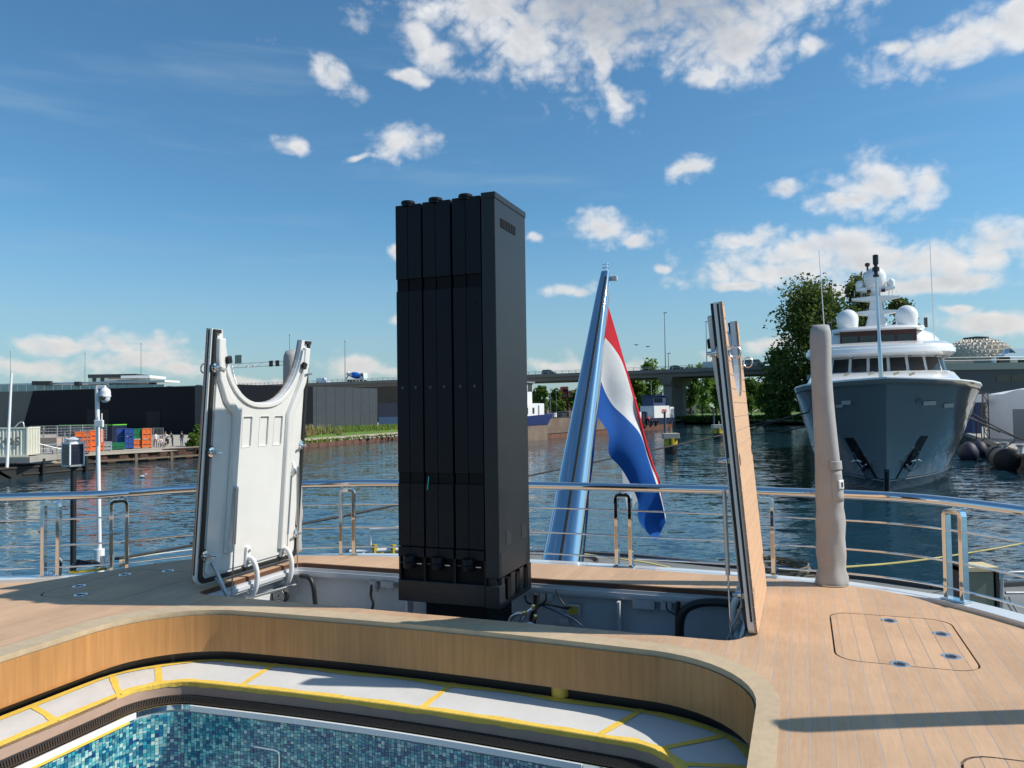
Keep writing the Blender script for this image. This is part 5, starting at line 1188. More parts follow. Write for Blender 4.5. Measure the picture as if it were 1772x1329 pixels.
a_, b_ = at(50, 784, 74), at(116, 781, 78)
for z in (.4, .8, 1.2): MB().cyl((a_.x, a_.y, ZL + z), (b_.x, b_.y, ZL + z), .045, n=6).build('rail', GALV, gr)
for k in range(8): p = a_.lerp(b_, k / 7); MB().cyl((p.x, p.y, ZL), (p.x, p.y, ZL + 1.25), .045, n=6).build('rail_post', GALV, gr)
a_, b_ = at(12, 809, 64), at(20, 646, 64.5); MB().cyl(tuple(a_), tuple(b_), .13, .09, 10).build('white_pole', WHITE, p=tuple(a_), smooth=60, label='slanting white pole on the black pontoon at the left', cat='pole')
a_ = [at(24, 741, 69), at(34, 731, 69), at(40, 731, 69), at(42, 740, 69)]; MB().tube(smooth_path(a_, 14), .06, 6).build('hose_loop', GALV, p=tuple(a_[0]), smooth=60, label='grey hose loop on the roof of the white container', cat='hose')
# timber and planks stack behind railing
a_, b_ = at(50, 758, 82), at(98, 772, 82); MB().box(a_.x, b_.x, 82, 84, b_.z, a_.z).build('timber_stack', mat('pink_timber', sr(176, 158, 146), .85, var=.15, vscale=2, stretch=(.2, 1, 6)), p=(a_.x, 82, b_.z), label='stack of pale boards behind the fence on the quay', cat='timber stack')
# gull on the water
q = gp(246, 827, ZW); gl = MB(); gl.tube([(q.x - .28, q.y, ZW + .06), (q.x - .15, q.y, ZW + .1), (q.x + .05, q.y, ZW + .12), (q.x + .2, q.y, ZW + .14), (q.x + .26, q.y, ZW + .26), (q.x + .33, q.y - .02, ZW + .3), (q.x + .42, q.y - .02, ZW + .28)], [.02, .09, .13, .09, .055, .06, .01], 8)
gl.build('gull', mat('gull_white', (.75, .75, .75), .7), p=tuple(q), smooth=60, label='white gull floating on the water', cat='bird')
# ================================================================ viaduct
BA, BB = at(560, 661, 295), at(1293, 636.5, 218); bd = Vector((BB.x - BA.x, BB.y - BA.y, 0)).normalized(); BR = Fr((BA.x, BA.y, 0), math.atan2(bd.y, bd.x)); ZBR = 12.15; BW = 24.0
def bs(px):       # distance along the viaduct seen at image column px
    d = ray(px, 650); o_ = BR.loc((0, 0, EYE)); dd = BR.m.inverted().to_3x3() @ d; return (o_ + dd * (-o_.y / dd.y)).x
BCON = mat('viaduct_concrete', sr(126, 124, 120), .85, var=.16, vscale=.2, stretch=(.4, 1, 1.5)); ASPH = mat('asphalt', (.05, .05, .05), .85)
via = thing('road_viaduct', 'long concrete road viaduct crossing the harbour', 'bridge', (0, 0, ZBR), BR)
S0, S1 = -420, 330
MB().box(S0, S1, 0, BW, ZBR - .45, ZBR).build('deck_slab', BCON, via); MB().box(S0, S1, .3, BW - .3, ZBR, ZBR + .06).build('carriageway', ASPH, via)
MB().box(S0, S1, 1.0, 6.5, ZBR - 1.95, ZBR - .45).build('box_girder', BCON, via); MB().box(S0, S1, 14.0, 21.5, ZBR - 1.95, ZBR - .45).build('box_girder', BCON, via)
MB().box(S0, S1, -.12, .25, ZBR - .75, ZBR + .30).build('edge_beam', BCON, via)
k = S0
for zz in (.75, 1.15): MB().box(S0, S1, -.02, .08, ZBR + zz, ZBR + zz + .09).build('guard_rail', GALV, via)
s = -130
while s < 260: MB().box(s, s + .14, -.02, .1, ZBR + .28, ZBR + 1.2).build('rail_post', GALV, via); s += 2.4
s = -130
while s < 260: MB().box(s, s + .05, -.125, -.118, ZBR - .74, ZBR + .29).build('beam_joint', DGREY, via); s += 6
for px in (1149, 760, 1420):
    s = bs(px); MB().add([(s - 2.4, .6, ZBR - 1.95), (s + 2.4, .6, ZBR - 1.95), (s + 2.4, 22, ZBR - 1.95), (s - 2.4, 22, ZBR - 1.95), (s - 1.35, 1.8, ZBR - 4.3), (s + 1.35, 1.8, ZBR - 4.3), (s + 1.35, 20, ZBR - 4.3), (s - 1.35, 20, ZBR - 4.3)], [(0, 1, 5, 4), (1, 2, 6, 5), (2, 3, 7, 6), (3, 0, 4, 7), (4, 5, 6, 7)]).build('pier_head', BCON, via)
    MB().box(s - 1.3, s + 1.3, 3.0, 6.0, ZW - 1, ZBR - 4.3).build('pier', BCON, via); MB().box(s - 1.3, s + 1.3, 14, 18, ZW - 1, ZBR - 4.3).build('pier', BCON, via)
s_ = bs(540); MB().add([(s_ - 60, 1.5, ZL), (bs(775), 1.5, ZL), (bs(775), 1.5, ZBR - 1.95), (s_ - 60, 1.5, ZBR - 1.95), (s_ - 60, 22, ZL), (bs(775), 22, ZL), (bs(775), 22, ZBR - 1.95), (s_ - 60, 22, ZBR - 1.95)], [(0, 1, 2, 3), (1, 5, 6, 2), (0, 3, 7, 4), (5, 4, 7, 6)]).build('abutment', mat('abutment_brown', sr(88, 80, 70), .9, var=.25, vscale=.15), via)
LAMPM = mat('lamp_post_grey', sr(120, 128, 134), .5, .3)
for (px, py, yy, lab) in ((1151, 541, .5, 'tall street lamp on the viaduct left of the teak lid'), (1189, 557, 22, 'second street lamp on the viaduct left of the teak lid'), (11, 608, 2, 'street lamp above the hall at the left edge'), (140, 612, 2, 'street lamp left of the roof pavilion'), (237, 595, 2, 'street lamp over the roof pavilion'), (349, 603, 2, 'street lamp just left of the white lid'), (495, 579, 2, 'street lamp seen above the notch of the white lid'), (591, 590, 2, 'street lamp behind the mixer truck'), (1118, 612, 22, 'short far street lamp left of the pier')):
    s = bs(px); w_ = BR.m @ Vector((s, yy, 0)); ztop = EYE + ray(px, py).z * w_.y
    lo = thing('street_lamp', lab, 'street lamp', (s, yy, ZBR), BR, group='street lamps on the viaduct')
    MB().cyl((s, yy, ZBR), (s, yy, ztop), .16, .09, 8).build('pole', LAMPM, lo, smooth=60)
    MB().obox((s + .35, yy, ztop), (1.3, .5, .28), (0, -.08, 0)).build('lamp_head', mat('lamp_head_pale', sr(214, 220, 224), .4), lo, bevel=.06)
# sign gantry
ga = thing('sign_gantry', 'white lattice sign gantry above the viaduct behind the white lid', 'gantry', (bs(440), 4, ZBR), BR)
sa_, sb_ = bs(386), bs(520); za = 20.3
for dz in (0, 1.6):
    for dy in (4, 5.4): MB().cyl((sa_, dy, za + dz), (sb_, dy, za + dz), .13, n=6).build('chord', WHITE, ga)
nseg = 14
for k in range(nseg):
    x0, x1 = sa_ + (sb_ - sa_) * k / nseg, sa_ + (sb_ - sa_) * (k + 1) / nseg; MB().cyl((x0, 4, za if k % 2 else za + 1.6), (x1, 4, za + 1.6 if k % 2 else za), .08, n=5).build('brace', WHITE, ga)
MB().tube(smooth_path([(sa_ + .2, 4.5, za + 1), (sa_ + 1.2, 4.5, za - 3), (sa_ + 3.5, 4.5, ZBR)], 10), .28, 8).build('leg', WHITE, ga, smooth=60); MB().tube(smooth_path([(sb_ - .2, 4.5, za + 1), (sb_ - 1.2, 4.5, za - 3), (sb_ - 3.5, 4.5, ZBR)], 10), .28, 8).build('leg', WHITE, ga, smooth=60)
s = bs(400); MB().box(s - 2, s + 1.8, 3.8, 3.9, za + 1.7, za + 5.2).build('sign_board', mat('sign_back', sr(112, 130, 122), .5, .4), ga)
for k in range(4): MB().box(s - 2 + k * .95, s - 1.9 + k * .95, 3.7, 3.8, za + 1.7, za + 5.2).build('sign_stiffener', GALV, ga)
for px in (457, 468): s = bs(px); MB().box(s - .9, s + .9, 3.5, 3.9, za - .4, za + 2.0).build('signal_panel', RUBBER, ga)
for px in (415, 426): s = bs(px); MB().box(s - .6, s + .6, 3.6, 3.95, za - .3, za + .6).build('flood_light', WHITE, ga)
# ---- vehicles
TYRE = mat('tyre', (.015, .015, .015), .8); LIGHTG = mat('headlight', (.8, .8, .78), .1)
def car(fr, s, y, z, m_, label, kind='hatch', sgn=1, group='vehicles on the viaduct'):
    o = thing('car' if kind != 'van' else 'van', label, 'car' if kind != 'van' else 'van', (s, y, z), fr, group=group)
    if kind == 'van': Lc, prof, gl = 5.4, [(0, .35), (0, 1.9), (.15, 2.2), (3.9, 2.2), (4.5, 1.35), (5.3, 1.1), (5.4, .7), (5.4, .35)], [(3.0, 1.4, 3.9, 2.05, 4.35, 1.4)]
    elif kind == 'suv': Lc, prof, gl = 4.7, [(0, .4), (0, 1.05), (.25, 1.6), (.6, 1.72), (2.7, 1.72), (3.45, 1.12), (4.55, .95), (4.7, .6), (4.7, .4)], [(.45, 1.15, .7, 1.6, 1.5, 1.15), (1.6, 1.15, 2.65, 1.62, 3.25, 1.15)]
    else: Lc, prof, gl = 4.2, [(0, .35), (0, .9), (.35, 1.35), (.8, 1.46), (2.2, 1.46), (3.05, 1.0), (4.05, .82), (4.2, .5), (4.2, .35)], [(.6, 1.0, .9, 1.36, 1.4, 1.0), (1.5, 1.0, 2.15, 1.37, 2.8, 1.0)]
    tx = lambda x: s + sgn * (x - Lc / 2)
    W = 1.8; rings = []
    for yy, ins in ((0, .06), (.08, 0), (W - .08, 0), (W, .06)):
        rings.append([(tx(x), y + yy - W / 2 + (0.12 if zz > 1.2 and yy < W / 2 else (-.12 if zz > 1.2 else 0)), z + zz - (ins if zz > .5 else 0)) for x, zz in prof])
    b = MB().loft(rings).build('body', m_, o, smooth=40)
    for (x0, z0, x1, z1, x2, z2) in gl:
        for sd_ in (-1, 1):
            pts = [(x0, z0), (x1, z1), (x2 - .35, z1), (x2, z2)] if x2 - x0 > 1 else [(x0, z0), (x1, z1), (x2, z1), (x2, z2)]
            MB().add([(tx(a), y + sd_ * (W / 2 - (.10 if c > 1.2 else -.004)), z + c) for a, c in pts], [(0, 1, 2, 3)]).build('side_window', GLASSD, o)
    for x in (.85, Lc - .85):
        for sd_ in (-1, 1):
            w = MB().lathe([(.2, -.1), (.33, -.1), (.35, -.06), (.35, .06), (.33, .1), (.2, .1)], (tx(x), y + sd_ * (W / 2 - .1), z + .35), 14, 'Y').build('wheel', TYRE, o, smooth=40)
            MB().lathe([(0, -.11), (.2, -.105), (.2, .105), (0, .11)], (tx(x), y + sd_ * (W / 2 - .1), z + .35), 10, 'Y').build('rim', GALV, w)
    for sd_ in (-1, 1): MB().obox((tx(Lc - .06), y + sd_ * .62, z + .72), (.08, .3, .16)).build('headlight', LIGHTG, o)
    return o
def cm(n, c): return mat('car_' + n, c, .2, .3, coat=.8)
car(BR, bs(943), 3, ZBR + .06, cm('navy', sr(30, 38, 52)), 'dark blue car driving on the viaduct beside the black column', 'suv')
car(BR, bs(1167), 3, ZBR + .06, cm('black', sr(36, 40, 44)), 'dark car on the viaduct near the tall lamp', 'hatch')
car(BR, bs(1227), 4, ZBR + .06, cm('silver', sr(170, 176, 180)), 'silver van on the viaduct just left of the teak lid', 'van')
car(BR, bs(1303), 3, ZBR + .06, cm('charcoal', sr(44, 48, 54)), 'charcoal van on the viaduct just right of the teak lid', 'van')
car(BR, bs(549), 3, ZBR + .06, cm('white', sr(214, 220, 226)), 'white van on the viaduct right of the white lid', 'van')
car(BR, bs(285), 3, ZBR + .06, cm('grey', sr(90, 96, 102)), 'grey car on the viaduct above the dark hall', 'hatch'); car(BR, bs(335), 3, ZBR + .06, cm('slate', sr(60, 66, 76)), 'slate coloured car on the viaduct left of the white lid', 'hatch')
# cement mixer
mx_s = bs(604); mxr = thing('mixer_truck', 'blue and white concrete mixer truck driving on the viaduct', 'truck', (mx_s, 4, ZBR + .06), BR); z = ZBR + .06; LT = 9.4; x0 = mx_s - LT / 2
MXW = mat('mixer_white', sr(206, 216, 222), .4); MXB = mat('mixer_blue', sr(24, 98, 190), .4)
MB().box(x0 + .4, x0 + LT - .3, 3.2, 4.9, z + .75, z + 1.1).build('chassis', DGREY, mxr)
MB().add([(x0 + 7.5, 2.85, z + .8), (x0 + 9.4, 2.85, z + .8), (x0 + 9.4, 5.2, z + .8), (x0 + 7.5, 5.2, z + .8), (x0 + 7.5, 2.85, z + 3.4), (x0 + 9.1, 2.85, z + 3.4), (x0 + 9.1, 5.2, z + 3.4), (x0 + 7.5, 5.2, z + 3.4)], [(0, 1, 5, 4), (1, 2, 6, 5), (2, 3, 7, 6), (3, 0, 4, 7), (4, 5, 6, 7)]).build('cab', MXW, mxr, bevel=.1)
MB().box(x0 + 7.75, x0 + 8.9, 2.82, 2.86, z + 2.1, z + 3.1).build('side_window', GLASSD, mxr)
def drum(a, b, ra, rb, name, m_, mid=None): 
    n_ = 8; rings_ = [(a + (b - a) * k / n_, ra + (rb - ra) * k / n_) for k in range(n_ + 1)]
    tilt = lambda x: z + 2.25 + (x0 + 7 - x) * .16
    m = MB(); m.loft([[(x, 4.05 + r * math.cos(t * .3927), tilt(x) + r * math.sin(t * .3927)) for t in range(16)] for x, r in rings_]); return m.build(name, m_, mxr, smooth=50)
drum(x0 + 6.9, x0 + 5.2, .75, 1.25, 'drum_front', MXB); drum(x0 + 5.2, x0 + 3.4, 1.25, 1.22, 'drum_middle', MXB); drum(x0 + 3.4, x0 + 1.0, 1.22, .6, 'drum_rear', MXW)
MB().add([(x0 + .2, 3.4, z + 3.2), (x0 + 1.2, 3.3, z + 4.3), (x0 + 1.2, 4.8, z + 4.3), (x0 + .2, 4.7, z + 3.2), (x0 + .8, 3.8, z + 2.4), (x0 + .8, 4.3, z + 2.4)], [(0, 1, 4), (1, 2, 5, 4), (2, 3, 5), (3, 0, 4, 5)]).build('hopper', MXW, mxr)
MB().beam((x0 + .6, 4, z + 2.4), (x0 - .2, 4, z + 1.6), .5, .2).build('chute', DGREY, mxr)
for x in (1.6, 2.9, 6.2, 8.3):
    for yy in (3.0, 5.0): MB().lathe([(.25, -.15), (.48, -.15), (.5, 0), (.48, .15), (.25, .15)], (x0 + x, yy, z + .5), 14, 'Y').build('wheel', TYRE, mxr, smooth=40)
# ================================================================ trees
BARK = mat('bark', sr(74, 62, 50), .95, var=.3, vscale=3, bump=.4)
def tree(px, ybase, ytop, Y, width_px, label, leaf, seed, n=1800, leafsz=.5, trunk=.25, name='broadleaf_tree', clumps=14, group=None, shape=1.0):
    rr = random.Random(seed); b = at(px, ybase, Y); b.z = max(b.z, ZL - .4) if ybase else ZL; b.z = ZL - .2; H = at(px, ytop, Y).z - b.z; Rw = width_px / F * Y / 2
    o = thing(name, label, 'tree', tuple(b), group=group); m = MB(); tw = max(.12, H * .017)
    top = H * .72; P = [Vector((b.x + rr.uniform(-.3, .3) * k * .5, b.y, b.z + top * k / 5)) for k in range(6)]
    m.tube(P, [tw * (1 - .15 * k) for k in range(6)], 7)
    cl = []
    for k in range(clumps):
        a = rr.uniform(0, 6.28); u = trunk + (1 - trunk) * (k + .5) / clumps; prof = math.sin(math.pi * min(1, max(.08, (u - trunk) / (1 - trunk) * .88 + .1))) ** .6
        r = Rw * prof * rr.uniform(.25, .78) * shape; c = Vector((b.x + r * math.cos(a), b.y + r * math.sin(a) * .8, b.z + H * (u * .94))); cl.append((c, Rw * rr.uniform(.28, .46)))
        st = P[min(5, max(1, int(u * 4.5)))]; m.tube([st, st.lerp(c, .5) + Vector((0, 0, -.3)), c], [tw * .45, tw * .28, tw * .1], 5)
    cl.append((Vector((b.x, b.y, b.z + H * .88)), Rw * .35))
    m.build('trunk', BARK, o, smooth=60)
    q = MB(); per = n // len(cl)
    for c, r in cl:
        for i in range(per):
            d = Vector((rr.gauss(0, 1), rr.gauss(0, 1), rr.gauss(0, 1))); d.normalize(); rad = r * (rr.random() ** .45) * rr.choice((1, 1, 1, 1.25)); p = c + Vector((d.x * rad, d.y * rad, d.z * rad * .85))
            if p.z < b.z + H * trunk * .7: continue
            s = leafsz * rr.uniform(.5, 1.3); nx = Vector((rr.gauss(0, 1), rr.gauss(0, 1), rr.gauss(0, 1) + .6)).normalized(); t1 = nx.cross(Vector((rr.gauss(0, 1), rr.gauss(0, 1), rr.gauss(0, 1)))).normalized(); t2 = nx.cross(t1)
            q.add([p - t1 * s, p + t2 * s * .7, p + t1 * s, p - t2 * s * .7], [(0, 1, 2, 3)])
    q.build('crown', leaf, o); return o
LF1 = leafmat('leaf_dark', sr(58, 78, 36), sr(108, 124, 58)); LF2 = leafmat('leaf_bright', sr(84, 122, 46), sr(136, 162, 74)); LF3 = leafmat('leaf_mid', sr(62, 94, 40), sr(104, 132, 60))
tree(1412, 730, 490, 196, 196, 'large dark tree standing left of the big grey yacht', LF1, 21, 20000, .46, .10, clumps=60, group='big trees beside the grey yacht')
tree(1490, 730, 470, 214, 110, 'tallest tree rising behind the yacht mast', leafmat('leaf_olive', sr(78, 92, 46), sr(134, 140, 78)), 22, 12000, .46, .12, clumps=36, group='big trees beside the grey yacht')
tree(1556, 730, 508, 208, 90, 'tree behind the yacht radar domes on the right', LF1, 23, 9000, .46, .12, clumps=28, group='big trees beside the grey yacht')
tree(1352, 730, 600, 205, 70, 'small loose tree at the foot of the big dark tree', LF3, 24, 3000, .55, .05, clumps=16, group='big trees beside the grey yacht')
tree(1340, 735, 645, 222, 60, 'leafy shrub by the water under the viaduct end', LF3, 25, 1800, .55, .02, name='shrub', clumps=10)
for i, (px, yt, Y, w, lab) in enumerate([(1128, 622, 262, 62, 'pale green tree rising behind the viaduct above the tug'), (1196, 632, 262, 50, 'tree with dark trunk left of the parked car'), (1216, 628, 290, 60, 'bright tree behind the parked car'), (1262, 640, 250, 66, 'tree on the lawn behind the teak lid'), (1300, 655, 262, 56, 'tree right of the teak lid under the viaduct'), (1105, 655, 260, 50, 'tree behind the flag beside the pier'), (1075, 665, 270, 44, 'low tree behind the flag'), (1172, 650, 300, 46, 'far tree between pier and lamp'), (1240, 620, 320, 50, 'far bright tree top over the viaduct'), (1325, 662, 240, 44, 'slim tree at the right end of the viaduct')]):
    tree(px, 715, yt, Y, w, lab, (LF2, LF3)[i % 3 == 1], 40 + i, 1500, .62, .28, clumps=14, group='trees on the far lawn')
for i, (px, yt, Y, w, lab) in enumerate([(935, 668, 225, 40, 'tree behind the white deckhouse of the barge'), (962, 672, 240, 40, 'tree left of the red brick building'), (1000, 672, 230, 34, 'tree between staff and red building'), (925, 678, 250, 30, 'small tree beside the black column')]):
    tree(px, 720, yt, Y, w, lab, LF3, 60 + i, 1100, .6, .2, clumps=12, group='trees behind the barge')
tree(343, 772, 738, 96, 34, 'bush at the end of the brown quay beside the white lid', LF3, 70, 900, .28, .0, name='shrub', clumps=9)
tree(332, 772, 752, 95, 30, 'low round bush left of the white lid', LF2, 71, 700, .25, .0, name='shrub', clumps=8)
rr = random.Random(77); m = MB()
for k in range(9000):
    px = rr.uniform(880, 1430); Y = rr.uniform(420, 520); hh = 9 + 4 * math.sin(px * .05) + 3 * math.sin(px * .13 + 1); c = at(px, 715, Y); z = ZL + hh * rr.random() ** .8; s = rr.uniform(.7, 1.6)
    nx = Vector((rr.gauss(0, 1), rr.gauss(0, 1) - .5, rr.gauss(0, 1) + .5)).normalized(); t1 = nx.cross(Vector((rr.gauss(0, 1), rr.gauss(0, 1), rr.gauss(0, 1)))).normalized(); t2 = nx.cross(t1); p = Vector((c.x, Y, z))
    m.add([p - t1 * s, p + t2 * s * .7, p + t1 * s, p - t2 * s * .7], [(0, 1, 2, 3)])
m.build('treeline', leafmat('leaf_far', sr(58, 84, 40), sr(104, 128, 66)), kind='stuff', label='far green wood behind the viaduct')
# ---- far street scene: red building, cars, lamps
REDB = mat('red_brick', sr(150, 78, 62), .85, var=.12, vscale=.5)
rb = thing('brick_building', 'red brick apartment building far behind the barge', 'building', tuple(gp(980, 715, ZL)))
for (x0, x1, y0, y1, Y) in ((966, 972, 675, 700, 330), (972, 984, 669, 702, 335), (984, 1000, 675, 698, 330)):
    a_, b_ = at(x0, y0, Y), at(x1, y1, Y); MB().box(a_.x, b_.x, Y, Y + 12, ZL, a_.z).build('wall', REDB, rb)
for (x, y) in ((968, 680), (968, 690), (976, 675), (980, 675), (976, 684), (980, 684), (988, 680), (993, 680), (988, 689), (993, 689)):
    a_ = at(x, y, 329.5 if not 972 < x < 984 else 334.5); MB().box(a_.x - .5, a_.x + .5, a_.y - .1, a_.y, a_.z - .9, a_.z + .5).build('window', GLASSD, rb)
pb = thing('waterside_building', 'low pale building seen below the viaduct behind the lawn', 'building', tuple(gp(1185, 712, ZL)))
a_, b_ = at(1176, 700, 330), at(1205, 714, 330); MB().box(a_.x, b_.x, 330, 338, ZL, a_.z).build('wall', CONC, pb); MB().box(a_.x + 1, b_.x - 1, 329.9, 330, ZL + 1, ZL + 2.4).build('window', GLASSD, pb)
dg = thing('site_cabin', 'dark low cabin under the viaduct beside the tug', 'cabin', tuple(gp(1160, 720, ZL))); a_, b_ = at(1130, 690, 246), at(1178, 716, 246); MB().box(a_.x, b_.x, 246, 252, ZL, a_.z).build('wall', mat('cabin_dark', (.03, .03, .035), .6), dg); MB().box(a_.x - .3, b_.x + .3, 245.6, 252.4, a_.z, a_.z + .3).build('roof', DGREY, dg)
q = gp(1212, 720, ZL); car(Fr((q.x, 236, 0), -.5), 0, 0, ZL + .12, cm('darkparked', sr(24, 28, 30)), 'dark car parked on the lawn by the water', 'suv', group='parked cars on the far shore')
for i, (px, c, lab) in enumerate(((958, (120, 124, 128), 'grey'), (968, (34, 36, 40), 'black'), (979, (160, 164, 168), 'silver'), (990, (40, 46, 60), 'navy'))):
    q = gp(px, 727, ZL); car(Fr((px / F * 0 + at(px, 720, 205).x, 205, 0), .3), 0, 0, ZL, cm('p%d' % i, sr(*c)), '%s car parked on the quay behind the barge' % lab, 'hatch', group='parked cars on the far shore')
for i, (px, yt, Y) in enumerate(((953, 672, 215), (963, 676, 230), (985, 676, 235), (1152, 664, 232))):
    b_ = at(px, 720, Y); t_ = at(px, yt, Y); lo = thing('street_lamp', 'thin street lamp on the far quay, ' + ('nearest the black column', 'left of the red building', 'in front of the red building', 'in front of the viaduct pier')[i], 'street lamp', (b_.x, Y, ZL), group='street lamps on the far quay')
    MB().cyl((b_.x, Y, ZL), (b_.x, Y, t_.z), .12, .08, 6).build('pole', LAMPM, lo); MB().obox((b_.x + .4, Y, t_.z), (1.0, .3, .2)).build('lamp_head', WHITE, lo)
for i, (px, py) in enumerate(((1101, 597), (1121, 600))):
    c = at(px, py, 90); MB().add([(c.x - .32, c.y, c.z + .1), (c.x - .05, c.y - .1, c.z + .02), (c.x, c.y + .2, c.z), (c.x + .05, c.y - .1, c.z + .02), (c.x + .32, c.y, c.z + .1), (c.x, c.y - .2, c.z - .02), (c.x, c.y, c.z - .08), (c.x, c.y, c.z + .06)], [(0, 1, 7), (1, 6, 0), (4, 3, 7), (3, 4, 6), (1, 2, 7), (2, 3, 7), (5, 1, 6), (5, 3, 6), (2, 1, 6), (3, 2, 6)]).build('flying_bird', mat('bird_dark', (.03, .03, .03), .8), p=tuple(c), label=('left', 'right')[i] + ' of the two dark birds flying right of the flag', cat='bird', group='birds in the sky')
# ================================================================ barge, tug and mooring piles
e0, e1_ = gp(890, 764, ZW), gp(1090, 746, ZW); bdv = (e1_ - e0); bl_ = bdv.length; BG = Fr((e0.x, e0.y, 0), math.atan2(bdv.y, bdv.x))
HULLB = mat('barge_hull', sr(128, 112, 98), .8, var=.3, vscale=.35, col2=sr(92, 76, 66)); NAVYB = mat('navy_paint', sr(30, 46, 92), .45, var=.1, vscale=1); REDL = mat('red_lead', sr(112, 76, 62), .8, var=.3, vscale=.8)
bg = thing('moored_barge', 'long rusty brown cargo barge moored behind the flag', 'barge', (0, 0, ZW), BG)
def hullstrip(z0, z1, o0, o1, m_, name, par, x0=0, x1=None, W=8):
    x1 = bl_ if x1 is None else x1
    MB().add([(x0, -o0, z0), (x1, -o0, z0), (x1, -o1, z1), (x0, -o1, z1), (x0, W, z0), (x1, W, z0), (x1, W, z1), (x0, W, z1)], [(0, 1, 2, 3), (3, 2, 6, 7), (1, 5, 6, 2), (0, 3, 7, 4), (4, 7, 6, 5)]).build(name, m_, par)
hullstrip(ZW - .3, ZW + .8, 0, .02, REDL, 'lower_hull', bg); hullstrip(ZW + .8, ZW + 3.6, .02, .05, HULLB, 'upper_hull', bg)
MB().box(0, bl_, -.16, .02, ZW + .85, ZW + 1.05).build('rubbing_strake', HULLB, bg); MB().box(0, bl_, -.1, .1, ZW + 3.6, ZW + 3.75).build('gunwale', DGREY, bg)
s = 9
while s < bl_ - 3: MB().cyl((s, 0, ZW + 3.7), (s, 0, ZW + 4.7), .04, n=5).build('rail_post', DGREY, bg); s += 2.2
for zz in (4.2, 4.7): MB().cyl((9, 0, ZW + zz), (bl_ - 4, 0, ZW + zz), .03, n=5).build('rail', DGREY, bg)
rr = random.Random(8)
for k in range(12): x = 12 + k * 3.2; MB().box(x, x + rr.uniform(.8, 2.2), 1.5, 4, ZW + 3.6, ZW + 4 + rr.uniform(.2, 1.4)).build('deck_gear', (DGREY, HULLB, WHITE)[k % 3], bg)
dh = thing('work_vessel', 'blue and white work vessel moored alongside the barge', 'vessel', (0, 0, ZW), BG)
def vx(px): d = BG.m.inverted().to_3x3() @ ray(px, 740); o_ = BG.loc((0, 0, EYE)); return (o_ + d * ((-2.2 - o_.y) / d.y)).x
xa, xb, xc = vx(880), vx(948), vx(958)
MB().add([(xa, -2.2, ZW + 2.6), (xb, -2.2, ZW + 2.6), (xc, -2.2, ZW + 4.4), (xa, -2.2, ZW + 3.9), (xa, 1, ZW + 2.6), (xb, 1, ZW + 2.6), (xc, 1, ZW + 4.4), (xa, 1, ZW + 3.9)], [(0, 1, 2, 3), (3, 2, 6, 7), (1, 5, 6, 2), (4, 7, 6, 5)]).build('bulwark', NAVYB, dh)
MB().box(xa, xb, -2.1, 1, ZW - .3, ZW + 2.6).build('hull', HULLB, dh)
dk0, dk1 = vx(905), vx(947); MB().box(dk0, dk1, -1.7, 2, ZW + 3.8, ZW + 6.2).build('deckhouse', WHITE, dh, bevel=.1)
for px in (917, 928): x = vx(px); MB().box(x - .35, x + .35, -1.74, -1.69, ZW + 4.5, ZW + 5.5).build('window', GLASSD, dh)
MB().box(vx(936), vx(938), -1.75, -1.69, ZW + 3.9, ZW + 5.9).build('door', GALV, dh)
w0_, w1_ = vx(913), vx(931); MB().box(w0_, w1_, -1.2, 2, ZW + 6.2, ZW + 8.2).build('wheelhouse', WHITE, dh, bevel=.06); MB().box(w0_ - .03, w1_ + .04, -1.24, 1.9, ZW + 8.2, ZW + 9.6).build('wheelhouse_window', GLASSD, dh); MB().box(w0_ - .3, w1_ + .3, -1.6, 2.3, ZW + 9.6, ZW + 9.85).build('wheelhouse_roof', GALV, dh)
for x in (w0_, (w0_ + w1_) / 2, w1_): MB().box(x - .08, x + .08, -1.28, -1.2, ZW + 8.2, ZW + 9.6).build('window_post', WHITE, dh)
MB().cyl((vx(917), 0, ZW + 9.8), (vx(917), 0, ZW + 13), .06, n=6).build('mast', GALV, dh); MB().cyl((vx(912), 0, ZW + 10.8), (vx(922), 0, ZW + 10.8), .05, n=6).build('radar_bar', WHITE, dh)
e0, e1_ = gp(1085, 747, ZW), gp(1180, 737.5, ZW); e1_ = e0 + (e1_ - e0) * .8; tdv = e1_ - e0; TL = tdv.length; TG = Fr((e0.x, e0.y, 0), math.atan2(tdv.y, tdv.x)); TL = 21.0
e0 = at(1094, 745, 178); e1_ = at(1180, 740, 194); tdv = e1_ - e0; tdv.z = 0; TL = tdv.length; TG = Fr((e0.x, e0.y, 0), math.atan2(tdv.y, tdv.x))
tg = thing('tug_boat', 'blue tug with white wheelhouse and red lower hull under the viaduct', 'tug', (0, 0, ZW), TG)
def tughull(z0, z1, m_, name, fl0, fl1):
    n_ = 14; rings = []
    for zz, fl in ((z0, fl0), (z1, fl1)):
        ring = []
        for k in range(n_ + 1): t = k / n_; ring.append((TL * t - (.6 if t == 0 else 0) * fl, 3 - (3 + fl) * (math.sin(math.pi * min(1, max(0, t))) ** .35), zz))
        for k in range(n_ + 1): t = 1 - k / n_; ring.append((TL * t, 3 + (3 + fl) * (math.sin(math.pi * t) ** .35), zz))
        rings.append(ring)
    MB().loft(rings).build(name, m_, tg, smooth=40)
tughull(ZW - .3, ZW + 1.15, REDL, 'lower_hull', 0, .1); tughull(ZW + 1.15, ZW + 2.7, mat('tug_navy', sr(36, 46, 74), .5), 'upper_hull', .12, .35)
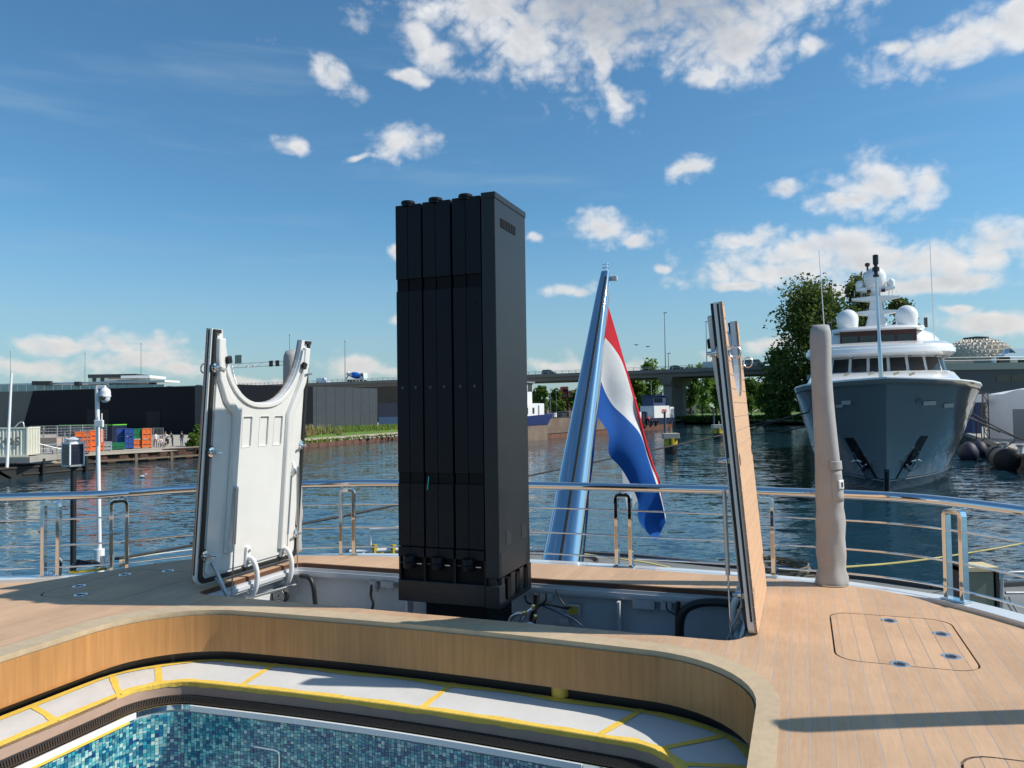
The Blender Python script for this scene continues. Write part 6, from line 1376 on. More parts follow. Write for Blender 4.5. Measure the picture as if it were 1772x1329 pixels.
tx = TL * .50; MB().box(tx, tx + TL * .32, 1, 5, ZW + 2.6, ZW + 5.6).build('deckhouse', WHITE, tg, bevel=.08); MB().box(tx + .3, tx + TL * .26, 1.3, 4.7, ZW + 5.6, ZW + 8.0).build('wheelhouse', mat('tug_blue', sr(60, 78, 112), .5), tg, bevel=.08)
for k in range(4): MB().box(tx + .6 + k * .95, tx + 1.35 + k * .95, 1.24, 1.3, ZW + 6.4, ZW + 7.5).build('window', GLASSD, tg)
MB().box(tx - .1, tx + TL * .29, .9, 5.1, ZW + 8.0, ZW + 8.25).build('wheelhouse_roof', NAVYB, tg)
MB().box(TL * .84, TL * .93, 1.2, 4, ZW + 2.6, ZW + 5.3).build('funnel_casing', WHITE, tg, bevel=.08); MB().cyl((TL * .88, 2.6, ZW + 5.3), (TL * .88, 2.6, ZW + 6.4), .35, n=10).build('funnel', NAVYB, tg)
for x in (.3, .45): MB().tube([(tx + TL * .08 * (1 + x * 4) + .42 * math.cos(a * .524), .95, ZW + 4.3 + .42 * math.sin(a * .524)) for a in range(12)], .12, 6, closed=True).build('life_ring', mat('life_ring', sr(190, 60, 50), .6), tg)
MB().cyl((tx + 2, 3, ZW + 8.2), (tx + 2, 3, ZW + 11.8), .08, n=6).build('mast', GALV, tg); MB().cyl((tx + 4.2, 3, ZW + 8.2), (tx + 4.2, 3, ZW + 10.5), .06, n=6).build('mast', GALV, tg)
MB().lathe([(0, .45), (.25, .38), (.42, .18), (.45, 0), (.42, -.18), (.25, -.38), (0, -.45)], (TL * .28, -.4, ZW + 2.6), 12).build('red_buoy', mat('red_plastic', sr(216, 60, 50), .5), tg, smooth=60)
for k in range(9): x = TL * (.06 + .045 * k); MB().box(x, x + rr.uniform(.3, .8), 1.5 + rr.random(), 3.5, ZW + 2.5, ZW + 3 + rr.uniform(.2, 1.6)).build('deck_gear', (DGREY, NAVYB, WHITE)[k % 3], tg)
for k in range(5): MB().tube([(TL * (.1 + .09 * k) + .45 * math.cos(a * .628), -.35, ZW + 1.7 + .45 * math.sin(a * .628)) for a in range(10)], .18, 6, closed=True).build('tyre_fender', TYRE, tg)
YEL = mat('yellow_paint', sr(206, 176, 40), .6, var=.15, vscale=3)
def dolphin(px, yw, wpx, lab):
    q = gp(px, yw, ZW); w = wpx / F * q.y; o = thing('mooring_dolphin', lab, 'mooring pile', tuple(q), group='yellow and black mooring piles')
    MB().cyl((q.x, q.y, ZW - 2), (q.x, q.y, ZW + 1.0), w * .46, n=18).build('pile', RUBBER, o, smooth=60); MB().cyl((q.x, q.y, ZW + .95), (q.x, q.y, ZW + 1.8), w * .475, n=18).build('yellow_band', YEL, o, smooth=60); MB().box(q.x - w * .18, q.x - w * .1, q.y - w * .5, q.y - w * .4, ZW + .2, ZW + 1.8).build('ladder_rail', RUBBER, o)
    MB().box(q.x - w * .56, q.x + w * .56, q.y - w * .45, q.y + w * .45, ZW + 1.75, ZW + 2.35).build('cap', mat('pale_cap', sr(190, 184, 170), .8), o, bevel=.03)
    MB().cyl((q.x + .1 * w, q.y, ZW + 2.35), (q.x + .1 * w, q.y, ZW + 2.9), .1, n=8).build('bollard', STEEL2, o, smooth=60); MB().cyl((q.x - .35 * w, q.y + .3, ZW + 1), (q.x - .35 * w, q.y + .3, ZW + 4.8), .13, n=8).build('guide_post', mat('guide_grey', sr(74, 84, 96), .6), o, smooth=60)
    return o
dolphin(1161, 786, 24, 'yellow and black mooring pile in open water beside the flag'); dolphin(1243, 760, 18, 'farther mooring pile half hidden by the teak lid')
# ================================================================ the big grey yacht
yo = gp(1535, 851, ZW); YF = Fr((yo.x, yo.y, 0), -math.radians(24.4))
YH = mat('grey_metallic_hull', (.36, .372, .385), .08, .28, var=.04, vscale=.2, coat=.8); YBOOT = mat('dark_boot_top', (.02, .022, .026), .25, coat=.3); YLINE = mat('pale_line', (.5, .5, .5), .4)
YW = mat('yacht_white', (.84, .84, .83), .22, coat=.6)
yt = thing('motor_yacht', 'large grey hulled motor yacht with white superstructure moored bow towards us', 'yacht', (0, 0, ZW), YF)
def stem(u): return .25 - 5.9 * max(0, u) ** 1.25
lev = [-.06, 0, .092, .1, .112, .2, .33, .46, .6, .74, .87, 1.0]; dst = [0, .15, .4, .8, 1.4, 2.2, 3.2, 4.5, 6, 8, 10, 12.5, 15, 18, 22, 27, 34, 42, 50, 58]
def hb(u, d):
    w = max(0, u) ** 1.35; p = 2.3 + 3.9 * w; Lr = 23 - 10.5 * w; B = 5.0 + .22 * w; x = min(1, d / Lr); return B * (1 - (1 - x) ** p)
def zdk(d): return 2.65 - .95 * min(1, d / 15) ** .9
def hp(u, d, s): zz = ZW + u * (zdk(d) - ZW); return Vector((s * hb(u, d), stem(u) + d, zz))
m = MB()
for s in (-1, 1):
    b0 = len(m.v)
    for u in lev:
        for d in dst: m.v.append(tuple(hp(u, d, s)))
    n_ = len(dst)
    for i in range(len(lev) - 1):
        for j in range(n_ - 1):
            a = b0 + i * n_ + j; f = [a, a + 1, a + 1 + n_, a + n_]; m.f.append(f if s > 0 else f[::-1]); m.mi.append(1 if i < 2 else (2 if i == 2 else (1 if i == 3 else 0)))
yhull = m.build('hull', [YH, YBOOT, YLINE], yt, smooth=60)
bvh = BVHTree.FromPolygons([Vector(v) for v in m.v], [tuple(f) for f in m.f])
MB().loft([[tuple(hp(1, d, -1)), tuple(hp(1, d, 1))] for d in dst], wrap=False, caps=False).build('foredeck', mat('deck_pale', (.55, .5, .42), .7), yt).location.z -= .25
def oncam(px, py, off=.03):
    o_ = YF.loc(cam.location); d = (YF.m.inverted().to_3x3() @ ray(px, py)).normalized(); h, nn, i_, dd = bvh.ray_cast(o_, d)
    if h is None: return None
    if nn.dot(d) > 0: nn = -nn
    return h + nn * off
def onpoly(pts, name, m_, off=.03, sub=6):
    (a, b, c, d) = pts; rings = []
    for i in range(sub + 1):
        t = i / sub; p, q = Vector((*a, 0)).lerp(Vector((*d, 0)), t), Vector((*b, 0)).lerp(Vector((*c, 0)), t); row = []
        for k in range(4): w = p.lerp(q, k / 3); row.append(oncam(w.x, w.y, off))
        if any(x is None for x in row): continue
        rings.append(row)
    if len(rings) > 1: return MB().loft(rings, wrap=False, caps=False).build(name, m_, yt, smooth=50)
ANCH = mat('anchor_steel', (.5, .5, .52), .25, 1)
for pts, an in (([(1593, 754), (1606, 754), (1566, 829), (1549, 829)], [(1589, 770), (1576, 800)]), ([(1461, 757), (1476, 757), (1518, 827), (1500, 829)], [(1483, 778), (1498, 805)])):
    onpoly(pts, 'anchor_pocket', mat('pocket_black', (.008, .008, .009), .4), .03)
    (a, b, c, d) = pts; mid = lambda t: ((a[0] + b[0]) / 2 * (1 - t) + (c[0] + d[0]) / 2 * t, (a[1] + b[1]) / 2 * (1 - t) + (c[1] + d[1]) / 2 * t)
    wl_ = 7
    q1, q2, q3, q4 = mid(.32), mid(.5), mid(.72), mid(.98)
    onpoly([(q3[0] - 7, q3[1]), (q3[0] + 7, q3[1]), (q4[0] + 7, q4[1]), (q4[0] - 7, q4[1])], 'chafe_plate', ANCH, .05)
    p1, p2_, p3 = oncam(*q1, .22), oncam(*q2, .25), oncam(*q3, .2)
    MB().tube([p1, p2_, p3], [.09, .13, .16], 8).build('anchor_shank', ANCH, yt, smooth=60)
    pa, pb_ = oncam(q2[0] - 9, q2[1] + 2, .3), oncam(q2[0] + 9, q2[1] + 2, .3)
    pc, pd = oncam(q3[0] - 8, q3[1] - 9, .32), oncam(q3[0] + 8, q3[1] - 9, .32)
    MB().tube([pa, p2_, pb_], [.05, .14, .05], 6).build('anchor_stock', ANCH, yt, smooth=60); MB().tube([pc, p3, pd], [.05, .2, .05], 6).build('anchor_fluke', ANCH, yt, smooth=60)
# stem bar, fairleads
MB().tube([hp(u, 0, 1) + Vector((0, -.04, 0)) for u in (-.06, .02, .1, .2)], .16, 8).build('stem_guard', YBOOT, yt, smooth=60)
for (px, py, w, h) in ((1590, 692, 9, 7), (1608, 696, 22, 7), (1641, 700, 16, 7), (1465, 695, 16, 7), (1453, 701, 12, 5)):
    onpoly([(px - w / 2, py - h / 2 + 1), (px + w / 2, py - h / 2), (px + w / 2, py + h / 2), (px - w / 2, py + h / 2 + 1)], 'fairlead', ANCH if w < 12 else mat('bright_fairlead', (.75, .75, .75), .3), .06, 2)
for (px, py) in ((1632, 783), (1639, 781), (1658, 779), (1664, 778), (1403, 772), (1407, 773)): onpoly([(px - 1, py - 1), (px + 1.4, py - 1), (px + 1.4, py + 1), (px - 1, py + 1)], 'port_light', mat('port_pale', (.7, .7, .7), .4), .04, 1)
# cap rail on the bulwark
for s in (-1, 1): MB().tube([hp(1, d, s) + Vector((0, 0, .05)) for d in dst[:-3]], .06, 6).build('cap_rail', YW, yt, smooth=60)
def outline(y0, hw, rf, ln, n=18, ex=2.6):
    P = []
    for k in range(n + 1):
        a = math.pi * k / n - math.pi / 2; x = math.sin(a); P.append((hw * math.copysign(abs(x) ** (2 / ex), x), y0 + rf * (1 - abs(math.cos(a)) ** (2 / ex))))
    return [(-hw, y0 + ln)] + P + [(hw, y0 + ln)]
def tier(name, secs, m_, bevel=0, ln=30):
    rings = [[(x, y, z) for x, y in outline(y0, hw, rf, ln)] for (z, y0, hw, rf) in secs]
    return MB().loft(rings).build(name, m_, yt, smooth=35)
# white bulwark shoulder above the hull, stepping back
tier('upper_bulwark', [(1.4, 3.2, 4.85, 4.5), (2.85, 3.6, 4.8, 4.5), (3.45, 6.5, 4.7, 4.5)], YW, ln=45)
tier('shoulder', [(1.4, 7.5, 5.3, 4.5), (2.6, 8.5, 5.3, 4.5), (3.7, 11.5, 4.9, 4)], YW, ln=40)
tier('wheelhouse', [(3.2, 13.2, 4.75, 3.2), (3.65, 13.2, 4.75, 3.2), (4.95, 13.9, 4.5, 3.1)], YW, ln=30)
tier('bridge_brow', [(4.92, 12.3, 5.1, 4), (5.15, 11.8, 5.35, 4.2), (5.5, 12.0, 5.4, 4.2), (5.56, 12.3, 5.28, 4.2), (5.74, 12.4, 5.25, 4.2), (6.05, 13.6, 4.9, 4)], YW, ln=32)
tier('sky_lounge', [(5.9, 15.9, 4.85, 4.4), (6.5, 16.0, 4.6, 4.4), (6.95, 16.2, 4.2, 4.2), (7.3, 16.8, 3.5, 3.8)], YW, ln=22)
tier('hardtop', [(7.1, 15.0, 3.3, 2.2), (7.22, 14.8, 3.42, 2.3), (7.4, 15.0, 3.4, 2.3), (7.62, 17, 2.6, 2)], YW, ln=18)
# wheelhouse windows
P0 = outline(13.2, 4.75, 3.2, 30, 36); P1 = outline(13.9, 4.5, 3.1, 30, 36)
def strip_on(P0, P1, z0, z1, i0, i1, t0, t1, name, m_, off=.03):
    rings = []
    for i in range(i0, i1 + 1):
        a, b = Vector((*P0[i], z0)), Vector((*P1[i], z1)); d = Vector((P0[min(i + 1, len(P0) - 1)][0] - P0[i - 1][0], P0[min(i + 1, len(P0) - 1)][1] - P0[i - 1][1], 0)).normalized(); nn = Vector((d.y, -d.x, 0)) * off
        rings.append([a.lerp(b, t0) + nn, a.lerp(b, t1) + nn])
    return MB().loft(rings, wrap=False, caps=False).build(name, m_, yt)
def resamp2(P, n): Q = resample([(a, b, 0) for a, b in P], n); return [(q.x, q.y) for q in Q]
fa_, fb_ = resamp2(P0[1:-1], 121), resamp2(P1[1:-1], 121)
for k in range(9):
    c0, c1 = 5 + k * 12.4, 5 + k * 12.4 + 10.4; strip_on(fa_, fb_, 3.65, 4.95, max(1, int(c0)), min(119, int(c1)), .10, .90, 'bridge_window', GLASSD, .04)
for k in range(5):
    i = 24 + k * 18; a = Vector((*fa_[i], 4.8)); MB().beam(tuple(a + Vector((0, -.15, 0))), tuple(a + Vector((.3, -.2, .16))), .06, .06).build('wiper', DGREY, yt)
# sky lounge glazing with dark wood frames
WOODD = mat('dark_mahogany', sr(72, 34, 28), .4); a = -2.75
MB().box(-2.75, 2.75, 15.6, 16.4, 6.0, 7.12).build('lounge_front', WOODD, yt)
for k in range(4): x = -2.6 + k * 1.32; MB().box(x, x + 1.15, 15.57, 15.6, 6.08, 6.72).build('lounge_window', GLASSD, yt)
# radar domes
def dome(x, y, z, r, h, name='satellite_dome', px=None):
    prof = [(r * .82, 0), (r * .9, .1), (r, h - r)] + [(r * math.cos(a), h - r + r * math.sin(a)) for a in (.3, .6, .9, 1.2, 1.45)] + [(0, h)]
    return MB().lathe(prof, (x, y, z), 24).build(name, YW, yt, smooth=50)
dome(-2.2, 19, 7.45, .86, 1.85); dome(2.25, 19, 7.45, .86, 1.9)
MB().loft([[(x * w, 20.5 + y * w, z) for x, y in rrect(-1, 1, -1, 1, .3)] for z, w in ((7.4, .95), (8.7, .62), (10.1, .42), (11.1, .34))]).build('radar_mast', YW, yt, smooth=40)
for z, hw, d in ((8.95, 1.75, .28), (10.15, 1.85, .26), (10.95, 1.5, .26)):
    MB().loft([[(-hw, 20.1, z + .05), (-hw, 20.9, z + .05), (-hw, 20.9, z + .18), (-hw, 20.1, z + .18)], [(-.4, 19.9, z - .15), (-.4, 21.1, z - .15), (-.4, 21.1, z + d), (-.4, 19.9, z + d)], [(.4, 19.9, z - .15), (.4, 21.1, z - .15), (.4, 21.1, z + d), (.4, 19.9, z + d)], [(hw, 20.1, z + .05), (hw, 20.9, z + .05), (hw, 20.9, z + .18), (hw, 20.1, z + .18)]]).build('mast_platform', YW, yt, smooth=30)
dome(0, 20.4, 11.18, .88, 1.75); dome(-1.2, 20.4, 11.12, .33, .75); dome(1.2, 20.4, 11.12, .33, .75)
MB().cyl((-.55, 20.2, 12.6), (-.55, 20.2, 13.1), .08, n=8).lathe([(.16, 0), (.2, .05), (.2, .25), (.1, .3)], (-.55, 20.2, 13.0), 10).build('mast_light', WOODD, yt)
for x, z in ((-.5, 10.8), (.6, 10.8)): MB().obox((x, 19.8, z), (.3, .2, .25)).build('nav_light', WOODD, yt)
rr = random.Random(4)
for k in range(10): x = rr.choice((-1, 1)) * rr.uniform(.8, 1.8); MB().cyl((x, 20.3, 11.0), (x, 20.3, 10.1), .018, n=4).build('halyard', WHITE, yt)
for x, y in ((-3.6, 19.5), (3.65, 19.5)): MB().cyl((x, y, 7.5), (x, y, 8.3), .14, n=8).build('search_light', DGREY, yt)
# foremast on the bow
fb0 = YF.loc(at(1525, 655, 43.8)); ft = YF.loc(at(1514, 441, 43.8))
MB().tube([fb0, fb0.lerp(ft, .3), fb0.lerp(ft, .31), fb0.lerp(ft, .82)], [.12, .105, .085, .065], 12).build('foremast', STEEL2, yt, smooth=50)
p = fb0.lerp(ft, .82)
MB().lathe([(.16, 0), (.16, .12), (.1, .15), (.1, .3), (.19, .33), (.19, .55), (.1, .58), (.1, .7), (.15, .74), (.15, 1.25), (0, 1.3)], tuple(p), 12).build('foremast_light', mat('lamp_black', (.02, .015, .015), .4), yt, smooth=30)
for (x0_, y0_, x1_, y1_, Y) in ((1427, 578, 1417, 432, 62), (1617, 592, 1609, 420, 60)): MB().cyl(tuple(YF.loc(at(x0_, y0_, Y))), tuple(YF.loc(at(x1_, y1_, Y))), .05, .022, 6).build('whip_antenna', WHITE, yt)
for (px, py) in ((1502, 648), (1546, 648), (1573, 649), (1460, 650)): q = YF.loc(at(px, py, 45.5)); MB().beam(tuple(q), tuple(q + Vector((.3, 0, .12))), .12, .14).build('deck_fitting', mat('cream_fitting', (.7, .62, .42), .5), yt)
# ================================================================ right hand quay
q0, q1 = gp(1673, 749, ZL + .05), gp(1770, 780, ZL + .05); qdir = (q1 - q0).normalized(); far = q0 - qdir * 60; near = q1 + qdir * 34
side = Vector((-qdir.y, qdir.x, 0)); side = side if side.x > 0 else -side
MB().add([V3(far, ZL + .05), V3(near, ZL + .05), V3(near + side * 300, ZL + .05), V3(far + side * 400, ZL + .05)], [(0, 1, 2, 3)]).build('quay_apron', CONC, kind='structure', label='concrete quay apron beside the grey yacht')
QW = thing('concrete_quay_wall', 'weathered concrete quay wall beside the grey yacht', 'quay wall', (q1.x, q1.y, ZW)); ln = (near - far).length; nblk = 30
QD = mat('quay_dark_concrete', sr(86, 80, 72), .9, var=.3, vscale=.6)
for k in range(nblk):
    a, b = far.lerp(near, k / nblk), far.lerp(near, (k + .985) / nblk); MB().add([V3(a, ZW - 1), V3(b, ZW - 1), V3(b, ZL - .35), V3(a, ZL - .35)], [(0, 1, 2, 3)]).build('wall_block', QD, QW)
    MB().beam(tuple(a - side * .1 + Vector((0, 0, -.14))), tuple(b - side * .1 + Vector((0, 0, -.14))), .5, .42).build('coping', CONC, QW)
def fender(px, py, Y, r, lab, kind='ball'):
    c = at(px, py, Y); c.z = ZW + r * .75; o = thing('rubber_fender', lab, 'fender', tuple(c), group='black fenders along the quay')
    if kind == 'ball': MB().lathe([(0, r * 1.25), (r * .3, r * 1.2), (r * .7, r * .85), (r, r * .2), (r, -r * .3), (r * .75, -r * .95), (r * .3, -r * 1.2), (0, -r * 1.25)], tuple(c), 18).build('body', mat('navy_fender', sr(24, 34, 58), .6) if 'blue' in lab else RUBBER, o, smooth=60)
    else: MB().tube([c - qdir * r * 1.5, c - qdir * r * 1.3, c + qdir * r * 1.3, c + qdir * r * 1.5], [r * .6, r, r, r * .6], 18).build('body', RUBBER, o, smooth=50)
    MB().tube([c + Vector((0, 0, r)), c + side * r * .8 + Vector((0, 0, r * 1.6))], .05, 6).build('chain', DGREY, o); return o
fender(1676, 782, 72, .85, 'blue ball fender between yacht and quay'); fender(1694, 772, 76, .8, 'black fender behind the blue one'); fender(1738, 780, 62, .95, 'large black cylinder fender on the quay wall', 'cyl'); fender(1725, 776, 70, .8, 'middle black cylinder fender on the quay wall', 'cyl')
# white tent hall
TENT = mat('tent_white', sr(214, 216, 222), .6, var=.05, vscale=.4, bump=.3, bscale=.8)
a_, b_ = at(1708, 756, 86), at(1850, 760, 74); zt0 = at(1708, 680, 86).z
tn = thing('tent_hall', 'white tarpaulin hall on the quay right of the yacht', 'tent', (a_.x, a_.y, ZL))
td = (b_ - a_); td.z = 0; TLn = td.length; td.normalize(); TF = Fr((a_.x, a_.y, 0), math.atan2(td.y, td.x)); ORG[tn] = Vector((0, 0, ZL)); tn.location = (a_.x, a_.y, ZL); tn.rotation_euler = (0, 0, TF.rz)
rings = []
for i in range(21):
    x = TLn * i / 20; rings.append([(x, .08 * math.sin(i * 1.3 + k) * math.sin(math.pi * k / 8), ZL + .1 + (zt0 - ZL - .25 * math.sin(i * .5) - .1) * k / 8) for k in range(9)])
MB().loft(rings, wrap=False, caps=False).build('tarpaulin', TENT, tn, smooth=60)
MB().loft([[(TLn * i / 20, 0, zt0 - .2), (TLn * i / 20, 9, zt0 + 1.2)] for i in range(21)], wrap=False, caps=False).build('roof_sheet', TENT, tn)
MB().add([(0, 0, ZL), (0, 9, ZL), (0, 9, zt0 + 1.1), (0, 0, zt0 - .2)], [(0, 1, 2, 3)]).build('end_sheet', TENT, tn)
MB().box(TLn * .37, TLn * .7, -.12, -.05, ZL, ZL + 3.3).build('door_panel', mat('tent_door', sr(120, 126, 136), .6), tn)
sf = thing('scaffold_tower', 'rusty scaffold tower at the corner of the white tent', 'scaffold', (a_.x - 1, a_.y - .5, ZL)); sx0, sx1 = at(1698, 720, 85).x, at(1707, 720, 85).x; zz1 = at(1700, 682, 85).z
for x in (sx0, sx1):
    for y in (84.6, 86): MB().cyl((x, y, ZL), (x, y, zz1), .05, n=6).build('standard', RUST2, sf)
for k in range(6): z = ZL + (zz1 - ZL) * k / 5; MB().cyl((sx0, 84.6, z), (sx1, 84.6, z), .04, n=6).build('ledger', RUST2, sf); MB().cyl((sx0 if k % 2 else sx1, 84.6, z), (sx1 if k % 2 else sx0, 84.6, min(zz1, z + (zz1 - ZL) / 5)), .04, n=6).build('brace', RUST2, sf)
MB().box(sx0 - .1, sx1 + .1, 84.7, 86, zz1 - .9, zz1).build('top_sheet', TENT, sf)
wb = thing('blue_container', 'blue site container behind the rusty scaffold', 'container', tuple(gp(1690, 735, ZL))); a2, b2 = at(1681, 690, 100), at(1698, 738, 100); MB().box(a2.x, b2.x, 100, 104, ZL, a2.z).build('container_body', mat('site_blue', sr(44, 66, 110), .5), wb)
for k in range(6): x = a2.x + (b2.x - a2.x) * k / 6; MB().box(x, x + .1, 99.94, 100, ZL, a2.z).build('side_rib', mat('site_blue', sr(44, 66, 110), .5), wb)
# dark building with roof terrace and the ribbed dome
DKB = mat('dark_teal_wall', sr(58, 68, 72), .5, var=.08, vscale=.2); BAND = mat('teal_band', sr(112, 128, 124), .5)
bx = thing('shore_building', 'dark grey green building with pale parapet behind the white tent', 'building', tuple(gp(1710, 730, ZL)))
Yb = 128; xl = at(1560, 700, Yb).x; xr = at(1950, 700, Yb).x; zp = at(1720, 628, Yb).z
MB().box(xl, xr, Yb, Yb + 40, ZL, zp - 1.1).build('wall', DKB, bx); MB().box(xl - .3, xr, Yb - .4, Yb + 40, zp - 1.1, zp).build('parapet_band', BAND, bx)
for k in range(4): x0_ = at(1724 + k * 26, 650, Yb).x; MB().box(x0_, x0_ + 2.3, Yb - .05, Yb, at(1724, 661, Yb).z, at(1724, 648, Yb).z).build('strip_window', GLASSD, bx)
MB().box(xl, at(1722, 620, Yb).x, Yb + 6, Yb + 12, zp, zp + .9).build('roof_plinth', CONC, bx)
MB().box(at(1735, 620, Yb).x, at(1737, 620, Yb).x, Yb + 2, Yb + 3, zp, zp + 1.1).build('roof_post', WHITE, bx); MB().box(at(1742, 620, Yb).x, at(1761, 620, Yb).x, Yb + 2, Yb + 4, zp + .1, zp + 1.1).build('roof_unit', GLASSD, bx)
for z in (.5, 1.0): MB().cyl((xl, Yb + .2, zp + z), (xr, Yb + .2, zp + z), .04, n=5).build('roof_rail', GALV, bx)
vf = Fr((at(1755, 620, Yb + 5).x, Yb + 5, 0), math.pi + .15); car(vf, 0, 0, zp + .02 + (at(1755, 622, Yb + 5).z - zp) * .6, cm('vanpale', sr(206, 214, 220)), 'pale van parked on the roof terrace beside the dome', 'van', group='vehicles on the roof terrace')
dmo = thing('ribbed_dome', 'pale faceted geodesic dome roof behind the yacht', 'dome', tuple(at(1690, 622, 176))); dc = at(1690, 624, 176); Rd = 58 / F * 176; hd = at(1690, 588, 176).z - dc.z
DOMEM = mat('dome_bronze', sr(196, 186, 168), .5, 0, var=.06, vscale=.3, rand=.12); rows_, segs = 7, 30
def dpt(r, k): t = r / rows_; rad = Rd * math.cos(t * math.pi / 2 * .93) ; a = 2 * math.pi * (k + .5 * (r % 2)) / segs; return Vector((dc.x + rad * math.cos(a), dc.y + rad * math.sin(a), dc.z + hd * math.sin(t * math.pi / 2)))
for r in range(rows_):
    for k in range(segs):
        a_ = math.pi * 2 * k / segs
        if math.sin(a_) > .25: continue
        if r % 2 == 0: tris = [(dpt(r, k), dpt(r, k + 1), dpt(r + 1, k)), (dpt(r, k + 1), dpt(r + 1, k + 1), dpt(r + 1, k))]
        else: tris = [(dpt(r, k), dpt(r + 1, k + 1), dpt(r + 1, k)), (dpt(r, k), dpt(r, k + 1), dpt(r + 1, k + 1))]
        for (p1, p2_, p3) in tris:
            c = (p1 + p2_ + p3) / 3; nn = (p2_ - p1).cross(p3 - p1).normalized(); out = c - Vector((dc.x, dc.y, dc.z - 6)); nn = nn if nn.dot(out) > 0 else -nn; pk_ = c + nn * .4; v_ = [p1, p2_, p3, pk_]
            MB().add(v_, [(0, 1, 3), (1, 2, 3), (2, 0, 3)]).build('dome_panel', DOMEM, dmo)
MB().lathe([(1.6, 0), (2.6, .2), (2.6, .5), (0, .8)], (dc.x, dc.y, dc.z + hd), 16).build('dome_vent', DGREY, dmo); MB().lathe([(Rd * 1.01, -4), (Rd * 1.03, -.2), (Rd * 1.0, .1)], tuple(dc), 40).build('dome_drum', BAND, dmo)
# ================================================================ ropes
ROPEB = mat('dark_rope', (.02, .02, .022), .7); ROPEY = mat('yellow_rope', sr(176, 164, 100), .7)
def rope(pts, r, m_, lab):
    P = smooth_path(pts, 40); MB().tube(P, r, 6).build('mooring_line', m_, p=tuple(P[0]), smooth=60, label=lab, cat='rope', group='mooring lines')
rope([at(1404, 712, 50), at(1300, 741, 47), at(1180, 768, 43), at(1060, 793, 39), at(917, 823, 34), at(690, 873, 29), at(525, 906, 26), at(330, 940, 23)], .045, ROPEB, 'long dark mooring line from the grey yacht sagging across the water')
rope([at(1165, 750, 91), at(1250, 752.5, 80), at(1330, 750, 68), at(1402, 737, 55)], .06, ROPEB, 'dark line from the mooring pile to the grey yacht')
rope([at(1408, 709, 50), at(1330, 730, 62), at(1250, 742, 85)], .045, ROPEB, 'upper dark line leading left from the yacht bow')
rope([at(1592, 692, 47), at(1660, 716, 52), at(1735, 748, 58), at(1800, 772, 62)], .05, ROPEB, 'lowest dark line from the yacht bow to the right quay')
rope([at(1656, 700, 56), at(1700, 726, 57), at(1750, 752, 58), at(1800, 770, 60)], .05, ROPEB, 'middle dark line from the yacht side to the right quay')
rope([at(1658, 703, 56), at(1690, 728, 60), at(1730, 748, 64)], .05, ROPEB, 'short dark line from the yacht to a quay bollard')
rope([at(1463, 981, 16), at(1530, 976, 17), at(1610, 967, 18), at(1700, 953, 19), at(1772, 940, 20), at(1850, 925, 21)], .022, ROPEY, 'thin yellow line stretched above the water at the right')
rope([at(985, 955, 17), at(1040, 963, 17), at(1110, 972, 17), at(1160, 982, 17)], .02, ROPEY, 'thin pale line lying on the pontoon behind the railing')
rope([at(200, 967, 7.9), at(260, 957, 8.3), at(330, 944, 8.7), at(420, 930, 9.1)], .016, ROPEB, 'black hose leaving the stern beside the white lid')
rope([at(205, 969, 8.0), at(262, 960, 8.4), at(330, 951, 8.8), at(420, 940, 9.2)], .006, mat('pale_rope', (.6, .6, .55), .8), 'pale thin line beside the black hose')
for i, (px, py, Y) in enumerate(((1737, 750, 64), (1766, 772, 60))):
    c = at(px, py, Y); c.z = ZL + .05; o = thing('quay_bollard', ('farther', 'nearer')[i] + ' steel bollard on the right quay edge', 'bollard', tuple(c), group='bollards on the right quay'); MB().lathe([(.28, 0), (.22, .1), (.2, .5), (.32, .58), (.32, .7), (0, .76)], tuple(c), 14).build('post', GALV, o, smooth=40)
# ================================================================ work pontoon below the stern
ZP = -3.35; pont = [gp(x, y, ZP) for x, y in ((880, 958), (1000, 960), (1082, 964), (1274, 983), (1340, 988), (1500, 1003), (1612, 1019), (1640, 1021), (1772, 1013), (1950, 1008))]
PONT = mat('pontoon_grey', sr(132, 134, 132), .75, var=.25, vscale=.7, col2=sr(104, 108, 108), bump=.1); poly = [(p.x, p.y) for p in pont] + [(26, 9), (14, 8.0), (3, 9.2), (-2, 9.0)]
wp = thing('work_pontoon', 'grey steel work pontoon lying below the stern', 'pontoon', (5, 15, ZP)); MB().prism(poly, ZW - .4, ZP).build('pontoon_hull', PONT, wp)
for i in range(len(pont) - 1): MB().beam(tuple(pont[i] + Vector((0, 0, .05))), tuple(pont[i + 1] + Vector((0, 0, .05))), .16, .12).build('edge_kerb', mat('kerb_dark', (.05, .05, .055), .6), wp)
a_, b_ = gp(1462, 1012, ZP), gp(1565, 1027, ZP); MB().beam(tuple(a_ + Vector((0, -.8, .03))), tuple(b_ + Vector((0, -.8, .03))), 1.6, .04).build('timber_mat', TEAK, wp)
c = gp(1012, 972, ZP); MB().tube([(c.x + .28 * math.cos(a * .5236) * 1.4, c.y + .6 * math.sin(a * .5236), ZP + .05) for a in range(12)], .04, 6, closed=True).build('mooring_ring', RUST, wp)
cbx = thing('control_cabinet', 'grey green cabinet with rusty frame on the pontoon right of the railing', 'cabinet', tuple(gp(1690, 1085, ZP))); Yc = 16.0
a_, b_ = at(1672, 990, Yc), at(1722, 1075, Yc); MB().box(a_.x, b_.x, Yc, Yc + .5, ZP, a_.z).build('door_panel', mat('grey_green', sr(126, 128, 112), .6, var=.1, vscale=4), cbx, bevel=.01)
l0, l1 = at(1660, 978, Yc), at(1670, 1060, Yc); MB().box(l0.x, l1.x, Yc - .03, Yc + .5, ZP, l0.z).build('rusty_post', RUST2, cbx); MB().box(l0.x, at(1726, 980, Yc).x, Yc - .06, Yc + .52, a_.z + .015, a_.z + .10).build('top_rail', mat('cream_worn', sr(206, 190, 150), .7), cbx)
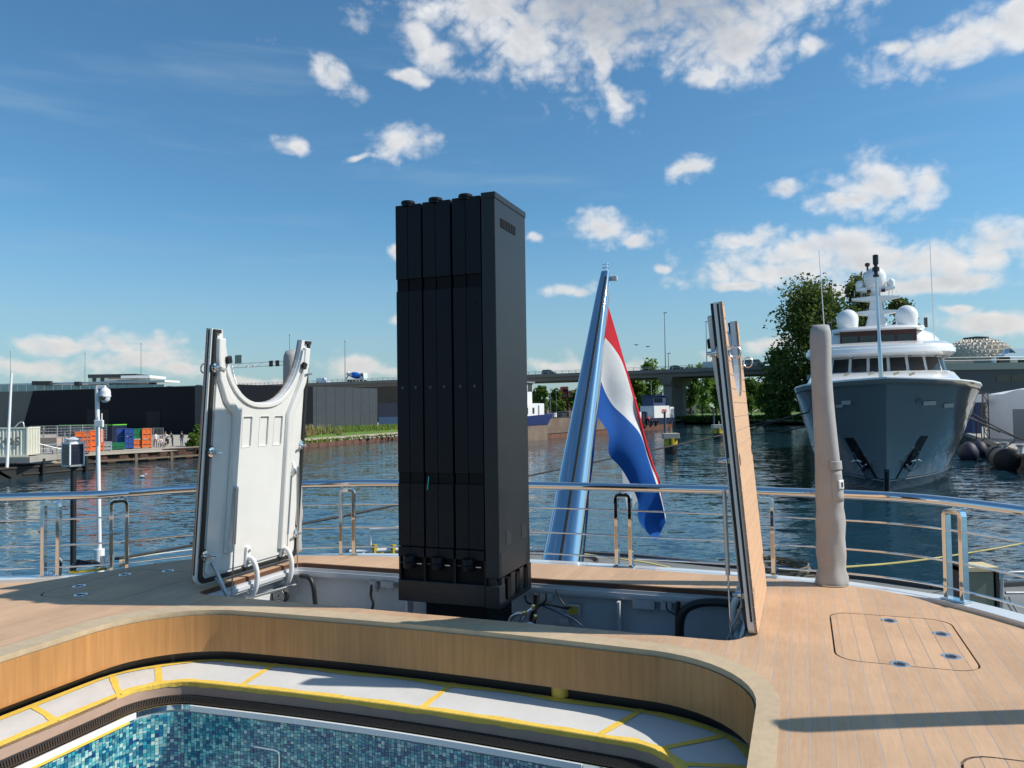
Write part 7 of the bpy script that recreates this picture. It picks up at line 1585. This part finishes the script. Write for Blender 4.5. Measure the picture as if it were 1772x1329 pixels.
r0, r1 = at(1722, 986, Yc), at(1731, 1075, Yc); MB().box(r0.x, r1.x, Yc - .02, Yc + .4, ZP, r0.z).build('black_cover', RUBBER, cbx)
hr_ = thing('pontoon_handrail', 'grey tubular handrail on the pontoon at the right edge', 'railing', tuple(gp(1745, 1080, ZP))); Yh = 15.5
MB().tube(smooth_path([at(1733, 1085, Yh), at(1734, 1005, Yh), at(1741, 992, Yh), at(1790, 990, Yh)], 20), .035, 8).build('bent_rail', GALV, hr_, smooth=60); MB().tube([at(1740, 1026, Yh), at(1800, 1026, Yh)], .03, 8).build('mid_rail', GALV, hr_, smooth=60)
for i, x in enumerate((1742, 1750)): MB().tube([at(x - 4, 1034, Yh), at(x + 12, 1062, Yh)], .02, 6).build('brace', GALV, hr_)
pl_ = thing('paddle_board', 'white folded ladder frame floating beyond the stern railing', 'ladder', tuple(gp(660, 985, ZP)))
MB().tube([at(641, 965, 17), at(641, 918, 17), at(720, 912, 17)], .05, 8).build('upright', WHITE, pl_, smooth=60); MB().tube([at(605, 955, 17), at(720, 950, 17)], .05, 8).build('rail', WHITE, pl_, smooth=60); MB().tube([at(629, 970, 17), at(629, 955, 17)], .06, 8).build('upright', WHITE, pl_)
for px in (648, 680): MB().tube([at(px, 975, 17), at(px + 1, 942, 17)], .07, 6).build('yellow_leg', YEL, pl_)
MB().tube([at(648, 962, 17), at(665, 956, 17)], .06, 6).build('yellow_leg', YEL, pl_)
pl_.name = 'boarding_ladder'; pl_['label'] = 'white boarding ladder frame with yellow feet behind the railing'
fl_ = thing('ladder_float', 'low black float carrying the boarding ladder', 'float', (at(660, 1000, 17).x, 17, ZW)); c = at(665, 975, 17); MB().box(c.x - 1.2, c.x + 2.5, 16.2, 19, ZW - .3, c.z - .02).build('float_body', PBLK, fl_)
coil = MB(); c = gp(1352, 1003, ZP); rr = random.Random(3)
coil.tube([(c.x + (.55 + .25 * rr.random()) * math.cos(i * .55), c.y + (.9 + .3 * rr.random()) * math.sin(i * .55), ZP + .06 + .006 * i) for i in range(70)], .035, 5).build('rope_heap', mat('old_rope', sr(104, 98, 84), .9), p=tuple(c), label='heap of old rope on the pontoon behind the teak lid', cat='rope')
# ================================================================ camera pole and solar lamp at the left
Yp = 16.0; zb_ = at(172, 985, Yp).z
cp = thing('camera_pole', 'white pole with dome security camera left of the white lid', 'camera pole', (at(172, 985, Yp).x, Yp, ZP)); b_, t_ = at(172.5, 975, Yp), at(168, 668, Yp)
MB().cyl((b_.x, Yp, ZP), (b_.x, Yp, b_.z), .09, n=12).tube([b_, t_], .042, 12).build('pole', WHITE, cp, smooth=50)
MB().cyl(tuple(at(172, 985, Yp)), tuple(at(172, 950, Yp)), .10, n=14).build('pole_socket', WHITE, cp, smooth=50)
c = at(182, 684, Yp); MB().lathe([(0, .16), (.04, .155), (.095, .11), (.105, .06), (.105, .0), (.112, -.01), (.112, -.03), (.098, -.04), (.09, -.1), (.05, -.145), (0, -.155)], tuple(c), 20).build('dome_camera', mat('camera_white', (.72, .72, .73), .3), cp, smooth=40)
MB().lathe([(0, -.03), (.045, -.03), (.05, 0), (.05, .05)], (c.x - .01, c.y - .1, c.z - .06), 14, 'Y').build('camera_lens', GLASSD, cp, smooth=40)
for s in (-.045, .045): MB().lathe([(0, -.01), (.014, -.01), (.014, .03)], (c.x + s, c.y - .095, c.z - .065), 8, 'Y').build('lens_lamp', DGREY, cp)
MB().beam(tuple(at(168, 670, Yp)), tuple(at(183, 670, Yp)), .07, .07).build('camera_arm', WHITE, cp, bevel=.01)
p1_, p2_ = at(167, 727, Yp), at(182, 739, Yp); MB().box(p1_.x, p2_.x, Yp - .1, Yp - .04, p2_.z, p1_.z).build('junction_box', WHITE, cp, bevel=.01); a_ = at(176, 727, Yp - .05); MB().cyl((a_.x, a_.y, a_.z - .45), (a_.x, a_.y, a_.z + .14), .014, n=8).build('aerial', WHITE, cp, smooth=60)
lm = thing('solar_lamp', 'black post with solar panels on its square lamp head', 'solar lamp', (at(127, 985, Yp).x, Yp, ZP)); b_, t_ = at(127, 985, Yp), at(127, 803, Yp)
MB().cyl((b_.x, Yp, ZP), (t_.x, Yp, t_.z), .056, n=12).build('post', RUBBER, lm, smooth=50)
cc = at(126.5, 786, Yp); w, h = .155, .235
from mathutils import Euler
LFm = Fr((cc.x, cc.y, 0), -.55); lm2 = lm
def lbox(x0, x1, y0, y1, z0, z1, name, m_, bv=0):
    m = MB(); m.box(x0, x1, y0, y1, z0, z1); m.v = [tuple(LFm.m @ Vector(v)) for v in m.v]; return m.build(name, m_, lm, bevel=bv)
lbox(-w + .02, w - .02, -w + .02, w - .02, cc.z - h, cc.z + h, 'lamp_body', DGREY)
SOL = mat('solar_cell', (.012, .016, .035), .12, spec=.7)
for k in range(2):
    for i in range(4):
        for j in range(5):
            u0 = -w + .03 + i * (2 * w - .06) / 4; v0 = cc.z - h + .03 + j * (2 * h - .06) / 5; u1 = u0 + (2 * w - .06) / 4 - .006; v1 = v0 + (2 * h - .06) / 5 - .006
            if k == 0: lbox(u0, u1, -w + .008, -w + .02, v0, v1, 'solar_cell', SOL)
            else: lbox(w - .02, w - .008, u0, u1, v0, v1, 'solar_cell', SOL)
for z0, z1 in ((cc.z - h - .012, cc.z - h + .025), (cc.z + h - .025, cc.z + h + .012)): lbox(-w, w, -w, w, z0, z1, 'panel_frame', WHITE if z1 > cc.z else GALV)
for x, y in ((-w, -w), (w - .025, -w), (w - .025, w - .025)): lbox(x, x + .025, y, y + .025, cc.z - h, cc.z + h, 'panel_frame', WHITE)
MB().lathe([(.13, 0), (.13, .05), (.17, .06), (.165, .075), (.03, .11), (0, .115)], (cc.x, cc.y, cc.z + h + .01), 20).build('lamp_cap', mat('lamp_cap_pale', (.6, .62, .64), .35), lm, smooth=40)
MB().lathe([(.14, 0), (.12, -.02), (.06, -.05)], (cc.x, cc.y, cc.z - h - .01), 16).build('lamp_foot', RUBBER, lm)
# odds and ends at the edge of the deck by the left stanchions
def edge_item(pts, r, m_, name, lab, cat):
    P = smooth_path([at(*q) for q in pts], 16); return MB().tube(P, r, 8).build(name, m_, p=tuple(P[0]), smooth=60, label=lab, cat=cat)
edge_item([(130, 978, 7.46), (145, 976, 7.46), (158, 974, 7.57), (172, 978, 7.57)], .028, RUBBER, 'fender_hose', 'black rubber hose lying at the deck edge between the stanchions', 'hose')
edge_item([(122, 985, 7.34), (128, 976, 7.34), (134, 970, 7.46), (160, 976, 7.46)], .012, CABLE, 'cable_loop', 'black cable loop at the deck edge by the left stanchions', 'cable')
edge_item([(120, 991, 7.34), (150, 988, 7.34), (185, 984, 7.46)], .012, YEL, 'yellow_line', 'yellow line along the deck edge by the left stanchions', 'rope')
c = at(211, 975, 7.63); MB().obox(tuple(c), (.05, .05, .06), (0, 0, .4)).obox((c.x + .03, c.y, c.z + .01), (.03, .04, .05), (0, 0, .1)).build('wood_block', mat('pale_block', sr(200, 180, 140), .8), p=tuple(c), bevel=.004, label='pale wooden block at the deck edge beside the stanchion', cat='block')
c = at(176, 972, 7.46); MB().box(c.x - .02, c.x + .02, c.y, c.y + .04, c.z - .08, c.z + .05).box(c.x + .06, c.x + .09, c.y, c.y + .04, c.z - .06, c.z + .06).build('bracket_pair', WHITE, p=tuple(c), bevel=.004, label='pair of white brackets behind the left stanchions', cat='bracket')
c = at(88, 994, 7.34); MB().lathe([(0, .04), (.03, .03), (.04, 0), (.03, -.03), (0, -.04)], tuple(c), 12).build('shackle_block', STEEL, p=tuple(c), smooth=50, label='small steel block at the foot of the leftmost stanchion', cat='shackle')
